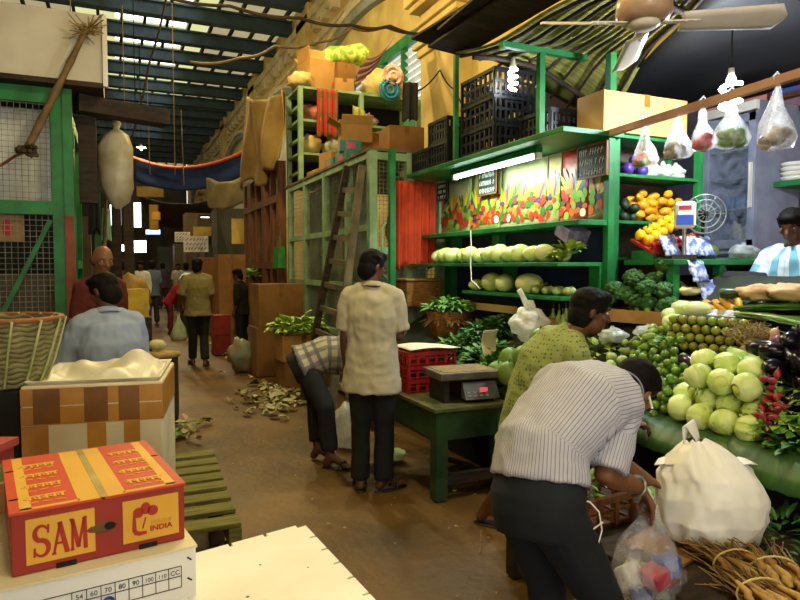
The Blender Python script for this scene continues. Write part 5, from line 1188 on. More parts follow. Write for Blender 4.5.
# aubergines
aub = proto('aubergine', MB().lathe([(0, -.075), (.025, -.068), (.042, -.03), (.038, .02), (.026, .055), (.012, .068)], n=14), mat('aubergine_skin', '4a2350', '2a1434', rough=.2, scale=4, spec=.6), [('calyx', MB().lathe([(.03, .045), (.02, .068), (.008, .075), (.007, .1), (0, .1)], n=8, wob=.2), mat('calyx_green', '6f8a4a'))])
AU = settle(((695, 366), (707, 369), (719, 371), (703, 362), (716, 364)), .042)
for i, (u, v) in enumerate(((695, 363), (707, 366), (719, 368), (703, 359), (716, 361))):
    q = AU[i]; put(aub, q, (pi / 2 + .3, R.uniform(-.4, .4), R.uniform(0, 3)), .95, 'glossy purple aubergine between the cabbages and tomatoes', 'aubergine', 'purple aubergines above the cabbages')
daub = proto('dark_aubergine', MB().lathe([(0, -.1), (.028, -.092), (.045, -.04), (.038, .03), (.026, .075), (.012, .09)], n=14), mat('dark_aubergine_skin', '1c1020', '0f0912', rough=.25, scale=4), [('calyx', MB().lathe([(.03, .065), (.02, .09), (.008, .097), (.007, .125), (0, .125)], n=8, wob=.2), mat('calyx_dark', '3f5a30'))])
for i in range(15):
    p = on_bench(R.uniform(768, 806), R.uniform(380, 404), .04); q = pile.low(p.x - .04, p.x + .04, p.y - .04, p.y + .04, .044, 6); put(daub, q, (pi / 2 + R.uniform(-.3, .3), 0, R.uniform(0, 3)), .95, 'very dark aubergine in the heap right of the cabbages', 'aubergine', 'dark aubergines at the right')
beet = ball('red_onion', .036, .9, mat('red_onion_skin', '5f2c40', '8a5060', rough=.35, scale=5, rnd=.15))
for i, (u, v) in enumerate(((763, 366), (772, 370), (781, 366), (768, 362), (778, 361))):
    p = on_bench(u, v, .04); q = pile.drop(p.x, p.y, .036); put(beet, q, rnd_rot(), 1, 'dull purple onion beside the rooted onion bunch', 'onion', 'purple onions')
# onion bunch with roots
oni = proto('pale_onion', MB().lathe([(0, -.026), (.012, -.024), (.023, -.01), (.022, .008), (.01, .024), (.006, .045)], n=12), mat('pale_onion_skin', 'd8b49a', 'b98a78', rough=.4, scale=6, rnd=.15), [('root_tuft', MB().tube([(0, 0, -.024), (.002, 0, -.036)], [.006, .003], 6), m_yb)])
for i in range(24):
    p = on_bench(R.uniform(741, 779), R.uniform(338, 364), .03); q = pile.low(p.x - .04, p.x + .04, p.y - .04, p.y + .04, .024, 6); put(oni, q, rnd_rot(), 1.0, 'small pinkish white onion in the bunch with dry roots', 'onion', 'onions in the rooted bunch')
p = on_bench(750, 338, .1)
mb = MB()
for i in range(240):
    a = p + V((R.gauss(0, .05), R.gauss(0, .05), R.uniform(-.02, .05))); mb.tube([a, a + V((R.uniform(-.04, .04), R.uniform(-.04, .04), R.uniform(.0, .05))), a + V((R.uniform(-.08, .08), R.uniform(-.08, .08), R.uniform(-.03, .05)))], .0018, 4)
tag(mb.build('dry_onion_tops', mat('dry_tops', 'a08a52', '7d6a3a')), 'tangle of dry tan onion tops above the pinkish onions', 'onion tops', None, 'stuff')
A1 = on_bench(792, 345, .03); tag(MB().box(A1, (.16, .1, .05), rad(-35)).build('card_strip', mat('yellow_card', 'cfae5c', 'b08f42'), bevel=.003), 'short yellow cardboard strip standing at the right edge', 'card')
leafy('green_chillies', 'small green heap in front of the yellow cardboard strip', on_bench(793, 362, .02), 40, .06, .02, m_herb, .06, .3)
# red radishes and greens at the front right
rad_ = proto('red_radish', MB().lathe([(0, -.05), (.006, -.035), (.018, -.012), (.02, .005), (.012, .022), (.005, .028)], n=12), mat('radish_red', '8f2a2c', '6f1a26', rough=.4, scale=6, rnd=.15), [('leaf_stub', stem_mb(.005, .03, .026), m_lgreen)])
rpile = Pile(pile.base); rpile.b = list(pile.b)
for i in range(36):
    p = on_bench(R.uniform(764, 776), R.uniform(418, 442), .03); q = rpile.low(p.x - .03, p.x + .03, p.y - .03, p.y + .03, .019, 6); put(rad_, q, rnd_rot(), .82, 'red radish in the bunch beside the front greens', 'radish', 'red radishes')
for i, (u, v, n, sp, lb, m) in enumerate(((782, 420, 90, .12, 'bright leafy greens at the lower right of the upper bench', m_lett), (796, 440, 60, .1, 'darker leafy greens hanging over the bench at the right edge', m_herb), (772, 404, 30, .07, 'small pale greens between the radishes and dark aubergines', m_lett))):
    p = on_bench(u, v, .03); leafy('leafy_greens', lb, p, n, .1, .055, m, sp, .4)
# banana leaves over the bench edge
def bleaf(label, a, b, w, droop, n=16):
    a, b = V(a), V(b); d = b - a; L = d.length; d.normalize(); s = V((-d.y, d.x, 0)).normalized()
    mb = MB()
    def fn(u, v):
        ww = w * (sin(pi * min(1, u * .92 + .05)) ** .5); o = (v - .5) * 2; x = a + d * L * u + s * o * ww / 2; e = abs(o)
        return V((x.x, x.y, x.z - droop * o * o * (1 if o * (1 if s.x > 0 else -1) < 0 else .0) + .004 * sin(u * 60) * e))
    mb.grid(fn, 30, 8); t = tag(mb.build('banana_leaf', m_leafg, solid=.003), label, 'leaf', 'banana leaves under the vegetables'); return t
for i, (y0, y1, lb) in enumerate(((3.3, 2.55, 'banana leaf under the limes, hanging over the bench edge'), (2.75, 1.95, 'banana leaf under the cabbages, hanging over the bench edge'), (2.1, 1.3, 'banana leaf under the front greens at the right edge'))):
    bleaf(lb, (2.7 - .02 * i, y0, .745 + .012 * i), (2.7 - .02 * i, y1, .745 + .012 * i), .34, .13)
# shelves of gourds
gou = [proto('pale_gourd', MB().ell((0, 0, 0), (.062, .066, .092), None, 16, 11, nz=.08, ns=1.5, seed=s), mat('gourd_skin', 'aab858', 'd4d890', rough=.4, scale=3, stretch=(4, 4, .8), rnd=.12), [('stalk', stem_mb(.01, .03, .088), m_stem)]) for s in (1, 2)]
ys = [5.9 - i * .163 for i in range(12)]
for i, y in enumerate(ys):
    s = R.uniform(1.0, 1.22); rot = (pi / 2 + R.uniform(-.15, .15), R.uniform(-.15, .15), pi / 2 + R.uniform(-.45, .45))
    put(gou[i % 2], (3.08 + R.uniform(-.02, .02), y, 1.607 + .066 * s), rot, s, '%s pale gourd from the left on the upper green shelf' % ORD[i], 'gourd', 'pale gourds on the upper shelf')
for i, y in enumerate((5.3, 5.05, 4.75, 4.4, 4.1)):
    put(gou[i % 2], (3.24, y, 1.607 + .068), (0.1, .1, R.uniform(0, 3)), (.95, .95, .7), 'pale gourd in the back row of the upper green shelf', 'gourd', 'gourds in the back row of the upper shelf')
for i, (y, s, r_) in enumerate(((5.2, .8, 1.3), (4.92, 1.25, .4), (4.72, 1.2, 2.0), (4.36, 1.25, .9))):
    put(gou[i % 2], (3.1, y, 1.352 + .066 * s), (pi / 2, 0, r_), s, '%s pale gourd from the left on the lower green shelf' % ORD[i], 'gourd', 'pale gourds on the lower shelf')
for i in range(7):
    q = (3.08 + .09 * (i % 2), 4.24 - .065 * i, 1.352 + .036); put(tinda, q, (.2, .3, i), 1, 'small round gourd at the right end of the lower green shelf', 'gourd', 'small gourds on the lower shelf')
leafy('cauliflower_leaves', 'yellow green leafy heap at the right end of the upper shelf', (3.14, 3.95, 1.66), 40, .11, .08, mat('yellow_green_leaf', ''), .09, .45)
mb = MB(); mb.box((3.2, 3.95, 1.83), (.2, .16, .1), M.Rotation(.5, 3, 'X')); tag(mb.build('printed_packet', mat('violet_packet', '8a84a8', '4f4a6a', rough=.3, scale=12)), 'violet and silver packet on the leaves at the shelf end', 'packet')
tag(MB().tube([(2.93, 5.02, 1.9), (2.925, 5.0, 1.75), (2.92, 5.0, 1.6), (2.9, 4.95, 1.45), (2.93, 4.85, 1.38)], .006, 6).build('hanging_cable', m_white), 'white cable dangling across the two gourd shelves', 'cable')
# shelf unit contents
def place_heap(pr, n, x0, x1, y0, y1, z, r, label, cat, grp, rot=rnd_rot, s=1):
    pl = Pile(lambda x, y: z)
    for i in range(n): q = pl.low(x0, x1, y0, y1, r, 8); put(pr, q, rot(), s, label, cat, grp)
plum = ball('purple_cabbage', .05, .95, mat('purple_cabbage_skin', '4f2f8a', '35206a', rough=.4, scale=4, rnd=.1))
place_heap(plum, 8, 3.53, 3.86, 3.86, 4.04, 2.282, .052, 'small purple cabbage at the left of the top shelf', 'cabbage', 'purple cabbages on the top shelf')
for i, x in enumerate((3.96, 4.1, 4.24)): plastic('white_packet', '%s white plastic packet from the left on the top shelf' % ORD[i], (x, 3.94, 2.283), (.07, .08, .06), m_polyw, i + 2, cat='packet')
av = ball('dark_avocado', .036, 1.2, mat('avocado_skin', '2a3a24', '18241a', rough=.5, scale=8, rnd=.15))
place_heap(av, 16, 3.52, 3.76, 3.86, 4.02, 1.927, .037, 'dark green avocado at the left of the middle shelf', 'avocado', 'avocados on the middle shelf')
mgo = proto('yellow_mango', MB().ell((0, 0, 0), (.03, .034, .052), None, 12, 8, nz=.08), mat('mango_yellow', 'e8a81c', 'd08c12', rough=.4, scale=4, rnd=.1), [('stalk', stem_mb(.003, .008, .05), m_stem)])
place_heap(mgo, 40, 3.82, 4.24, 3.88, 4.02, 1.927, .034, 'yellow mango in the heap on the middle shelf', 'mango', 'yellow mangoes on the middle shelf', lambda: (pi / 2 + R.uniform(-.3, .3), 0, R.uniform(-.5, .5) + pi / 2))
t = thing('produce_tray', 'red tray of yellow peppers below the avocados', 'tray', (3.72, 3.52, 1.626)); mb = MB(); mb.box((3.76, 3.56, 1.72), (.5, .24, .02), M.Rotation(.45, 3, 'X')); mb.box((3.76, 3.44, 1.69), (.5, .02, .06)); mb.build('tray_body', mat('red_plastic_tray', '9c2420', '741a18'), t); mb = MB()
for x in (3.53, 3.99): mb = MB(); mb.bb((x - .015, 3.45, 1.627), (x + .015, 3.66, 1.69)); mb.build('tray_stand', m_green, t)
pep = proto('yellow_pepper', MB().lathe([(0, -.04), (.02, -.042), (.032, -.03), (.038, .0), (.036, .025), (.02, .038), (0, .032)], n=16, wob=.1), mat('pepper_yellow', 'e8b41c', 'd89c14', rough=.25, scale=3, rnd=.08), [('stalk', stem_mb(.006, .025, .032), mat('green_stem', ''))])
tomr = ball('red_tomato', .03, .9, mat('tomato_red', 'b8261c', '8f1a14', rough=.3, scale=4, rnd=.12))
pt = Pile(lambda x, y: 1.74 + (y - 3.56) * .48)
for i in range(9): put(tomr, pt.drop(3.55 + .053 * i, 3.475, .027), rnd_rot(), .9, 'red tomato along the front of the red tray', 'tomato', 'red tomatoes in the tray')
for i in range(14): put(pep, pt.drop(3.56 + .066 * (i % 7), 3.545 + .075 * (i // 7), .036), (R.uniform(-.5, .5), R.uniform(-.5, .5), R.uniform(0, 6)), .98, 'yellow bell pepper in the red tray', 'pepper', 'yellow peppers in the tray')
m_blis = mat('silver_blue_packet', 'b9c0d4', '5f6fa8', rough=.2, scale=22, lo=.45, hi=.55)
for i, (x, y, z, lb) in enumerate(((3.58, 3.36, 1.66, 'leftmost shiny packet leaning on the counter below the peppers'), (3.78, 3.36, 1.66, 'shiny packet beside the leftmost one on the counter'), (3.9, 3.35, 1.66, 'rightmost shiny packet by the digital scale pole'), (3.70, 3.22, 1.48, 'shiny packet hanging off the counter edge'), (3.76, 3.19, 1.35, 'lowest shiny packet hanging above the broccoli'))):
    mb = MB(); mb.grid(lambda u, v: V((-.075 + .15 * u, 0, -.08 + .16 * v)) + V((0, .02 * sin(u * pi) * sin(v * pi) * -1, 0)) + NZ.noise_vector(V((u * 6, v * 6, i))) * .012, 12, 12)
    for k, q in enumerate(mb.v): mb.v[k] = M.Rotation(-.45, 3, 'X') @ q + V((x, y, z + .06))
    tag(mb.build('shiny_packet', m_blis, solid=.012), lb, 'packet', 'shiny packets below the peppers')
melon = proto('green_melon', MB().ell((0, 0, 0), (.085, .085, .098), None, 20, 14, nz=.04), mat('melon_skin', '55772a', '7a9a44', rough=.4, scale=3, rnd=.12), [('stalk', stem_mb(.008, .025, .095), m_stem)])
put(dup(melon) if False else ball('lone_green_melon', .055, .95, mat('melon_skin', '')), (4.03, 3.4, 1.682), (0, 0, 0), 1, 'single round green fruit beside the scale pole on the counter', 'melon')
t = plastic('dark_polythene_bag', 'crumpled clear bag of greens at the right end of the counter', (4.4, 3.42, 1.628), (.12, .1, .055), m_poly, 7, fill=mat('bag_fill_dark', '3f4f3a', '2a3528'))
# ---- rear bench: melons, herbs, baskets
rp = Pile(lambda x, y: rz2(x) + .015)
for i, (u, v) in enumerate(((497, 378), (508, 384), (523, 383), (509, 364), (540, 380), (528, 366), (486, 360))):
    p = on_rear(u, v, .06); q = rp.drop(p.x, p.y, .09 if i != 6 else .06); put(melon, q, (R.uniform(-.5, .5), R.uniform(-.5, .5), 0), .92 if i != 6 else .6, ['left melon of the front row behind the scale', 'second melon of the front row behind the scale', 'third melon of the front row, beside the green shirt', 'biggest green melon on top of the little heap', 'melon half hidden by the green shirt', 'melon behind the top of the heap', 'small melon at the back left of the heap'][i], 'melon', 'green melons behind the scale')
for i, (u, X, n, sp, m, lb) in enumerate(((478, 2.88, 330, .24, m_dherb, 'dark green herb heap under the lower gourd shelf'), (452, 2.68, 260, .2, m_herb, 'herb heap just behind the red crates'), (482, 2.68, 220, .18, m_herb, 'herb heap left of the green melons'), (497, 3.02, 160, .18, m_dherb, 'dark herb heap behind the small melon'))):
    q = at_x(u, 330, X); leafy('herb_heap', lb, (q.x, q.y, rz2(q.x) + .05), n, .1, .034, m, sp, .35, 'herb heaps on the rear bench', 'herbs', .1, slope=.58)
q = at_x(447, 320, 2.83); q.z = rz2(2.83) + .14; mb = MB(); mb.lathe([(0, -.1), (.13, -.1), (.2, .16), (.19, .17), (.12, -.07), (0, -.07)], q, 20); tag(mb.build('root_basket', mat('wicker_brown', '9c6a2c', '6a4418', rough=.7, scale=18, stretch=(1, 1, 6), bump=.5)), 'low basket of tan roots behind the red crates', 'basket')
leafy('root_cluster', 'tan tangled roots heaped in the low basket', (q.x, q.y, q.z + .06), 260, .09, .016, mat('tan_roots', '8f6a3c', '65481f', scale=10), .2, -.1, None, 'roots', 0, slope=0)
leafy('herb_bunch', 'leafy green herb bunch lying on top of the tan roots', (q.x, q.y, q.z + .17), 260, .11, .04, m_herb, .19, .3, None, 'herbs', .1, slope=0)
A1 = on_rear(412, 322, .0); t = thing('wicker_hamper', 'orange brown wicker hamper beside the red curtain', 'hamper', (A1.x, A1.y, rz2(A1.x + .2) + .02))
c = V((A1.x + .05, A1.y, rz2(A1.x + .28) + .02)); mb = MB()
mb.box(c + V((0, 0, .14)), (.42, .42, .28)); mb.build('hamper_body', mat('wicker_brown', '9c6a2c', '6a4418', rough=.7, scale=18, stretch=(1, 1, 6), bump=.5), t, bevel=.02); mb = MB(); mb.box(c + V((0, 0, .295)), (.46, .46, .025)); mb.build('lid', mat('wicker_lid', 'b08a4c', '8a6a34', scale=14, bump=.4), t, bevel=.01)
p = on_rear(524, 342, .1); plastic('white_carrier_bag', 'white carrier bag standing behind the green melons', (p.x + .05, p.y, p.z), (.16, .13, .13), m_polyw, 11)
tag(MB().tube([p + V((.02, 0, .26)), p + V((-.03, 0, .36)), p + V((-.06, 0, .4)), p + V((-.04, 0, .41)), p + V((.03, 0, .3))], .012, 6).build('bag_handle_loop', m_polyw), 'pointed loop handle above the white bag behind the melons', 'handle')
p = on_rear(493, 356, .1); mb = MB(); mb.grid(lambda u, v: p + V((-.08 + .16 * u, .05 * u, .2 * v)) + V((0, .04 * sin(v * 3), 0)), 8, 8); tag(mb.build('paper_wrap', mat('cream_paper', 'd8ccb0', 'bfae8a'), solid=.004), 'cream paper sheet standing beside the green melons', 'paper')
bot = proto('bottle_gourd', MB().lathe([(0, -.05), (.022, -.045), (.028, -.02), (.022, .01), (.01, .035), (.008, .06)], n=12), mat('bottle_gourd_skin', 'b6c86a', '93a84a', rough=.4), [('stalk', stem_mb(.004, .04, .058), m_stem)])
for i, (u, v) in enumerate(((553, 318), (559, 320), (566, 318), (563, 324), (571, 324))):
    p = on_rear(u, v, .1); put(bot, (p.x, p.y, p.z + .0), (0, 0, i), 1.25, 'slender yellow green gourd standing just left of the green shirted man\'s head', 'gourd', 'slender standing gourds')
p = on_rear(540, 326, .08); tag(MB().box(p, (.2, .3, .14), .1).build('plain_box', m_card, bevel=.004), 'small cardboard box behind the slender gourds', 'box')
p = on_rear(468, 312, .1); bundle('clear_packet', 'small clear packet of yellow produce under the lower shelf', (p.x, p.y, p.z), (.08, .06, .05), mat('yellow_pack', 'c9b05a', 'a8a88a', rough=.25, scale=12), 9, cat='packet')
for i, (u, v) in enumerate(((452, 366), (461, 362), (446, 370))):
    p = on_rear(u, v, .05); put(tomr, rp.drop(p.x, p.y, .03), rnd_rot(), .95, 'red tomato peeping out beside the top red crate', 'tomato', 'tomatoes beside the red crates')
p = on_bench(606, 318, .15); leafy('hanging_greens', 'mixed green tops beside the left end of the broccoli tray', on_bench(604, 308, .1), 60, .09, .03, m_herb, .08, .5)
# ---- lower front bench
LZ = .42
leaf_on = lambda u, v, z: at_z(u, v, z)
t = thing('white_carrier_bag', 'big bulging white carrier bag on the low bench in front', 'bag', at_z(718, 548, LZ)); bc = at_z(730, 560, LZ) + V((.03, .1, .004)); t.location = bc
def bagpt(u, v):
    a = u * 2 * pi; h = v
    prof = [(0, .02), (.12, .165), (.3, .2), (.5, .2), (.68, .175), (.82, .13), (.92, .085), (1, .035)]
    for (h0, r0), (h1, r1) in zip(prof, prof[1:]):
        if h <= h1: r = r0 + (r1 - r0) * (h - h0) / (h1 - h0); break
    ca, sa = cos(a), sin(a); r *= 1 + .1 * NZ.noise(V((ca * 1.5, sa * 1.5, h * 2.5))) + .05 * (1 - abs(NZ.noise(V((ca * 3 + h * 2.5, sa * 3, h * 3 - ca * 2)))) * 2.4) + .04 * (abs(sin(a * 7 + h * 4 + 2 * NZ.noise(V((ca, sa, h * 3))))) - .5) * min(1, h * 1.6) ** 2
    x = V((ca * r * 1.08 - .085 * h * h, sa * r * .8, h * .45)); return bc + x.x * RT + V((FW.x, FW.y, 0)) * x.y + V((0, 0, x.z + .02 * NZ.noise(V((ca * 2, sa * 2, h * 4))) * (h > .02)))
mb = MB(); mb.grid(bagpt, 110, 60); mb.build('bag_body', mat('white_bag_plastic', 'f2efe6', 'e2ddcc', rough=.4, scale=4, sss=.0, bump=.12, bscale=9), t)
mb = MB(); tp = bc + V((0, 0, .44)) - RT * .085
mb.grid(lambda u, v: tp + RT * (-.05 + .015 * v - .035 * sin(u * pi) * (1 - v) + .06 * u) + V((0, 0, .085 * sin(u * pi) - (1 - v) * .02)) + V((FW.x, FW.y, 0)) * (.03 * (v - .5)), 14, 4); mb.build('handle_loop', mat('white_bag_plastic', ''), t, solid=.004)
for s in (-1, 1):
    mb = MB(); a = bc + V((0, 0, .34)) + RT * (s * .11 - .04); mb.leaf(a, RT * s + V((0, 0, .35)), V((0, 0, 1)), .1, .09, .5); mb.build('corner_ear', mat('white_bag_plastic', ''), t, solid=.004)
stalks('leek_bundle', 'bundle of green stalks between the two plastic bags', at_z(664, 520, LZ + .02), at_z(640, 486, LZ + .08), 40, .05, m_lgreen, rr=.006, m2=m_white_st)
stalks('leek_bundle', 'short green stalks hanging at the left of the white bag', at_z(668, 535, LZ + .02), at_z(655, 500, LZ + .06), 30, .04, m_herb, rr=.006)
leafy('fern_greens', 'dark green feathery greens right of the white carrier bag', at_z(782, 545, LZ + .02), 90, .1, .02, m_dherb, .13, .4, wav=0)
rootm = mat('galangal_root', 'b08a44', '8a6428', rough=.7, scale=9, rnd=.2); roots_t = mat('root_fibres', 'a8874a', '80622c', rough=.8, scale=9)
for i, (u, v, rz, lb) in enumerate(((745, 572, .2, 'left bundle of tan knobbly roots at the bottom right'), (782, 580, -.1, 'middle bundle of tan roots at the bottom right corner'), (772, 604, .1, 'front bundle of roots cut off by the bottom edge'))):
    c = at_z(u, v, LZ + .045); t = thing('root_bundle', lb, 'root bundle', (c.x, c.y, LZ + .003), -YAW + rz, 'tan root bundles')
    for k in range(15):
        mb = MB(); x, y, z = R.uniform(-.085, .085), R.uniform(-.05, .02), R.uniform(.02, .075); L = R.uniform(.05, .085)
        mb.tube([(x, y - L * .6, z * .8), (x + R.uniform(-.015, .015), y - L * .3, z), (x, y, z + .006), (x * .8, y + .08, z)], [.008, .015, .013, .008], 8); mb.wrinkle(.004, 40, k); mb.build('root', rootm, t, world=False)
    mb = MB()
    for k in range(60): x = R.uniform(-.07, .07); z = R.uniform(.02, .09); mb.tube([(x, .05, z), (x * 1.1, .13, z + R.uniform(-.01, .02)), (x * 1.6 + R.uniform(-.03, .03), .22, max(.005, z + R.uniform(-.03, .03)))], .0022, 4)
    mb.build('dry_stalks', roots_t, t, world=False)
    mb = MB(); mb.tube([(.085 * cos(a * pi / 8), .06, .05 + .05 * sin(a * pi / 8)) for a in range(17)], .004, 5); mb.build('tie_string', m_yb, t, world=False)
carton('opened_carton', 'brown carton standing below the white carrier bag', (1.62, 1.62, 0), (.28, .5, .33), .05, m_card2)
mb = MB(); c = at_z(672, 545, LZ); mb.box((c.x, c.y, LZ + .012), (.34, .26, .012), .3); tag(mb.build('cardboard_sheet', m_card2), 'flat brown cardboard sheet under the front bags', 'cardboard')
t = crate('wooden_crate', 'brown wooden crate beside the bending man\'s knee', (1.95, 2.3, LZ + .003), (.3, .3, .14), m_wood, .1, None, 3)
leafy('mixed_greens', 'green stalks in the brown wooden crate', (1.95, 2.3, LZ + .12), 40, .12, .025, m_lgreen, .1, .5)
# ---------------------------------------------------------------- near left: boxes, pallet, basket
m_styro = mat('styrofoam', 'ebe7da', 'dcd6c4', rough=.75, scale=3, bump=.12, bscale=60)
def zr(u, v, z): p = at_z(u, v, z); return V((p.x, p.y, z))
# fruit carton
Z1 = .835; ZT = .992
a, b = zr(10, 514, ZT), zr(184, 482.5, ZT); ax = (b - a); L = ax.length; ax.normalize(); nb = V((-ax.y, ax.x, 0)); nb = nb if nb.y > 0 else -nb
c = (a + b) / 2 + nb * .25; rz = math.atan2(ax.y, ax.x)
m_red = mat('carton_red', '982a1a', '882416', rough=.6, scale=3); m_or = mat('carton_orange', 'c4401a', 'b43816', rough=.6, scale=3); m_yel = mat('carton_yellow', 'd9a83a', 'cb982c', rough=.6, scale=3); m_ink = mat('carton_ink', 'a82c1c', '98261a')
t = thing('fruit_carton', 'red and yellow fruit carton printed SAM on the white box', 'carton', (c.x, c.y, Z1 + .003), rz)
W, D, H = L, .5, ZT - Z1 - .003
mb = MB(); mb.bb((-W / 2, -D / 2, 0), (W / 2, D / 2, H - .004)); mb.build('carton_body', m_red, t, world=False, bevel=.004)
mb = MB(); mb.bb((-W / 2 - .003, -D / 2 - .003, H - .006), (-.004, D / 2, H)); mb.bb((.004, -D / 2 - .003, H - .006), (W / 2 + .003, D / 2, H)); lid = mb.build('lid_flaps', m_or, t, world=False)
mb = MB()
for x0, x1 in ((-W / 2 + .02, -W / 2 + .045), (-.055, -.005), (.005, .055), (W / 2 - .045, W / 2 - .02)): mb.bb((x0, -D / 2, H), (x1, D / 2 - .01, H + .0008))
for s in (-1, 1): mb.bb((s * .115 - .065, -D / 2 + .005, H), (s * .115 + .065, -D / 2 + .018, H + .0008))
mb.build('yellow_stripes', m_yel, lid, world=False)
mb = MB()
for s in (-1, 1):   # lines of bold script printed on each half of the lid
    mb = MB()
    for k in range(4):
        y = -D / 2 + .07 + k * .1; x0 = s * .118
        if k < 3 or True:
            mb.bar((x0 - .045, y + .028, H + .001), (x0 + .045, y + .028, H + .001), .007, .0012)
            for j in range(5):
                x = x0 - .036 + j * .018; h = .03
                mb.bar((x, y + .028, H + .0012), (x + R.uniform(-.003, .003), y + .028 - h, H + .0012), .006, .0012)
                q = [(x + .011 * cos(e) * .8 - .004, y + .012 + .008 * sin(e), H + .0014) for e in [R.uniform(0, 2) + g * .9 for g in range(5)]]
                for g in range(4): mb.bar(q[g], q[g + 1], .0045, .0012)
            for j in range(3): mb.bar((x0 - .04 + j * .03, y - .022, H + .001), (x0 - .02 + j * .03, y - .022 + R.uniform(-.01, .01), H + .001), .004, .0012)
    mb.build('script_lettering', m_yel, lid, world=False)
mb = MB(); mb.bb((-.006, -D / 2 - .002, H + .0008), (.012, D / 2, H + .0016)); mb.build('clear_tape', mat('shiny_tape', 'c8b47c', 'a88f52', rough=.2), lid, world=False)
for x, y in ((-W / 2 + .012, -D / 2 + .1), (-W / 2 + .012, D / 2 - .14), (W / 2 - .012, D / 2 - .2)):
    mb = MB(); mb.ell((x, y, H), (.014, .006, .0018), n=10, k=4); mb.build('slot', m_dark, lid, world=False)
F = -D / 2 - .0015
mb = MB(); mb.bb((-W / 2 + .03, F - .001, .022), (-.02, F + .001, H - .022)); lab = mb.build('yellow_panel', m_yel, t, world=False)
mb = MB(); mb.bb((.045, F - .001, .022), (W / 2 - .016, F + .001, H - .022)); lab2 = mb.build('yellow_panel', m_yel, t, world=False)
def slab(s, q, p, w, m=0): s.bar((q[0], F - .002, q[1]), (p[0], F - .002, p[1]), .0015, w, m)
def stroke(mb, P, ws, f=F - .0022):
    """a letter stroke of varying width in the front face plane"""
    vs = []
    for i, (x, z) in enumerate(P):
        x0, z0 = P[max(i - 1, 0)]; x1, z1 = P[min(i + 1, len(P) - 1)]; dx, dz = x1 - x0, z1 - z0; l = math.hypot(dx, dz) or 1; w = (ws[i] if isinstance(ws, (list, tuple)) else ws) / 2
        vs += [V((x - dz / l * w, f, z + dx / l * w)), V((x + dz / l * w, f, z - dx / l * w))]
    mb.add(vs, [(2 * i, 2 * i + 1, 2 * i + 3, 2 * i + 2) for i in range(len(P) - 1)])
mb = MB(); lx = -W / 2 + .045; lw = W / 2 - .02 - .03 - .03; zb_, zt_ = .038, H - .04; h = zt_ - zb_; w3 = lw / 3.1
S = [(lx + w3 * (.45 + .36 * cos(e)), zt_ - h * .26 + h * .24 * sin(e)) for e in [.45 + k * .42 for k in range(10)]] + [(lx + w3 * (.45 + .38 * cos(e)), zb_ + h * .26 + h * .25 * sin(e)) for e in [1.5 - k * .42 for k in range(11)]]
stroke(mb, S, [.004 + .008 * sin(pi * i / 20) for i in range(21)])
stroke(mb, [(lx + w3 * .82, zt_ - h * .28), (lx + w3 * .84, zt_)], .005); stroke(mb, [(lx + w3 * .05, zb_), (lx + w3 * .07, zb_ + h * .3)], .005)
x = lx + w3 * 1.0; stroke(mb, [(x + w3 * .12, zb_), (x + w3 * .5, zt_)], .006); stroke(mb, [(x + w3 * .46, zt_), (x + w3 * .86, zb_)], .011); stroke(mb, [(x + w3 * .24, zb_ + h * .32), (x + w3 * .7, zb_ + h * .32)], .006)
for e in (.12, .86): stroke(mb, [(x + w3 * (e - .13), zb_), (x + w3 * (e + .13), zb_)], .005)
x = lx + w3 * 2.0; stroke(mb, [(x + w3 * .16, zb_), (x + w3 * .2, zt_)], .006); stroke(mb, [(x + w3 * .17, zt_), (x + w3 * .52, zb_ + h * .05)], .010); stroke(mb, [(x + w3 * .52, zb_ + h * .05), (x + w3 * .86, zt_)], .006); stroke(mb, [(x + w3 * .88, zt_), (x + w3 * .92, zb_)], .010)
for e, zz in ((.16, zb_), (.92, zb_), (.12, zt_), (.92, zt_)): stroke(mb, [(x + w3 * (e - .11), zz), (x + w3 * (e + .11), zz)], .005)
mb.build('brand_lettering', m_ink, lab, world=False)
mb = MB(); bx, bz_ = .072, .042
stroke(mb, [(bx, bz_ + .05), (bx, bz_ + .01), (bx + .004, bz_ + .003), (bx + .012, bz_), (bx + .03, bz_)], [.006, .011, .012, .011, .008])
for e, r_ in ((2.5, .017), (1.57, .02), (.65, .017)):
    cx, cz = bx + .028 + .022 * cos(e), bz_ + .042 + .022 * sin(e)
    mb.add([V((cx + r_ * cos(k * pi / 7) * (.62 if e == 1.57 else .8), F - .0022, cz + r_ * .8 * sin(k * pi / 7))) for k in range(14)], [tuple(range(14))[::-1]])
stroke(mb, [(bx + .02, bz_ + .012), (bx + .028, bz_ + .04)], .004)
mb.build('flower_emblem', m_ink, lab2, world=False)
def text(s, size, loc, rotx, m, par, name, align='LEFT', ext=.0004, sx=1, bold=0):
    cu = bpy.data.curves.new('txt', 'FONT'); cu.body = s; cu.size = size; cu.extrude = ext; cu.offset = bold; cu.align_x = align
    o = bpy.data.objects.new('txt', cu); COL.objects.link(o); dg = bpy.context.evaluated_depsgraph_get(); dg.update(); me = bpy.data.meshes.new_from_object(o.evaluated_get(dg)); bpy.data.objects.remove(o)
    me.materials.clear(); q = link(name, me, [m], par, V(loc)); q.rotation_euler = rotx; q.scale = (sx, 1, 1); return q
text('INDIA', .019, (bx + .038, F - .002, bz_ + .001), (pi / 2, 0, 0), m_ink, lab2, 'printed_word', bold=.0006, sx=1.1)
text('MERQUE', .013, (bx + .04, F - .002, bz_ + .019), (pi / 2, 0, 0), mat('carton_faint_ink', 'c08a3a', 'b47c30'), lab2, 'printed_word', sx=1.05)
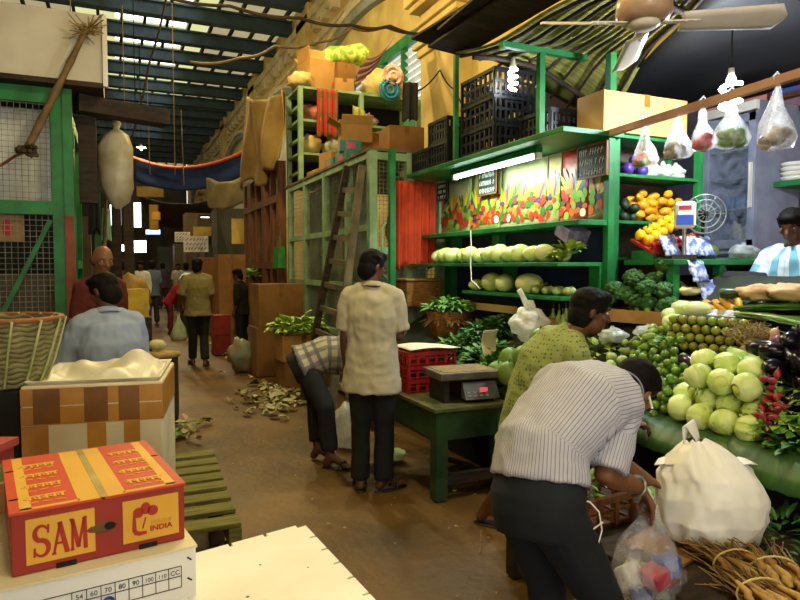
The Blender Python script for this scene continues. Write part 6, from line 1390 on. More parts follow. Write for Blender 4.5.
mb = MB(); mb.ell((-.01, F + .0005, H * .5), (.042, .0022, .014), n=20, k=6); hh = mb.build('hand_hole', mat('carton_hole', '6a4a24', '4a3216'), t, world=False); mb = MB(); mb.ell((.014, F - .001, H * .5 + .002), (.014, .0018, .01), n=14, k=5); mb.build('hole_gap', m_dark, hh, world=False)
for x in (-.085, .105): mb = MB(); mb.box((x, F, .006), (.045, .003, .012)); mb.build('bottom_slot', m_dark, t, world=False)
# white carton below with a printed size table
a, b = zr(0, 591, Z1), zr(196, 545.5, Z1); ax = (b - a); Lw = .62; ax.normalize(); nb = V((-ax.y, ax.x, 0)); nb = nb if nb.y > 0 else -nb
rz = math.atan2(ax.y, ax.x); c = b - ax * Lw / 2 + nb * .3
m_wb = mat('white_carton', 'dcdcd8', 'cdcdc9', rough=.6, scale=2); m_lidw = mat('cream_carton_top', 'd9cfae', 'c8bc98', rough=.7, scale=2)
t = thing('white_carton', 'white carton with a printed size table under the red carton', 'carton', (c.x, c.y, .36), rz)
W, D, H = Lw, .6, Z1 - .36
mb = MB(); mb.bb((-W / 2, -D / 2, 0), (W / 2, D / 2, H)); mb.build('carton_body', m_wb, t, world=False, bevel=.004)
mb = MB(); mb.bb((-W / 2 - .003, -D / 2 - .003, H - .004), (W / 2 + .003, -.003, H + .002)); mb.bb((-W / 2 - .003, .003, H - .004), (W / 2 + .003, D / 2 + .003, H + .002)); mb.build('lid_flaps', m_lidw, t, world=False)
m_black = mat('black_print', '25262a', '1c1d20'); F2 = -D / 2 - .001
mb = MB(); cells = ['SIZE', '54', '60', '70', '80', '90', '100', '110', 'CC']; x0 = W / 2 - .37; xs = [x0, x0 + .075] + [x0 + .075 + .032 * k for k in range(1, 9)]; zt2 = H - .045; zz = (zt2, zt2 - .026, zt2 - .056)
for z in (zz[0], zz[1], zz[2]): mb.box(((xs[1 if z == zz[1] else 0] + xs[-1]) / 2, F2, z), (xs[-1] - xs[1 if z == zz[1] else 0], .0015, .0018))
for x in xs: mb.box((x, F2, (zz[0] + zz[2]) / 2), (.0018, .0015, .056))
tb = mb.build('size_table', m_black, t, world=False)
text('SIZE', .026, (x0 + .008, F2 - .0005, zz[2] + .012), (pi / 2, 0, 0), m_black, tb, 'printed_word', bold=.0004)
for k, s in enumerate(cells[1:]): text(s, .017 if len(s) < 3 else .0145, ((xs[k + 1] + xs[k + 2]) / 2, F2 - .0005, zz[1] + .006), (pi / 2, 0, 0), m_black, tb, 'printed_number', 'CENTER')
q = V(((xs[3] + xs[4]) / 2, F2 - .002, (zz[1] + zz[2]) / 2 - .002)); mb = MB()
for r_ in (.012, .008): mb.tube([q + V((r_ * cos(e * .5), 0, r_ * .9 * sin(e * .5))) for e in range(14)], .0022, 5)
mb.build('pen_mark', mat('blue_pen', '2a4aa8', '1f3a8c'), t, world=False)
mb = MB()
for k in range(3): mb.box((W / 2 - .018, F2, H - .03 - k * .055), (.014, .002, .004), M.Rotation(.7, 3, 'Y'))
mb.build('staples', m_black, t, world=False)
mb = MB(); mb.bb((-.95, 1.0, 0), (-.02, 2.05, .355)); 
o = tag(mb.build('support_box', m_card2, bevel=.01), 'brown box carrying the white carton at the lower left', 'box'); o.location.z = 0
# white styrofoam box lid
ZF = .70
p0, p1, p2 = zr(304, 522.5, ZF), zr(200, 551, ZF), zr(380, 603, ZF)
ax = (p2 - p0).normalized(); bx_ = (p1 - p0).normalized()
t = thing('styrofoam_box', 'big white styrofoam box with notched rim in the lower middle', 'box', (p0.x, p0.y - .4, .3))
def sty(u, v, z): q = p0 + ax * u + bx_ * v; return V((q.x, q.y, z))
LA, LB = .95, .62
mb = MB(); out = []
def edge(u0, v0, u1, v1, n, nx, ny):
    P = []
    for k in range(n):
        for f, ins in ((0.0, 0), (.9, 0), (.905, .022), (.995, .022)):
            tt = (k + f) / n; P.append((u0 + (u1 - u0) * tt + nx * ins, v0 + (v1 - v0) * tt + ny * ins))
    return P
ring = edge(.02, 0, LA, 0, 9, 0, 1) + edge(LA, 0, LA, LB, 5, -1, 0) + edge(LA, LB, 0, LB, 9, 0, -1) + edge(0, LB, 0, .02, 5, 1, 0)
n = len(ring); top = [sty(u, v, ZF) for u, v in ring]; top2 = [sty(u * .99 + .005, v * .99 + .003, ZF) for u, v in ring]; mid = [sty(u, v, ZF - .012) for u, v in ring]; low = [sty(u, v, .4) for u, v in ring]
vs = top2 + mid + low; mb.add(vs, [tuple(range(n))] + [(i, (i + 1) % n, n + (i + 1) % n, n + i) for i in range(n)] + [(n + i, n + (i + 1) % n, 2 * n + (i + 1) % n, 2 * n + i) for i in range(n)] + [tuple(range(2 * n, 3 * n))[::-1]])
mb.build('box_body', m_styro, t)
mb = MB()
for (u, v, r_) in ((.2, .22, .004), (.3, .1, .003), (.35, .3, .005), (.55, .2, .004)): mb.ell(sty(u, v, ZF), (r_, r_, .0012), n=8, k=4)
mb.build('dirt_specks', m_greywood, t)
mb = MB(); c = sty(LA / 2, LB / 2, .2); mb.box((c.x, c.y, .2), (.85, .5, .395), math.atan2(ax.y, ax.x)); tag(mb.build('support_crate', m_card2), 'dark crate under the white styrofoam box', 'crate')
# pallet
PZ = .35; m_pal = mat('mossy_pallet_wood', '7a7434', '4c4a1f', rough=.85, scale=5, stretch=(1, 8, 8), bump=.4, lo=.3, hi=.7)
t = thing('wooden_pallet', 'raised mossy wooden pallet left of the aisle', 'pallet', (.1, 3.6, 0))
for i, y in enumerate((4.32, 4.14, 3.98, 3.82, 3.65, 3.48, 3.3, 3.11)):
    xr = at_z(215 + 30 * i / 7, 453 + 76 * i / 7, PZ).x
    mb = MB(); mb.box((xr / 2 - .2, y, PZ - .012), (xr + .4, .115, .024), R.uniform(-.015, .015)); mb.build('slat', m_pal, t, bevel=.004)
for x in (-.3, .1, .5):
    mb = MB(); mb.bb((x - .03, 3.05, PZ - .11), (x + .03, 4.36, PZ - .026)); mb.build('stringer', m_pal, t)
for x in (-.3, .5):
    for y in (3.1, 4.3, 3.7): mb = MB(); mb.bb((x - .04, y - .04, 0), (x + .04, y + .04, PZ - .112)); mb.build('leg', m_darkwood, t)
# taped styrofoam fish box
d0, d1 = 2.85, 3.62; A0 = at_d(20, 387, d0); zt3 = A0.z; B0_ = at_z(162, 381, zt3)
fr = (B0_ - A0); fr.z = 0; Lb = fr.length; fr.normalize(); bk = V((-fr.y, fr.x, 0)); bk = bk if bk.y > 0 else -bk
t = thing('taped_box', 'styrofoam box bound with brown tape and lined with white plastic', 'box', A0 + fr * Lb / 2 + bk * .31 - V((0, 0, A0.z - PZ - .004)), math.atan2(fr.y, fr.x))
W, D, H = Lb, .62, zt3 - PZ - .004; th = .04
mb = MB(); mb.bb((-W / 2, -D / 2, 0), (W / 2, D / 2, .05))
for s in (-1, 1): mb.bb((-W / 2, s * (D / 2) - (th if s > 0 else 0), .05), (W / 2, s * (D / 2) + (0 if s > 0 else th), H)); mb.bb((s * W / 2 - (th if s > 0 else 0), -D / 2 + th, .05), (s * W / 2 + (0 if s > 0 else th), D / 2 - th, H))
mb.build('box_body', mat('grubby_foam', 'd6cdb0', 'c3b794', rough=.7, scale=3), t, world=False, bevel=.008)
m_btape = mat('brown_tape', 'b88438', 'a06e2a', rough=.35, scale=6); m_dtape = mat('dark_tape', '80541f', '664217', rough=.35, scale=6)
for k_, (x0, x1, z0, z1) in enumerate(((-W / 2 - .001, W / 2 + .001, H - .09, H - .012), (-W / 2 - .001, W / 2 + .001, H - .178, H - .096), (-W / 2, -W / 2 + .11, .02, H - .18), (-W / 2 + .27, -W / 2 + .35, .02, H - .18), (W / 2 - .17, W / 2 - .1, .02, H - .18))):
    mb = MB(); mb.bb((x0, -D / 2 - .002, z0), (x1, -D / 2 + .001, z1)); mb.build('brown_tape', m_btape, t, world=False)
mb = MB(); mb.bb((W / 2 - .001, -D / 2, H - .178), (W / 2 + .002, D / 2, H - .012)); mb.build('brown_tape', m_btape, t, world=False)
for x0, x1 in ((-W / 2 + .05, -W / 2 + .16), (-W / 2 + .26, -W / 2 + .36), (W / 2 - .19, W / 2 - .1)): mb = MB(); mb.bb((x0, -D / 2 - .0035, H - .172), (x1, -D / 2 + .001, H - .014)); mb.build('dark_tape', m_dtape, t, world=False)
m_liner = mat('white_liner_plastic', 'd9d3c2', 'c2bba6', rough=.45, scale=4, bump=.15, bscale=12)
def liner(u, v):
    x = -W / 2 + .01 + (W - .02) * u; y = -D / 2 + .012 + (D - .024) * v; e = min(u, 1 - u, v, 1 - v)
    dip = -.05 * min(1, e * 8) + .012 * (e < .04); bump = .12 * math.exp(-((u - .72) ** 2 / .05 + (v - .72) ** 2 / .06)) + .08 * math.exp(-((u - .6) ** 2 / .06 + (v - .3) ** 2 / .04)) + .06 * math.exp(-((u - .3) ** 2 / .1 + (v - .9) ** 2 / .03))
    return V((x, y, H + dip + bump * min(1, e * 10) + .035 * NZ.noise(V((x * 9, y * 9, 1))) * min(1, e * 10) + .006))
mb = MB(); mb.grid(liner, 50, 50); mb.build('plastic_liner', m_liner, t, world=False, solid=.003)
# basket
bc_ = at_d(4, 350, 3.0); p = V((bc_.x - .02, bc_.y, 1.02)); m_wick = mat('grey_wicker', '8f8a5c', '6a6640', rough=.7, scale=12, bump=.2)
t = thing('wicker_basket', 'round woven grey basket on a dark stand at the left edge', 'basket', p)
mb = MB(); n = 40
def rr_(h): return .17 + .09 * h ** .8
for k in range(13):
    h = k / 12; mb.tube([p + V(((rr_(h) + .007 * sin(a * 10 * pi / 20 * 2 + k * pi)) * cos(a * 2 * pi / 80), (rr_(h) + .007 * sin(a * 10 * pi / 20 * 2 + k * pi)) * sin(a * 2 * pi / 80), .015 + .285 * h + .006 * sin(a * 1.3 + k))) for a in range(81)], .0135, 6)
mb.lathe([(0, .0), (.17, .0), (.165, .02), (0, .02)], p, 24); mb.build('woven_body', m_wick, t)
mb = MB()
for k in range(14): a = k * 2 * pi / 14; mb.tube([p + V(((rr_(h) + .02) * cos(a + .1 * h), (rr_(h) + .02) * sin(a + .1 * h), .01 + .3 * h)) for h in (0, .3, .6, 1)] + [p + V(((rr_(1) - .01) * cos(a), (rr_(1) - .01) * sin(a), .32))], .006, 5)
mb.build('binding_cords', mat('pale_binding', 'b3ae86', '8f9a5a'), t)
mb = MB(); mb.tube([p + V((.265 * cos(a * 2 * pi / 40), .265 * sin(a * 2 * pi / 40), .31)) for a in range(41)], .014, 7); mb.build('rim', mat('brown_rim', '8f5a2c', '6f4420'), t)
mb = MB(); mb.bb((p.x - .2, p.y - .2, 0), (p.x + .1, p.y + .2, 1.015)); tag(mb.build('dark_stand', m_dark, bevel=.01), 'dark narrow stand carrying the wicker basket', 'stand')
# second red carton at the far left
a = at_d(12, 470, 2.0); t = thing('side_carton', 'red edged green carton cut off by the left edge', 'carton', (a.x - .22, a.y + .02, .36), -YAW)
mb = MB(); mb.bb((-.16, -.2, 0), (.14, .2, .62)); mb.build('carton_body', mat('dull_red_carton', '9a3a28', '7d2d20'), t, world=False, bevel=.004); mb = MB(); mb.bb((-.17, -.21, .62), (.15, .21, .645)); mb.build('lid', mat('red_lid', 'a8443a', '8c332c'), t, world=False); mb = MB(); mb.bb((.139, -.18, .3), (.143, .18, .58)); mb.build('green_panel', mat('green_print', '5a6a3a', '7a7a44', scale=8), t, world=False)
a = at_d(30, 500, 1.95); mb = MB(); mb.box((a.x - .0, a.y + .05, .65), (.02, .3, .55), -YAW - .5); tag(mb.build('cardboard_piece', m_card), 'loose cardboard flap between the two red cartons', 'cardboard')
mb = MB(); mb.bb((-1.25, 1.3, 0), (-.97, 2.4, .355)); tag(mb.build('low_box', m_card2), 'brown box under the red edged carton', 'box')
# wooden drum with mat lid, next to the man in blue
p = zr(166, 392, 0); p = at_d(165, 393, 0.0) if False else zr(163, 394, .3); t = thing('wooden_drum', 'dark wooden drum with a tan mat lid in the aisle', 'drum', (p.x, p.y, 0))
q = V((p.x, p.y, 0)); d_ = (q - CAM).dot(FW); hh = at_d(165, 352, d_).z; rr = 15 * d_ / 640
mb = MB(); mb.lathe([(0, 0), (rr * .92, 0), (rr, .1), (rr, hh - .06), (rr * .98, hh - .04), (0, hh - .04)], q, 22); mb.build('drum_body', m_darkwood, t); mb = MB(); mb.lathe([(0, hh - .038), (rr * 1.12, hh - .038), (rr * 1.12, hh), (rr * .5, hh + .012), (0, hh + .012)], q, 22, wob=.02); mb.build('mat_lid', mat('straw_mat', 'ab8f4a', '8a6f34', scale=14, bump=.3), t)
p = at_d(157, 345, d_); tag(MB().ell((p.x, p.y, hh + .07), (.09, .07, .055), nz=.1).build('pale_melon', mat('pale_melon', 'c9c48c', 'a8a868')), 'pale round melon on the drum behind the blue shirt', 'melon')
# ---- right side of the aisle: cartons, sacks, scraps
c = zr(262, 376, 0)
def pxc(u, v, wpx, hpx, dep, name, label, z=0, rz=0, m=None, **k):
    p = zr(u, v, z); d_ = (p - CAM).dot(FW); w, h = wpx * d_ / 640, hpx * d_ / 640
    return carton(name, label, (p.x + w * .5 * .9, p.y + dep / 2, z), (w, dep, h), rz, m, **k), d_, h, p
t, d_, h_, p = pxc(259, 377, 40, 49, .6, 'stacked_carton', 'lower tall carton of the stack before the green cage', m=m_card2); h1 = h_
carton('stacked_carton', 'upper tall carton of the stack before the green cage', (p.x + .33, p.y + .3, h1 + .003), (.66, .58, .62), .03, m_card2)
t, d_, h_, p = pxc(287, 392, 48, 30, .45, 'veg_carton', 'lower taped carton under the lettuce', m=m_card2)
ct = carton('veg_carton', 'taped carton heaped with lettuce beside the cage', (p.x + .22, p.y + .22, h_ + .003), (.56, .46, .33), .02, m_card)
leafy('lettuce_heap', 'bright green lettuce heaped on the taped carton', (p.x + .2, p.y + .2, h_ + .36), 170, .19, .13, m_lett, .27, .4, None, 'lettuce', .4, slope=0)
p = zr(250, 372, 0); bundle('teal_bag', 'teal and pink plastic bag on the floor beside the carton stack', (p.x - .1, p.y + .1, .004), (.2, .2, .26), mat('teal_plastic', '5a7a6a', '9a7a5c', rough=.4, scale=5), 61)
p = zr(238, 346, 0); bundle('pale_sack', 'pale filled sack lying on the floor further back', (p.x, p.y, .004), (.36, .26, .2), m_sackw, 63, cat='sack'); bundle('green_sack', 'greenish sack lying behind the teal bag', (p.x + .62, p.y + .3, .004), (.22, .2, .2), mat('green_sack', '7d7a3a', '5f6a2c', bump=.2), 64, cat='sack')
for i, (u, v, w, h, lb) in enumerate(((229, 331, 24, 26, 'taped carton behind the pale sack, tilted'), (230, 308, 26, 14, 'flat carton stacked above the tilted one'), (240, 330, 18, 20, 'dark carton behind the tilted one'))):
    p = zr(u, 338, 0); d_ = (p - CAM).dot(FW); z = max(.0, at_d(u, v, d_).z) if i == 1 else 0
    carton('back_carton', lb, (p.x + .2 + i * .25, p.y + .6 + .25 * i, .55 if i == 1 else 0), (w * d_ / 640, .4, .5 if i != 1 else .25), [.4, .1, 0][i], m_card, grp=None)
mb = MB()
def scraps(name, label, cu, cv, su, sv, n, cols, sz):
    mb = MB()
    for i in range(n):
        q = zr(R.gauss(cu, su), R.gauss(cv, sv), .012); a = R.uniform(0, 2 * pi); mb.leaf(q + V((0, 0, R.uniform(0, .05))), V((cos(a), sin(a), R.uniform(-.05, .3))), V((R.uniform(-.5, .5), R.uniform(-.5, .5), 1)), sz * R.uniform(.4, 1.2), sz * R.uniform(.3, .7), R.uniform(0, 1.2), R.randrange(len(cols)), 3, .4)
    for k, q in enumerate(mb.v): mb.v[k].z = max(q.z, .004)
    return tag(mb.build(name, [mat('scrap_' + c, c) for c in cols]), label, 'scraps', None, 'stuff')
scraps('vegetable_scraps', 'heap of trampled green leaves and scraps beside the bending man', 278, 394, 17, 8, 190, ['9a9a4a', 'b8a878', '6a7a2c', 'c9bd98', '7d6a3a'], .16)
scraps('vegetable_scraps', 'few limp leaves and husks on the floor behind the pallet', 178, 432, 9, 6, 50, ['8a8a3a', 'b09a6a', '5f7a2a'], .13)
scraps('floor_litter', 'pale scraps strewn along the floor by the far cartons', 240, 352, 18, 5, 40, ['c9bd98', 'b8a878'], .12)
mb = MB()
for i in range(70):
    q = zr(R.uniform(215, 520), R.uniform(400, 598), .004); a = R.uniform(0, 6); s_ = R.uniform(.006, .02); mb.box((q.x, q.y, .006), (s_, s_ * R.uniform(.2, .9), .006), a)
tag(mb.build('floor_litter', mat('litter', 'b8a070', '8a7448')), 'tiny pale specks of litter scattered over the muddy aisle', 'litter', None, 'stuff')
for i, (u0, v0, u1, v1) in enumerate(((481, 530, 480, 552), (508, 560, 517, 551))): tag(MB().bar(zr(u0, v0, .008), zr(u1, v1, .008), .005).build('straw', mat('straw', '')), ['pale straw lying on the floor below the bare foot', 'short pale straw lying beside the dark trousers'][i], 'straw')
p = zr(345, 452, 0); bundle('white_plastic_bag', 'white plastic bag on the floor beneath the bending man\'s hand', (p.x + .06, p.y + .1, .004), (.13, .15, .2), m_polyw, 71); p = zr(344, 446, 0); bundle('cabbage_leaf_pile', 'pale cabbage leaves on the floor under the green table', (zr(404, 470, 0).x, zr(404, 470, 0).y + .25, .004), (.13, .1, .05), m_cabl, 73, cat='leaves')
# ---- far aisle
m_can = mat('grey_tan_canvas', '8a7a58', '63563c', rough=.9, scale=2)
def sheet4(name, label, P, m, sag, cat='awning'):
    a, b, c, d = map(V, P); mb = MB(); mb.grid(lambda u, v: a.lerp(b, u).lerp(d.lerp(c, u), v) - V((0, 0, sag * 4 * u * (1 - u))) + V((0, 0, .08 * NZ.noise(V((u * 4, v * 4, 3))))), 20, 8); return tag(mb.build(name, m, solid=.01), label, cat)
sheet4('blue_tarpaulin', 'blue tarpaulin with an orange edge slung across the far aisle', (at_d(132, 156, 18), at_d(243, 151, 17), at_d(244, 176, 17.4), at_d(134, 180, 18.4)), mat('blue_tarp', '3a5296', '2a3c74', rough=.5, scale=2), .35, 'tarpaulin')
tag(MB().tube([at_d(132, 157, 17.9).lerp(at_d(243, 152, 16.9), k / 10) - V((0, 0, .35 * 4 * k / 10 * (1 - k / 10))) for k in range(11)], .05, 6).build('orange_edging', mat('orange_edge', 'b8502c')), 'orange rope along the edge of the blue tarpaulin', 'rope')
sheet4('brown_awning', 'grey brown canvas awning hanging beyond the wooden shopfront', (at_d(206, 178, 15), at_d(246, 176, 14), at_d(243, 203, 14), at_d(208, 207, 15)), m_can, .1)
sheet4('dark_awning', 'dark sagging awning across the far aisle', (at_d(138, 196, 24), at_d(215, 200, 23), at_d(215, 222, 25), at_d(150, 224, 26)), mat('dark_canvas', '3a3226', '262018'), .2)
for i, (u0, v0, u1, v1, d_, c1, lb) in enumerate(((138, 187, 163, 197, 22, '8a6a24', 'tan hanging banner high on the left of the far aisle'), (194, 227, 211, 236, 17, 'a88a34', 'yellowish box sign right of the far aisle'), (232, 219, 247, 244, 14.5, 'b39a4c', 'pale yellow carton hanging beside the wooden shopfront'), (150, 205, 158, 230, 22, 'a87a24', 'orange yellow hanging garlands left of the far aisle'), (153, 212, 160, 220, 20, 'b8842a', 'small orange bundle hanging in the far aisle'))):
    a, b = at_d(u0, v1, d_), at_d(u1, v0, d_); w = (b - a).dot(RT); mb = MB(); c = (a + b) / 2; mb.box(c, (w, .2, b.z - a.z), -YAW * .5); tag(mb.build('hanging_sign' if i < 3 else 'hanging_bundle', mat('sgn%d' % i, c1, scale=3)), lb, 'sign' if i < 3 else 'bundle')
for i, (u0, v0, u1, v1, d_, lb) in enumerate(((184, 236, 208, 252, 16, 'white paper sign with handwriting beside the far aisle'), (175, 232, 190, 242, 19, 'greyish paper sign behind the handwritten one'))):
    a, b = at_d(u0, v1, d_), at_d(u1, v0, d_); c = (a + b) / 2; t = thing('paper_sign', lb, 'sign', c, -YAW + .1); w, h = (b - a).dot(RT), b.z - a.z
    mb = MB(); mb.bb((-w / 2, -.01, -h / 2), (w / 2, .01, h / 2)); mb.build('paper', mat('sign_paper', 'c9c3c4', 'aaa4a8'), t, world=False); mb = MB()
    for r_ in range(3):
        x = -w / 2 + .05
        while x < w / 2 - .08: q = R.uniform(.03, .07); mb.bar((x, -.014, h * (.28 - .28 * r_) - .03), (x + q, -.014, h * (.28 - .28 * r_) + .03), .004, .018); x += q + .025
    mb.build('handwriting', mat('purple_ink', '5a3a6a'), t, world=False)
for i, (u0, v0, u1, v1, d_, s_, lb) in enumerate(((115, 244, 126, 252, 30, 5, 'bright white lit opening low at the left end of the aisle'), (130, 240, 146, 253, 32, 7, 'brightest white lit opening at the end of the aisle'), (134, 202, 141, 228, 34, 2.5, 'tall pale lit window above the far aisle'), (110, 204, 121, 226, 34, 2, 'pale lit louvres at the far left above the aisle'), (201, 216, 209, 224, 20, 4, 'small bright lamp right of the far aisle'), (146, 229, 160, 235, 28, 3, 'bluish lit sign hanging in the far aisle'))):
    a, b = at_d(u0, v1, d_), at_d(u1, v0, d_); c = (a + b) / 2; w = (b - a).dot(RT); h = b.z - a.z; mb = MB(); mb.box(c, (w, .05, h), -YAW)
    t = thing('lit_panel', lb, 'light', V((c.x, c.y, c.z - h / 2))); mb.build('glowing_face', mat_lamp('lit_face', ['f2f8ff', 'f6faff', 'd8e0e8', 'd0d8d8', 'eef6ff', '9ab8f0'][i], s_), t)
    mb = MB(); 
    for z in (-h / 2, h / 2): mb.box(c + V((0, 0, z)), (w + .1, .08, .06), -YAW)
    mb.build('frame', m_dark, t)
mb = MB()
for i in range(24):
    side = 1 if i % 2 else -1; y = 15 + i * 1.1; x = (3.0 + R.uniform(-.3, .5)) if side > 0 else (-1.7 + R.uniform(-.3, .4)); h = R.uniform(1.2, 3.4)
    tag(MB().box((x, y, h / 2), (1.1, .95, h), 0).build('market_stall', mat('stall_col_%d' % (i % 5), ['4a3a22', '3a3a30', '5a4420', '33302a', '5c5138'][i % 5], scale=1.5)), '%s dark stall block along the %s side of the far aisle' % (ORD[i // 2], 'right' if side > 0 else 'left'), 'stall', 'far stalls')
for i, (u, v, d_, w, h, c1, lb) in enumerate(((238, 268, 12.2, .5, .5, '9a6a2c', 'orange brown carton stacked beside the seated vendor'), (224, 272, 14, .5, .4, 'b08a4a', 'tan carton behind the walking man\'s shoulder'), (203, 268, 15, .4, .5, '7a4a20', 'brown stack behind the walking man\'s head'), (215, 300, 11.5, .3, .6, '8f2018', 'red crate on the floor right of the walking man'), (215, 320, 11.5, .3, .5, '7a1a14', 'lower red crate right of the walking man'))):
    c = at_d(u, v, d_); b0 = 0; carton('aisle_box', lb, (c.x + (.1 if i else -.15), c.y, (.36 if i == 3 else 0)), (w, w, max(.3, c.z + h / 2) if i < 3 else .35), 0, mat('aisle_box_%d' % i, c1), tape=i < 2)
p = at_d(244, 262, 12.6); leafy('hanging_leaves', 'bunch of green leaves by the wooden shopfront', (p.x + .1, p.y - .3, p.z - .3), 60, .25, .14, m_lett, .3, .4, None, 'greens', .3, slope=0)
p = at_d(130, 268, 8.6); bundle('mustard_bundle', 'mustard coloured bundle behind the bald man', (p.x, p.y, .9), (.25, .2, .3), mat('mustard_cloth', '9a7a34', '7a5c24'), 81, cat='bundle'); tag(MB().box((p.x, p.y, .45), (.5, .45, .89)).build('bundle_stand', m_darkwood), 'dark crate under the mustard coloured bundle', 'crate')
p = at_d(133, 295, 8.0); tag(MB().box((p.x, p.y, p.z - .1), (.3, .22, .35), .4).build('yellow_bag', mat('yellow_bag', 'c9a834', 'a8882c')), 'yellow bag beside the man in the blue shirt', 'bag')
# ---------------------------------------------------------------- the people
m_skin = mat('brown_skin', '5f3a22', '54321d', rough=.5, scale=6, sss=.08); m_skin2 = mat('light_brown_skin', '7d5232', '6f4729', rough=.5, scale=6, sss=.08)
m_hair = mat('black_hair', '080605', '0f0c0a', rough=.75, scale=60, stretch=(1, 1, .3), spec=.15); m_ghair = mat('thin_grey_hair', '2c2620', '4a4238', rough=.7, scale=40)
m_tr = mat('dark_trousers', '16171a', '0e0f11', rough=.85, scale=5); m_trb = mat('blue_black_trousers', '141a22', '0d1117', rough=.85, scale=5)
m_sandal = mat('brown_sandal', '2c1a10', '1c100a', rough=.6)
m_beige = mat_cloth('beige_shirt', 'b5ac90', [('lon', .006, .4, 'a89f82')]); m_stripe = mat_cloth('striped_shirt', 'bcbcc8', [('lat', .011, .22, '6a6472')])
m_polka = mat_cloth('dotted_green_shirt', '95a05e', [], dots=(44, .3, '5a6640')); m_plaidg = mat_cloth('grey_plaid_shirt', 'b3a98c', [('lat', .075, .45, '6b6a6a'), ('lon', .075, .4, '5a5a5f')])
m_bluesh = mat_cloth('pale_blue_shirt', '93a0b8', []); m_olive = mat_cloth('olive_shirt', '7c7248', []); m_aqua = mat_cloth('aqua_white_shirt', 'c3d0d8', [('lat', .16, .4, '3f8fa8')])
def stand(base, face, h=1.66, lean=0, lift=0, arms=None, spread=.1, seed=1, twist=0, fat=1, headturn=0, nod=0, up=None):
    """a standing skeleton: base = ground point, face = heading angle (0 = +Y, positive turns left)"""
    f = V((-sin(face), cos(face), 0)); r = V((f.y, -f.x, 0)); b = V(base); k = h / 1.68; Z = V((0, 0, 1))
    J = dict(rt=r, fwd=f, k=k, fat=fat, seed=seed, base=b)
    pel = b + Z * .9 * k; ax = (Z * cos(lean) + f * sin(lean)); J['pel'] = pel; J['wai'] = pel + ax * .17 * k; J['che'] = pel + ax * .35 * k
    ax2 = (Z * cos(lean * 1.15) + f * sin(lean * 1.15)); J['nck'] = J['che'] + ax2 * .2 * k
    hf = V((-sin(face + headturn), cos(face + headturn), -nod)); J['face'] = hf; J['hd'] = J['nck'] + (ax2 * .7 + Z * .3).normalized() * .155 * k + f * .02
    for s, g in (('L', -1), ('R', 1)):
        sh = J['che'] + ax2 * .14 * k + r * g * .165 * k; J['sh' + s] = sh
        J['el' + s] = sh + r * g * .035 * k - Z * .28 * k + f * -.02; J['wr' + s] = J['el' + s] - Z * .25 * k + f * .06 * k
        J['kn' + s] = b + r * g * spread * .95 + Z * .48 * k + f * .02; J['an' + s] = b + r * g * spread + Z * .085 * k
        J['toe' + s] = (f + r * g * .25)
    if arms:
        for s, (e, w) in arms.items(): J['el' + s] = V(e); J['wr' + s] = V(w)
    return J
# man in the beige shirt, seen from behind
b = at_z(372, 488, 0); fa = -.55
J = stand((b.x, b.y, 0), fa, 1.65, .02, fat=.97, seed=3, headturn=-.75, nod=.25, spread=.085)
J['toeR'] = V((.95, .15, 0)); f_ = J['fwd']; r_ = J['rt']
J['elR'] = J['shR'] + r_ * .03 + f_ * .03 - V((0, 0, .28)); J['wrR'] = J['elR'] + f_ * .22 + V((0, 0, .03)) - r_ * .02
J['elL'] = J['shL'] - r_ * .03 - V((0, 0, .285)); J['wrL'] = J['elL'] + f_ * .05 - V((0, 0, .25))
J['handR'] = dict(d=f_ - V((0, 0, .1)), pn=V((0, 0, -1)), side=-r_, curl=.5)
person('person', 'man in a loose beige shirt standing with his back turned beside the green table', J, m_beige, m_tr, m_skin, m_hair, .011, sleeve=.85, hem=.19, cuff=2.04, wr=.007, loose=.034, sandals=m_sandal, collar=True)
# bent man in the plaid shirt
hp = at_d(299, 372, 5.3); f_ = V((RT.x, RT.y, 0)).normalized(); f_ = (f_ * .95 + V((FW.x, FW.y, 0)) * .2).normalized(); r_ = V((f_.y, -f_.x, 0)); Z = V((0, 0, 1))
an = at_z(329, 462, 0); J = dict(rt=r_, fwd=f_, k=1, seed=5, fat=1.15); pel = V((hp.x + f_.x * .06, hp.y + f_.y * .06, .77)); J['pel'] = pel
J['wai'] = pel + f_ * .16 + Z * .07; J['che'] = pel + f_ * .33 + Z * .06; J['nck'] = pel + f_ * .5 - Z * .02; J['hd'] = pel + f_ * .62 - Z * .1; J['face'] = f_ * .4 - Z * .9; J['up'] = f_
for s, g in (('L', -1), ('R', 1)):
    J['sh' + s] = pel + f_ * .43 - Z * .0 + r_ * g * .17; J['el' + s] = J['sh' + s] - Z * .25 + r_ * g * .03 - f_ * .03; J['wr' + s] = J['el' + s] - Z * .19 + f_ * .1
    J['an' + s] = V((an.x, an.y, .08)) + r_ * g * .12 - f_ * (.0 if g > 0 else .08); J['kn' + s] = V((hp.x, hp.y, .47)).lerp(V((J['an' + s].x, J['an' + s].y, .47)), .7) + r_ * g * .1 + f_ * .03; J['toe' + s] = f_ * .8 - V((FW.x, FW.y, 0)) * .4
    J['hip' + s] = pel + r_ * g * .09 - Z * .02
    J['hand' + s] = dict(d=f_ * .5 - Z, pn=f_ * .3 - r_ * g, side=f_, curl=.5)
J['base'] = V((an.x, an.y, 0))
person('person', 'man in a checked shirt bent double, reaching down behind the man in beige', J, m_plaidg, m_tr, m_skin, m_hair, .012, sleeve=.7, hem=.05, cuff=1.85, wr=.006, sandals=m_sandal, loose=.03)
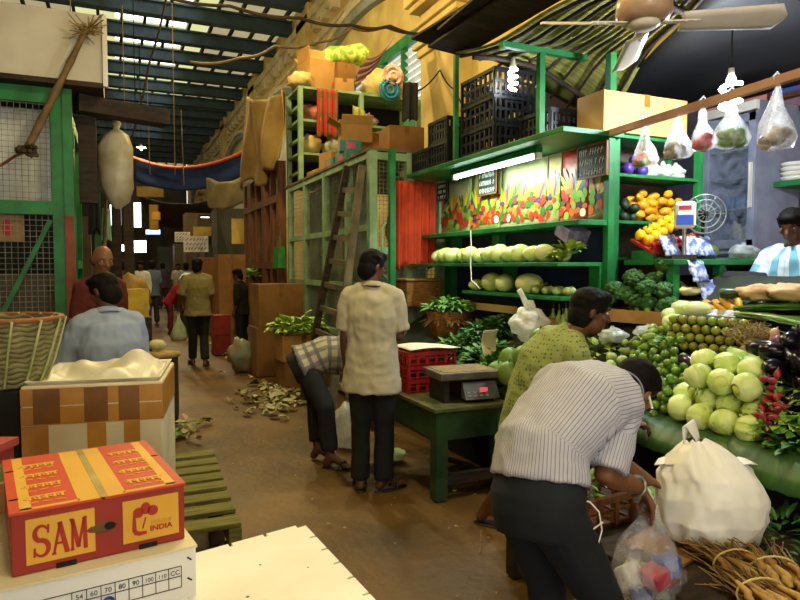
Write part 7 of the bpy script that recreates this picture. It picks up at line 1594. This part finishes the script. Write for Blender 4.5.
# man in the green dotted shirt, leaning over the bench
p0 = at_z(487, 522, 0); hd = at_d(590, 311, 3.45); f_ = V((hd.x - p0.x, hd.y - p0.y, 0)).normalized(); f_ = (RT * .98 + V((FW.x, FW.y, 0)) * -.12).normalized(); r_ = V((f_.y, -f_.x, 0))
J = dict(rt=(r_ * .9 + f_ * .25).normalized(), fwd=f_, k=1.04, seed=8, fat=.93); pel = at_d(524, 440, 3.6); J['pel'] = pel
nck = at_d(572, 333, 3.46); J['nck'] = nck; J['hd'] = hd; J['face'] = (f_ * .96 + V((FW.x, FW.y, 0)) * .12 - Z * .22); ax = (nck - pel)
bow = V((-.12, 0, .1)); J['wai'] = pel.lerp(nck, .33) - f_ * .05 + Z * .03; J['che'] = pel.lerp(nck, .68) - f_ * .055 + Z * .035
for s, g in (('L', -1), ('R', 1)):
    J['sh' + s] = pel.lerp(nck, .88) + J['rt'] * g * .17 - Z * .015 - f_ * .02
J['elR'] = J['shR'] + f_ * .06 - Z * .26; J['wrR'] = J['elR'] + f_ * .2 - Z * .1; J['elL'] = J['shL'] + f_ * .12 - Z * .22; J['wrL'] = J['elL'] + f_ * .22 - Z * .05
J['handR'] = dict(d=f_, pn=-Z, side=-r_, curl=.6); J['handL'] = dict(d=f_, pn=-Z, side=r_, curl=.6)
J['anL'] = V((p0.x, p0.y, .09)); J['toeL'] = f_ * .9 + V((FW.x, FW.y, 0)) * -.25; J['hipL'] = pel - J['rt'] * .09 + f_ * .02; J['hipR'] = pel + J['rt'] * .09 + f_ * .02
J['knL'] = at_d(497, 478, 3.75); J['knL'] = J['hipL'].lerp(J['anL'], .52) + f_ * .05
J['anR'] = V((p0.x + .2, p0.y - .3, .09)); J['knR'] = J['hipR'].lerp(J['anR'], .5) + f_ * .1; J['toeR'] = J['toeL']; J['base'] = V((p0.x, p0.y, 0))
person('person', 'man in a green dotted shirt leaning over the vegetables, face in profile', J, m_polka, mat('brown_checked_lungi', '4a3c22', '2a2214', scale=18, rough=.9), m_skin, m_hair, .009, sleeve=.95, hem=.03, cuff=1.12, wr=.006, eyes=True, sandals=m_sandal, loose=.03)
# man in the striped shirt bending in front
hip = at_d(541, 492, 2.2); f_ = (RT * .93 + V((FW.x, FW.y, 0)) * .36).normalized(); r_ = V((f_.y, -f_.x, 0)); J = dict(rt=(r_ * .97 + f_ * .1).normalized(), fwd=f_, k=1.0, seed=13, fat=1.06)
pel = at_d(537, 498, 2.2); J['pel'] = pel; nck = at_d(620, 392, 2.42); J['nck'] = nck; J['hd'] = at_d(632, 389, 2.5); J['face'] = (f_ * .62 - Z * .68 + V((FW.x, FW.y, 0)) * .35); J['up'] = (f_ * .6 + Z * .75)
J['wai'] = at_d(541, 446, 2.24); J['che'] = at_d(578, 400, 2.33)
J['shR'] = at_d(622, 416, 2.27); J['shL'] = at_d(598, 392, 2.5); J['elR'] = at_d(624, 462, 2.27); J['elR'] = at_d(606, 474, 2.2); J['wrR'] = at_d(640, 488, 2.3)
J['elL'] = J['shL'] - Z * .26 + f_ * .05; J['wrL'] = J['elL'] - Z * .12 + f_ * .2
J['handR'] = dict(d=(at_d(648, 500, 2.33) - J['wrR']), pn=-Z * .5 - RT * .8, side=V((FW.x, FW.y, 0)) * -1 + Z * .1, curl=.95); J['handL'] = dict(d=f_ - Z * .4, pn=-Z, side=r_, curl=.6)
g0 = V((pel.x, pel.y, 0)); 
for s, g in (('L', -1), ('R', 1)):
    J['hip' + s] = pel + J['rt'] * g * .09 - Z * .03 - f_ * .0
J['anR'] = V((pel.x + f_.x * .3 + r_.x * .12, pel.y + f_.y * .3 + r_.y * .12, .09)); J['anL'] = V((pel.x + f_.x * .16 - r_.x * .13, pel.y + f_.y * .16 - r_.y * .13, .09))
J['knR'] = J['hipR'].lerp(J['anR'], .5) + f_ * .05; J['knL'] = J['hipL'].lerp(J['anL'], .5) + f_ * .04; J['toeR'] = f_; J['toeL'] = f_; J['base'] = V((pel.x, pel.y, 0))
HANDR = J['wrR'] + J['handR']['d'].normalized() * .085
t = person('person', 'man in a pale striped shirt bending forward in front with a filled plastic bag', J, m_stripe, m_trb, m_skin2, m_hair, .008, sleeve=.93, hem=-.12, cuff=1.96, wr=.005, loose=.026, sandals=m_sandal, collar=True, eyes=True)
mb = MB(); w = J['wrR']; ax = (J['wrR'] - J['elR']).normalized(); a_, b_ = frame(ax); mb.tube([w - ax * .02 + (a_ * cos(k * pi / 10) + b_ * sin(k * pi / 10)) * .034 for k in range(21)], .006, 6); mb.box(w - ax * .02 + Z * .033, (.03, .03, .01)); mb.build('wrist_watch', mat('steel', ''), t)
e = J['hd'] - head_frame(J)[0] * .01 + head_frame(J)[1] * .078; mb = MB(); q0 = at_d(597, 505, 2.17)
mb.tube([e, e - Z * .05 + r_ * .02], .005, 6); mb.build('earphone', m_white, t); mb = MB(); mb.tube([at_d(578, 500, 2.12), at_d(590, 502, 2.1), at_d(599, 512, 2.1), at_d(602, 530, 2.1), at_d(598, 546, 2.1), at_d(590, 541, 2.1), at_d(592, 530, 2.1), at_d(603, 522, 2.1)], .0028, 6); mb.build('earphone_cable', m_white, t)
# the bag he holds
hb = HANDR + Z * -.02; t = thing('carrier_bag', 'clear plastic carrier bag of packets held by the man in stripes', 'bag', hb - V((0, 0, .42)))
bx = FW * 0 + RT; mb = MB()
def cb(u, v):
    a = u * 2 * pi; prof = [(0, .012), (.08, .03), (.3, .085), (.6, .12), (.85, .125), (.96, .1), (1, .02)]
    for (h0, r0), (h1, r1) in zip(prof, prof[1:]):
        if v <= h1: r = r0 + (r1 - r0) * (v - h0) / (h1 - h0); break
    r *= 1 + .13 * sin(a * 7 + v * 3) * (1 - v * .6) + .12 * NZ.noise(V((cos(a) * 2, sin(a) * 2, v * 4)))
    return hb + RT * cos(a) * r * 1.05 + V((FW.x, FW.y, 0)) * sin(a) * r * .8 - Z * .4 * v
mb.grid(cb, 56, 30); mb.build('bag_film', film('carrier_film', 'f0eef2', .16), t)
for s in (-1, 1):
    mb = MB(); mb.tube([hb - Z * .06 + RT * s * .03, hb - Z * .0 + RT * s * .022, hb + Z * .03, hb + Z * .0 - RT * s * .01], [.016, .012, .01, .01], 8); mb.build('bag_handle', film('carrier_film', ''), t)
cols = ['3f5fb0', 'c9c4d0', 'a83a4a', '4a6fc0', 'd8d4c4', '5c7a3a', 'b0a040', '7a86c0', '9c3040']
for k, c1 in enumerate(cols):
    a = k * 2.4; q = hb + RT * .07 * cos(a) + V((FW.x, FW.y, 0)) * .05 * sin(a) - Z * (.22 + .13 * ((k * 5) % 9) / 9); mb = MB(); mb.box(q, (.09, .06, .08), M.Rotation(a, 3, 'Z') @ M.Rotation(a * 1.7, 3, 'X')); mb.build('packet', mat('packet_' + c1, c1, scale=20, rough=.4), t, bevel=.012)
# seated man in the blue shirt at left
b = at_d(111, 330, 3.95); J = stand((b.x, b.y, -.12), .35, 1.62, .12, seed=17, headturn=.45, nod=.45, fat=1.05); f_ = J['fwd']
J['elL'] = J['shL'] + f_ * .06 - J['rt'] * .09 - Z * .25; J['wrL'] = J['elL'] + f_ * .24 - J['rt'] * .03 - Z * .03; J['elR'] = J['shR'] + f_ * .04 + J['rt'] * .05 - Z * .27; J['wrR'] = J['elR'] + f_ * .22
for s, g in (('L', -1), ('R', 1)): J['hand' + s] = dict(d=f_ - Z * .2, pn=-Z, side=-J['rt'] * g, curl=.5)
for s, g in (('L', -1), ('R', 1)): J['kn' + s] = J['pel'] + f_ * .36 + J['rt'] * g * .14 - Z * .05; J['an' + s] = V((J['kn' + s].x + f_.x * .03, J['kn' + s].y + f_.y * .03, .09))
J['base'] = V((b.x, b.y, 0)); sx, sy, sz = J['pel'].x, J['pel'].y, J['pel'].z - .135
t = thing('wooden_stool', 'wooden stool under the man in the pale blue shirt', 'stool', (sx, sy, 0)); mb = MB(); mb.bb((sx - .17, sy - .15, sz - .03), (sx + .17, sy + .15, sz)); mb.build('seat', m_greywood, t)
for i_, j_ in ((-1, -1), (1, -1), (1, 1), (-1, 1)): mb = MB(); mb.bb((sx + i_ * .14 - .02, sy + j_ * .12 - .02, 0), (sx + i_ * .14 + .02, sy + j_ * .12 + .02, sz - .03)); mb.build('leg', m_greywood, t)
person('person', 'man in a pale blue shirt seen from behind at left, head bowed', J, m_bluesh, m_tr, m_skin, m_hair, .01, sleeve=1.5, hem=.1, cuff=1.95, wr=.006, loose=.035, sandals=m_sandal, collar=True)
# bald man behind him
b = at_d(99, 300, 5.3); J = stand((b.x, b.y, 0), -2.5, 1.71, .05, seed=19, headturn=-.2, nod=.3)
person('person', 'bald man in dark red behind the man in the blue shirt', J, mat_cloth('maroon_shirt', '5c2a24', []), m_tr, m_skin2, m_ghair, .013, sleeve=.9, hem=.1, cuff=1.95, bald=True, eyes=True, sandals=m_sandal)
# walking man
b = at_z(199, 365, 0); J = stand((b.x, b.y, 0), -.05, 1.67, .0, seed=23, spread=.09, headturn=-.25); f_ = J['fwd']
J['anL'] += f_ * .12; J['anR'] -= f_ * .1; J['elL'] = J['shL'] - J['rt'] * .1 - Z * .27; J['wrL'] = J['elL'] - J['rt'] * .03 - Z * .2 + f_ * .1
person('person', 'man in an olive shirt walking away down the aisle', J, m_olive, m_tr, m_skin, m_hair, .015, sleeve=.95, hem=.1, cuff=1.95, wr=.006, loose=.035, sandals=m_sandal)
q = J['wrL'] - Z * .1; t = thing('shopping_bag', 'small green and white bag carried by the walking man', 'bag', q - V((0, 0, .42))); mb = MB(); mb.lathe([(.012, 0), (.03, -.08), (.1, -.22), (.13, -.34), (.1, -.42), (.02, -.43)], q, 16, wob=.1); mb.build('bag_body', mat('greenish_bag', '8fa07a', 'b8bfa0', rough=.4), t); mb = MB(); mb.tube([q + V((.02, 0, -.01)), q + V((0, 0, .05)), q + V((-.02, 0, -.01))], .008); mb.build('handle', mat('greenish_bag', ''), t)
# vendor seated by the wooden shopfront, distant shoppers
b = at_z(232, 352, 0); J = stand((b.x + .2, b.y, 0), 1.0, 1.5, .1, seed=29, nod=.3)
person('person', 'vendor in dark clothes beside the wooden shopfront, half hidden by cartons', J, mat_cloth('dark_shirt', '22241c', []), m_tr, m_skin, m_hair, .018, sleeve=1.5, cuff=1.95, hands=False, sandals=m_sandal)
FAR = ((141, 262, 16.5, 1.68, 2.8, 'd8d6cc', 'cfcdc4', 'distant man in a white tunic and white trousers'), (152, 264, 17, 1.7, .2, '5a6a80', '26262a', 'distant man in a grey blue shirt beside the white tunic'), (169, 274, 15, 1.45, -1.6, '8a2030', '5a1a22', 'distant figure in deep red bending beside a white bundle'), (131, 262, 20, 1.7, .3, '3a4a3a', '20222a', 'small far figure in dark green at the end of the aisle'), (186, 262, 19, 1.66, .1, '7a8aa0', '2a2a30', 'far man in a pale blue shirt under the paper signs'), (178, 264, 23, 1.66, 2.9, 'a09a8a', '30302c', 'farthest visible shopper under the paper signs'), (163, 263, 24, 1.68, .4, '4a3a5a', '2a2030', 'far shopper in purple in the middle of the aisle'), (123, 264, 14, 1.68, -.9, '5a3a26', '2c2018', 'man in brown far left beside the wooden posts'))
for i, (u, v, d_, h, fa, c1, c2, lb) in enumerate(FAR):
    b = at_d(u, v, d_); J = stand((b.x, b.y, 0), fa, h, .02 if i != 2 else .6, seed=31 + i)
    person('person', lb, J, mat_cloth('far_shirt_%d' % i, c1, []), mat('far_trousers_%d' % i, c2), m_skin, m_hair, .022, sleeve=.95 if i else 1.9, hem=.12 if i else .45, cuff=1.95, hands=False, sandals=m_sandal)
p = at_d(172, 279, 15.3); bundle('white_bundle', 'white bundle carried beside the far figure in red', (p.x + .35, p.y - .1, p.z - .15), (.2, .18, .15), m_sackw, 91, cat='bundle'); tag(MB().box((p.x + .35, p.y - .1, (p.z - .16) / 2), (.4, .4, p.z - .17)).build('far_table', m_darkwood), 'small dark table under the far white bundle', 'table')
# seller at the right edge, seated on the platform
b = at_d(797, 262, 4.45); fa = 1.75
J = stand((b.x, b.y, .55), fa, 1.66, .1, seed=43, headturn=.1, nod=.45); f_ = J['fwd']; r_ = J['rt']; dz = at_d(797, 226, 4.45).z - J['hd'].z
for k_ in list(J):
    if isinstance(J[k_], V) and k_ not in ('rt', 'fwd', 'face') and not k_.startswith('toe'): J[k_] = J[k_] + Z * dz
zs = 1.31
J['pel'].z = max(J['pel'].z, zs + .13)
for s, g in (('L', -1), ('R', 1)):
    J['hip' + s] = J['pel'] + r_ * g * .09; J['kn' + s] = J['hip' + s] + f_ * .3 + r_ * g * .22 + Z * .03; J['an' + s] = V((J['pel'].x, J['pel'].y, zs + .1)) + f_ * .26 - r_ * g * .06; J['toe' + s] = f_ * .5 - r_ * g
    J['el' + s] = J['sh' + s] + f_ * .1 + r_ * g * .07 - Z * .24; J['wr' + s] = J['el' + s] + f_ * .22 - Z * .1 - r_ * g * .02; J['hand' + s] = dict(d=f_ - Z * .3, pn=-Z, side=-r_ * g, curl=.4)
J['base'] = V((b.x, b.y, zs + .005))
person('person', 'seller in an aqua and white shirt sitting at the right edge', J, m_aqua, m_tr, m_skin, m_hair, .011, sleeve=1.55, hem=.02, cuff=1.9, eyes=True, loose=.03)
# ---------------------------------------------------------------- view
sc.view_settings.view_transform = 'Standard'; sc.view_settings.look = 'None'; sc.view_settings.exposure = .12; sc.view_settings.gamma = 1
sc.view_settings.use_curve_mapping = False
sc.cycles.use_denoising = True
sc.cycles.max_bounces = 6; sc.cycles.transparent_max_bounces = 16
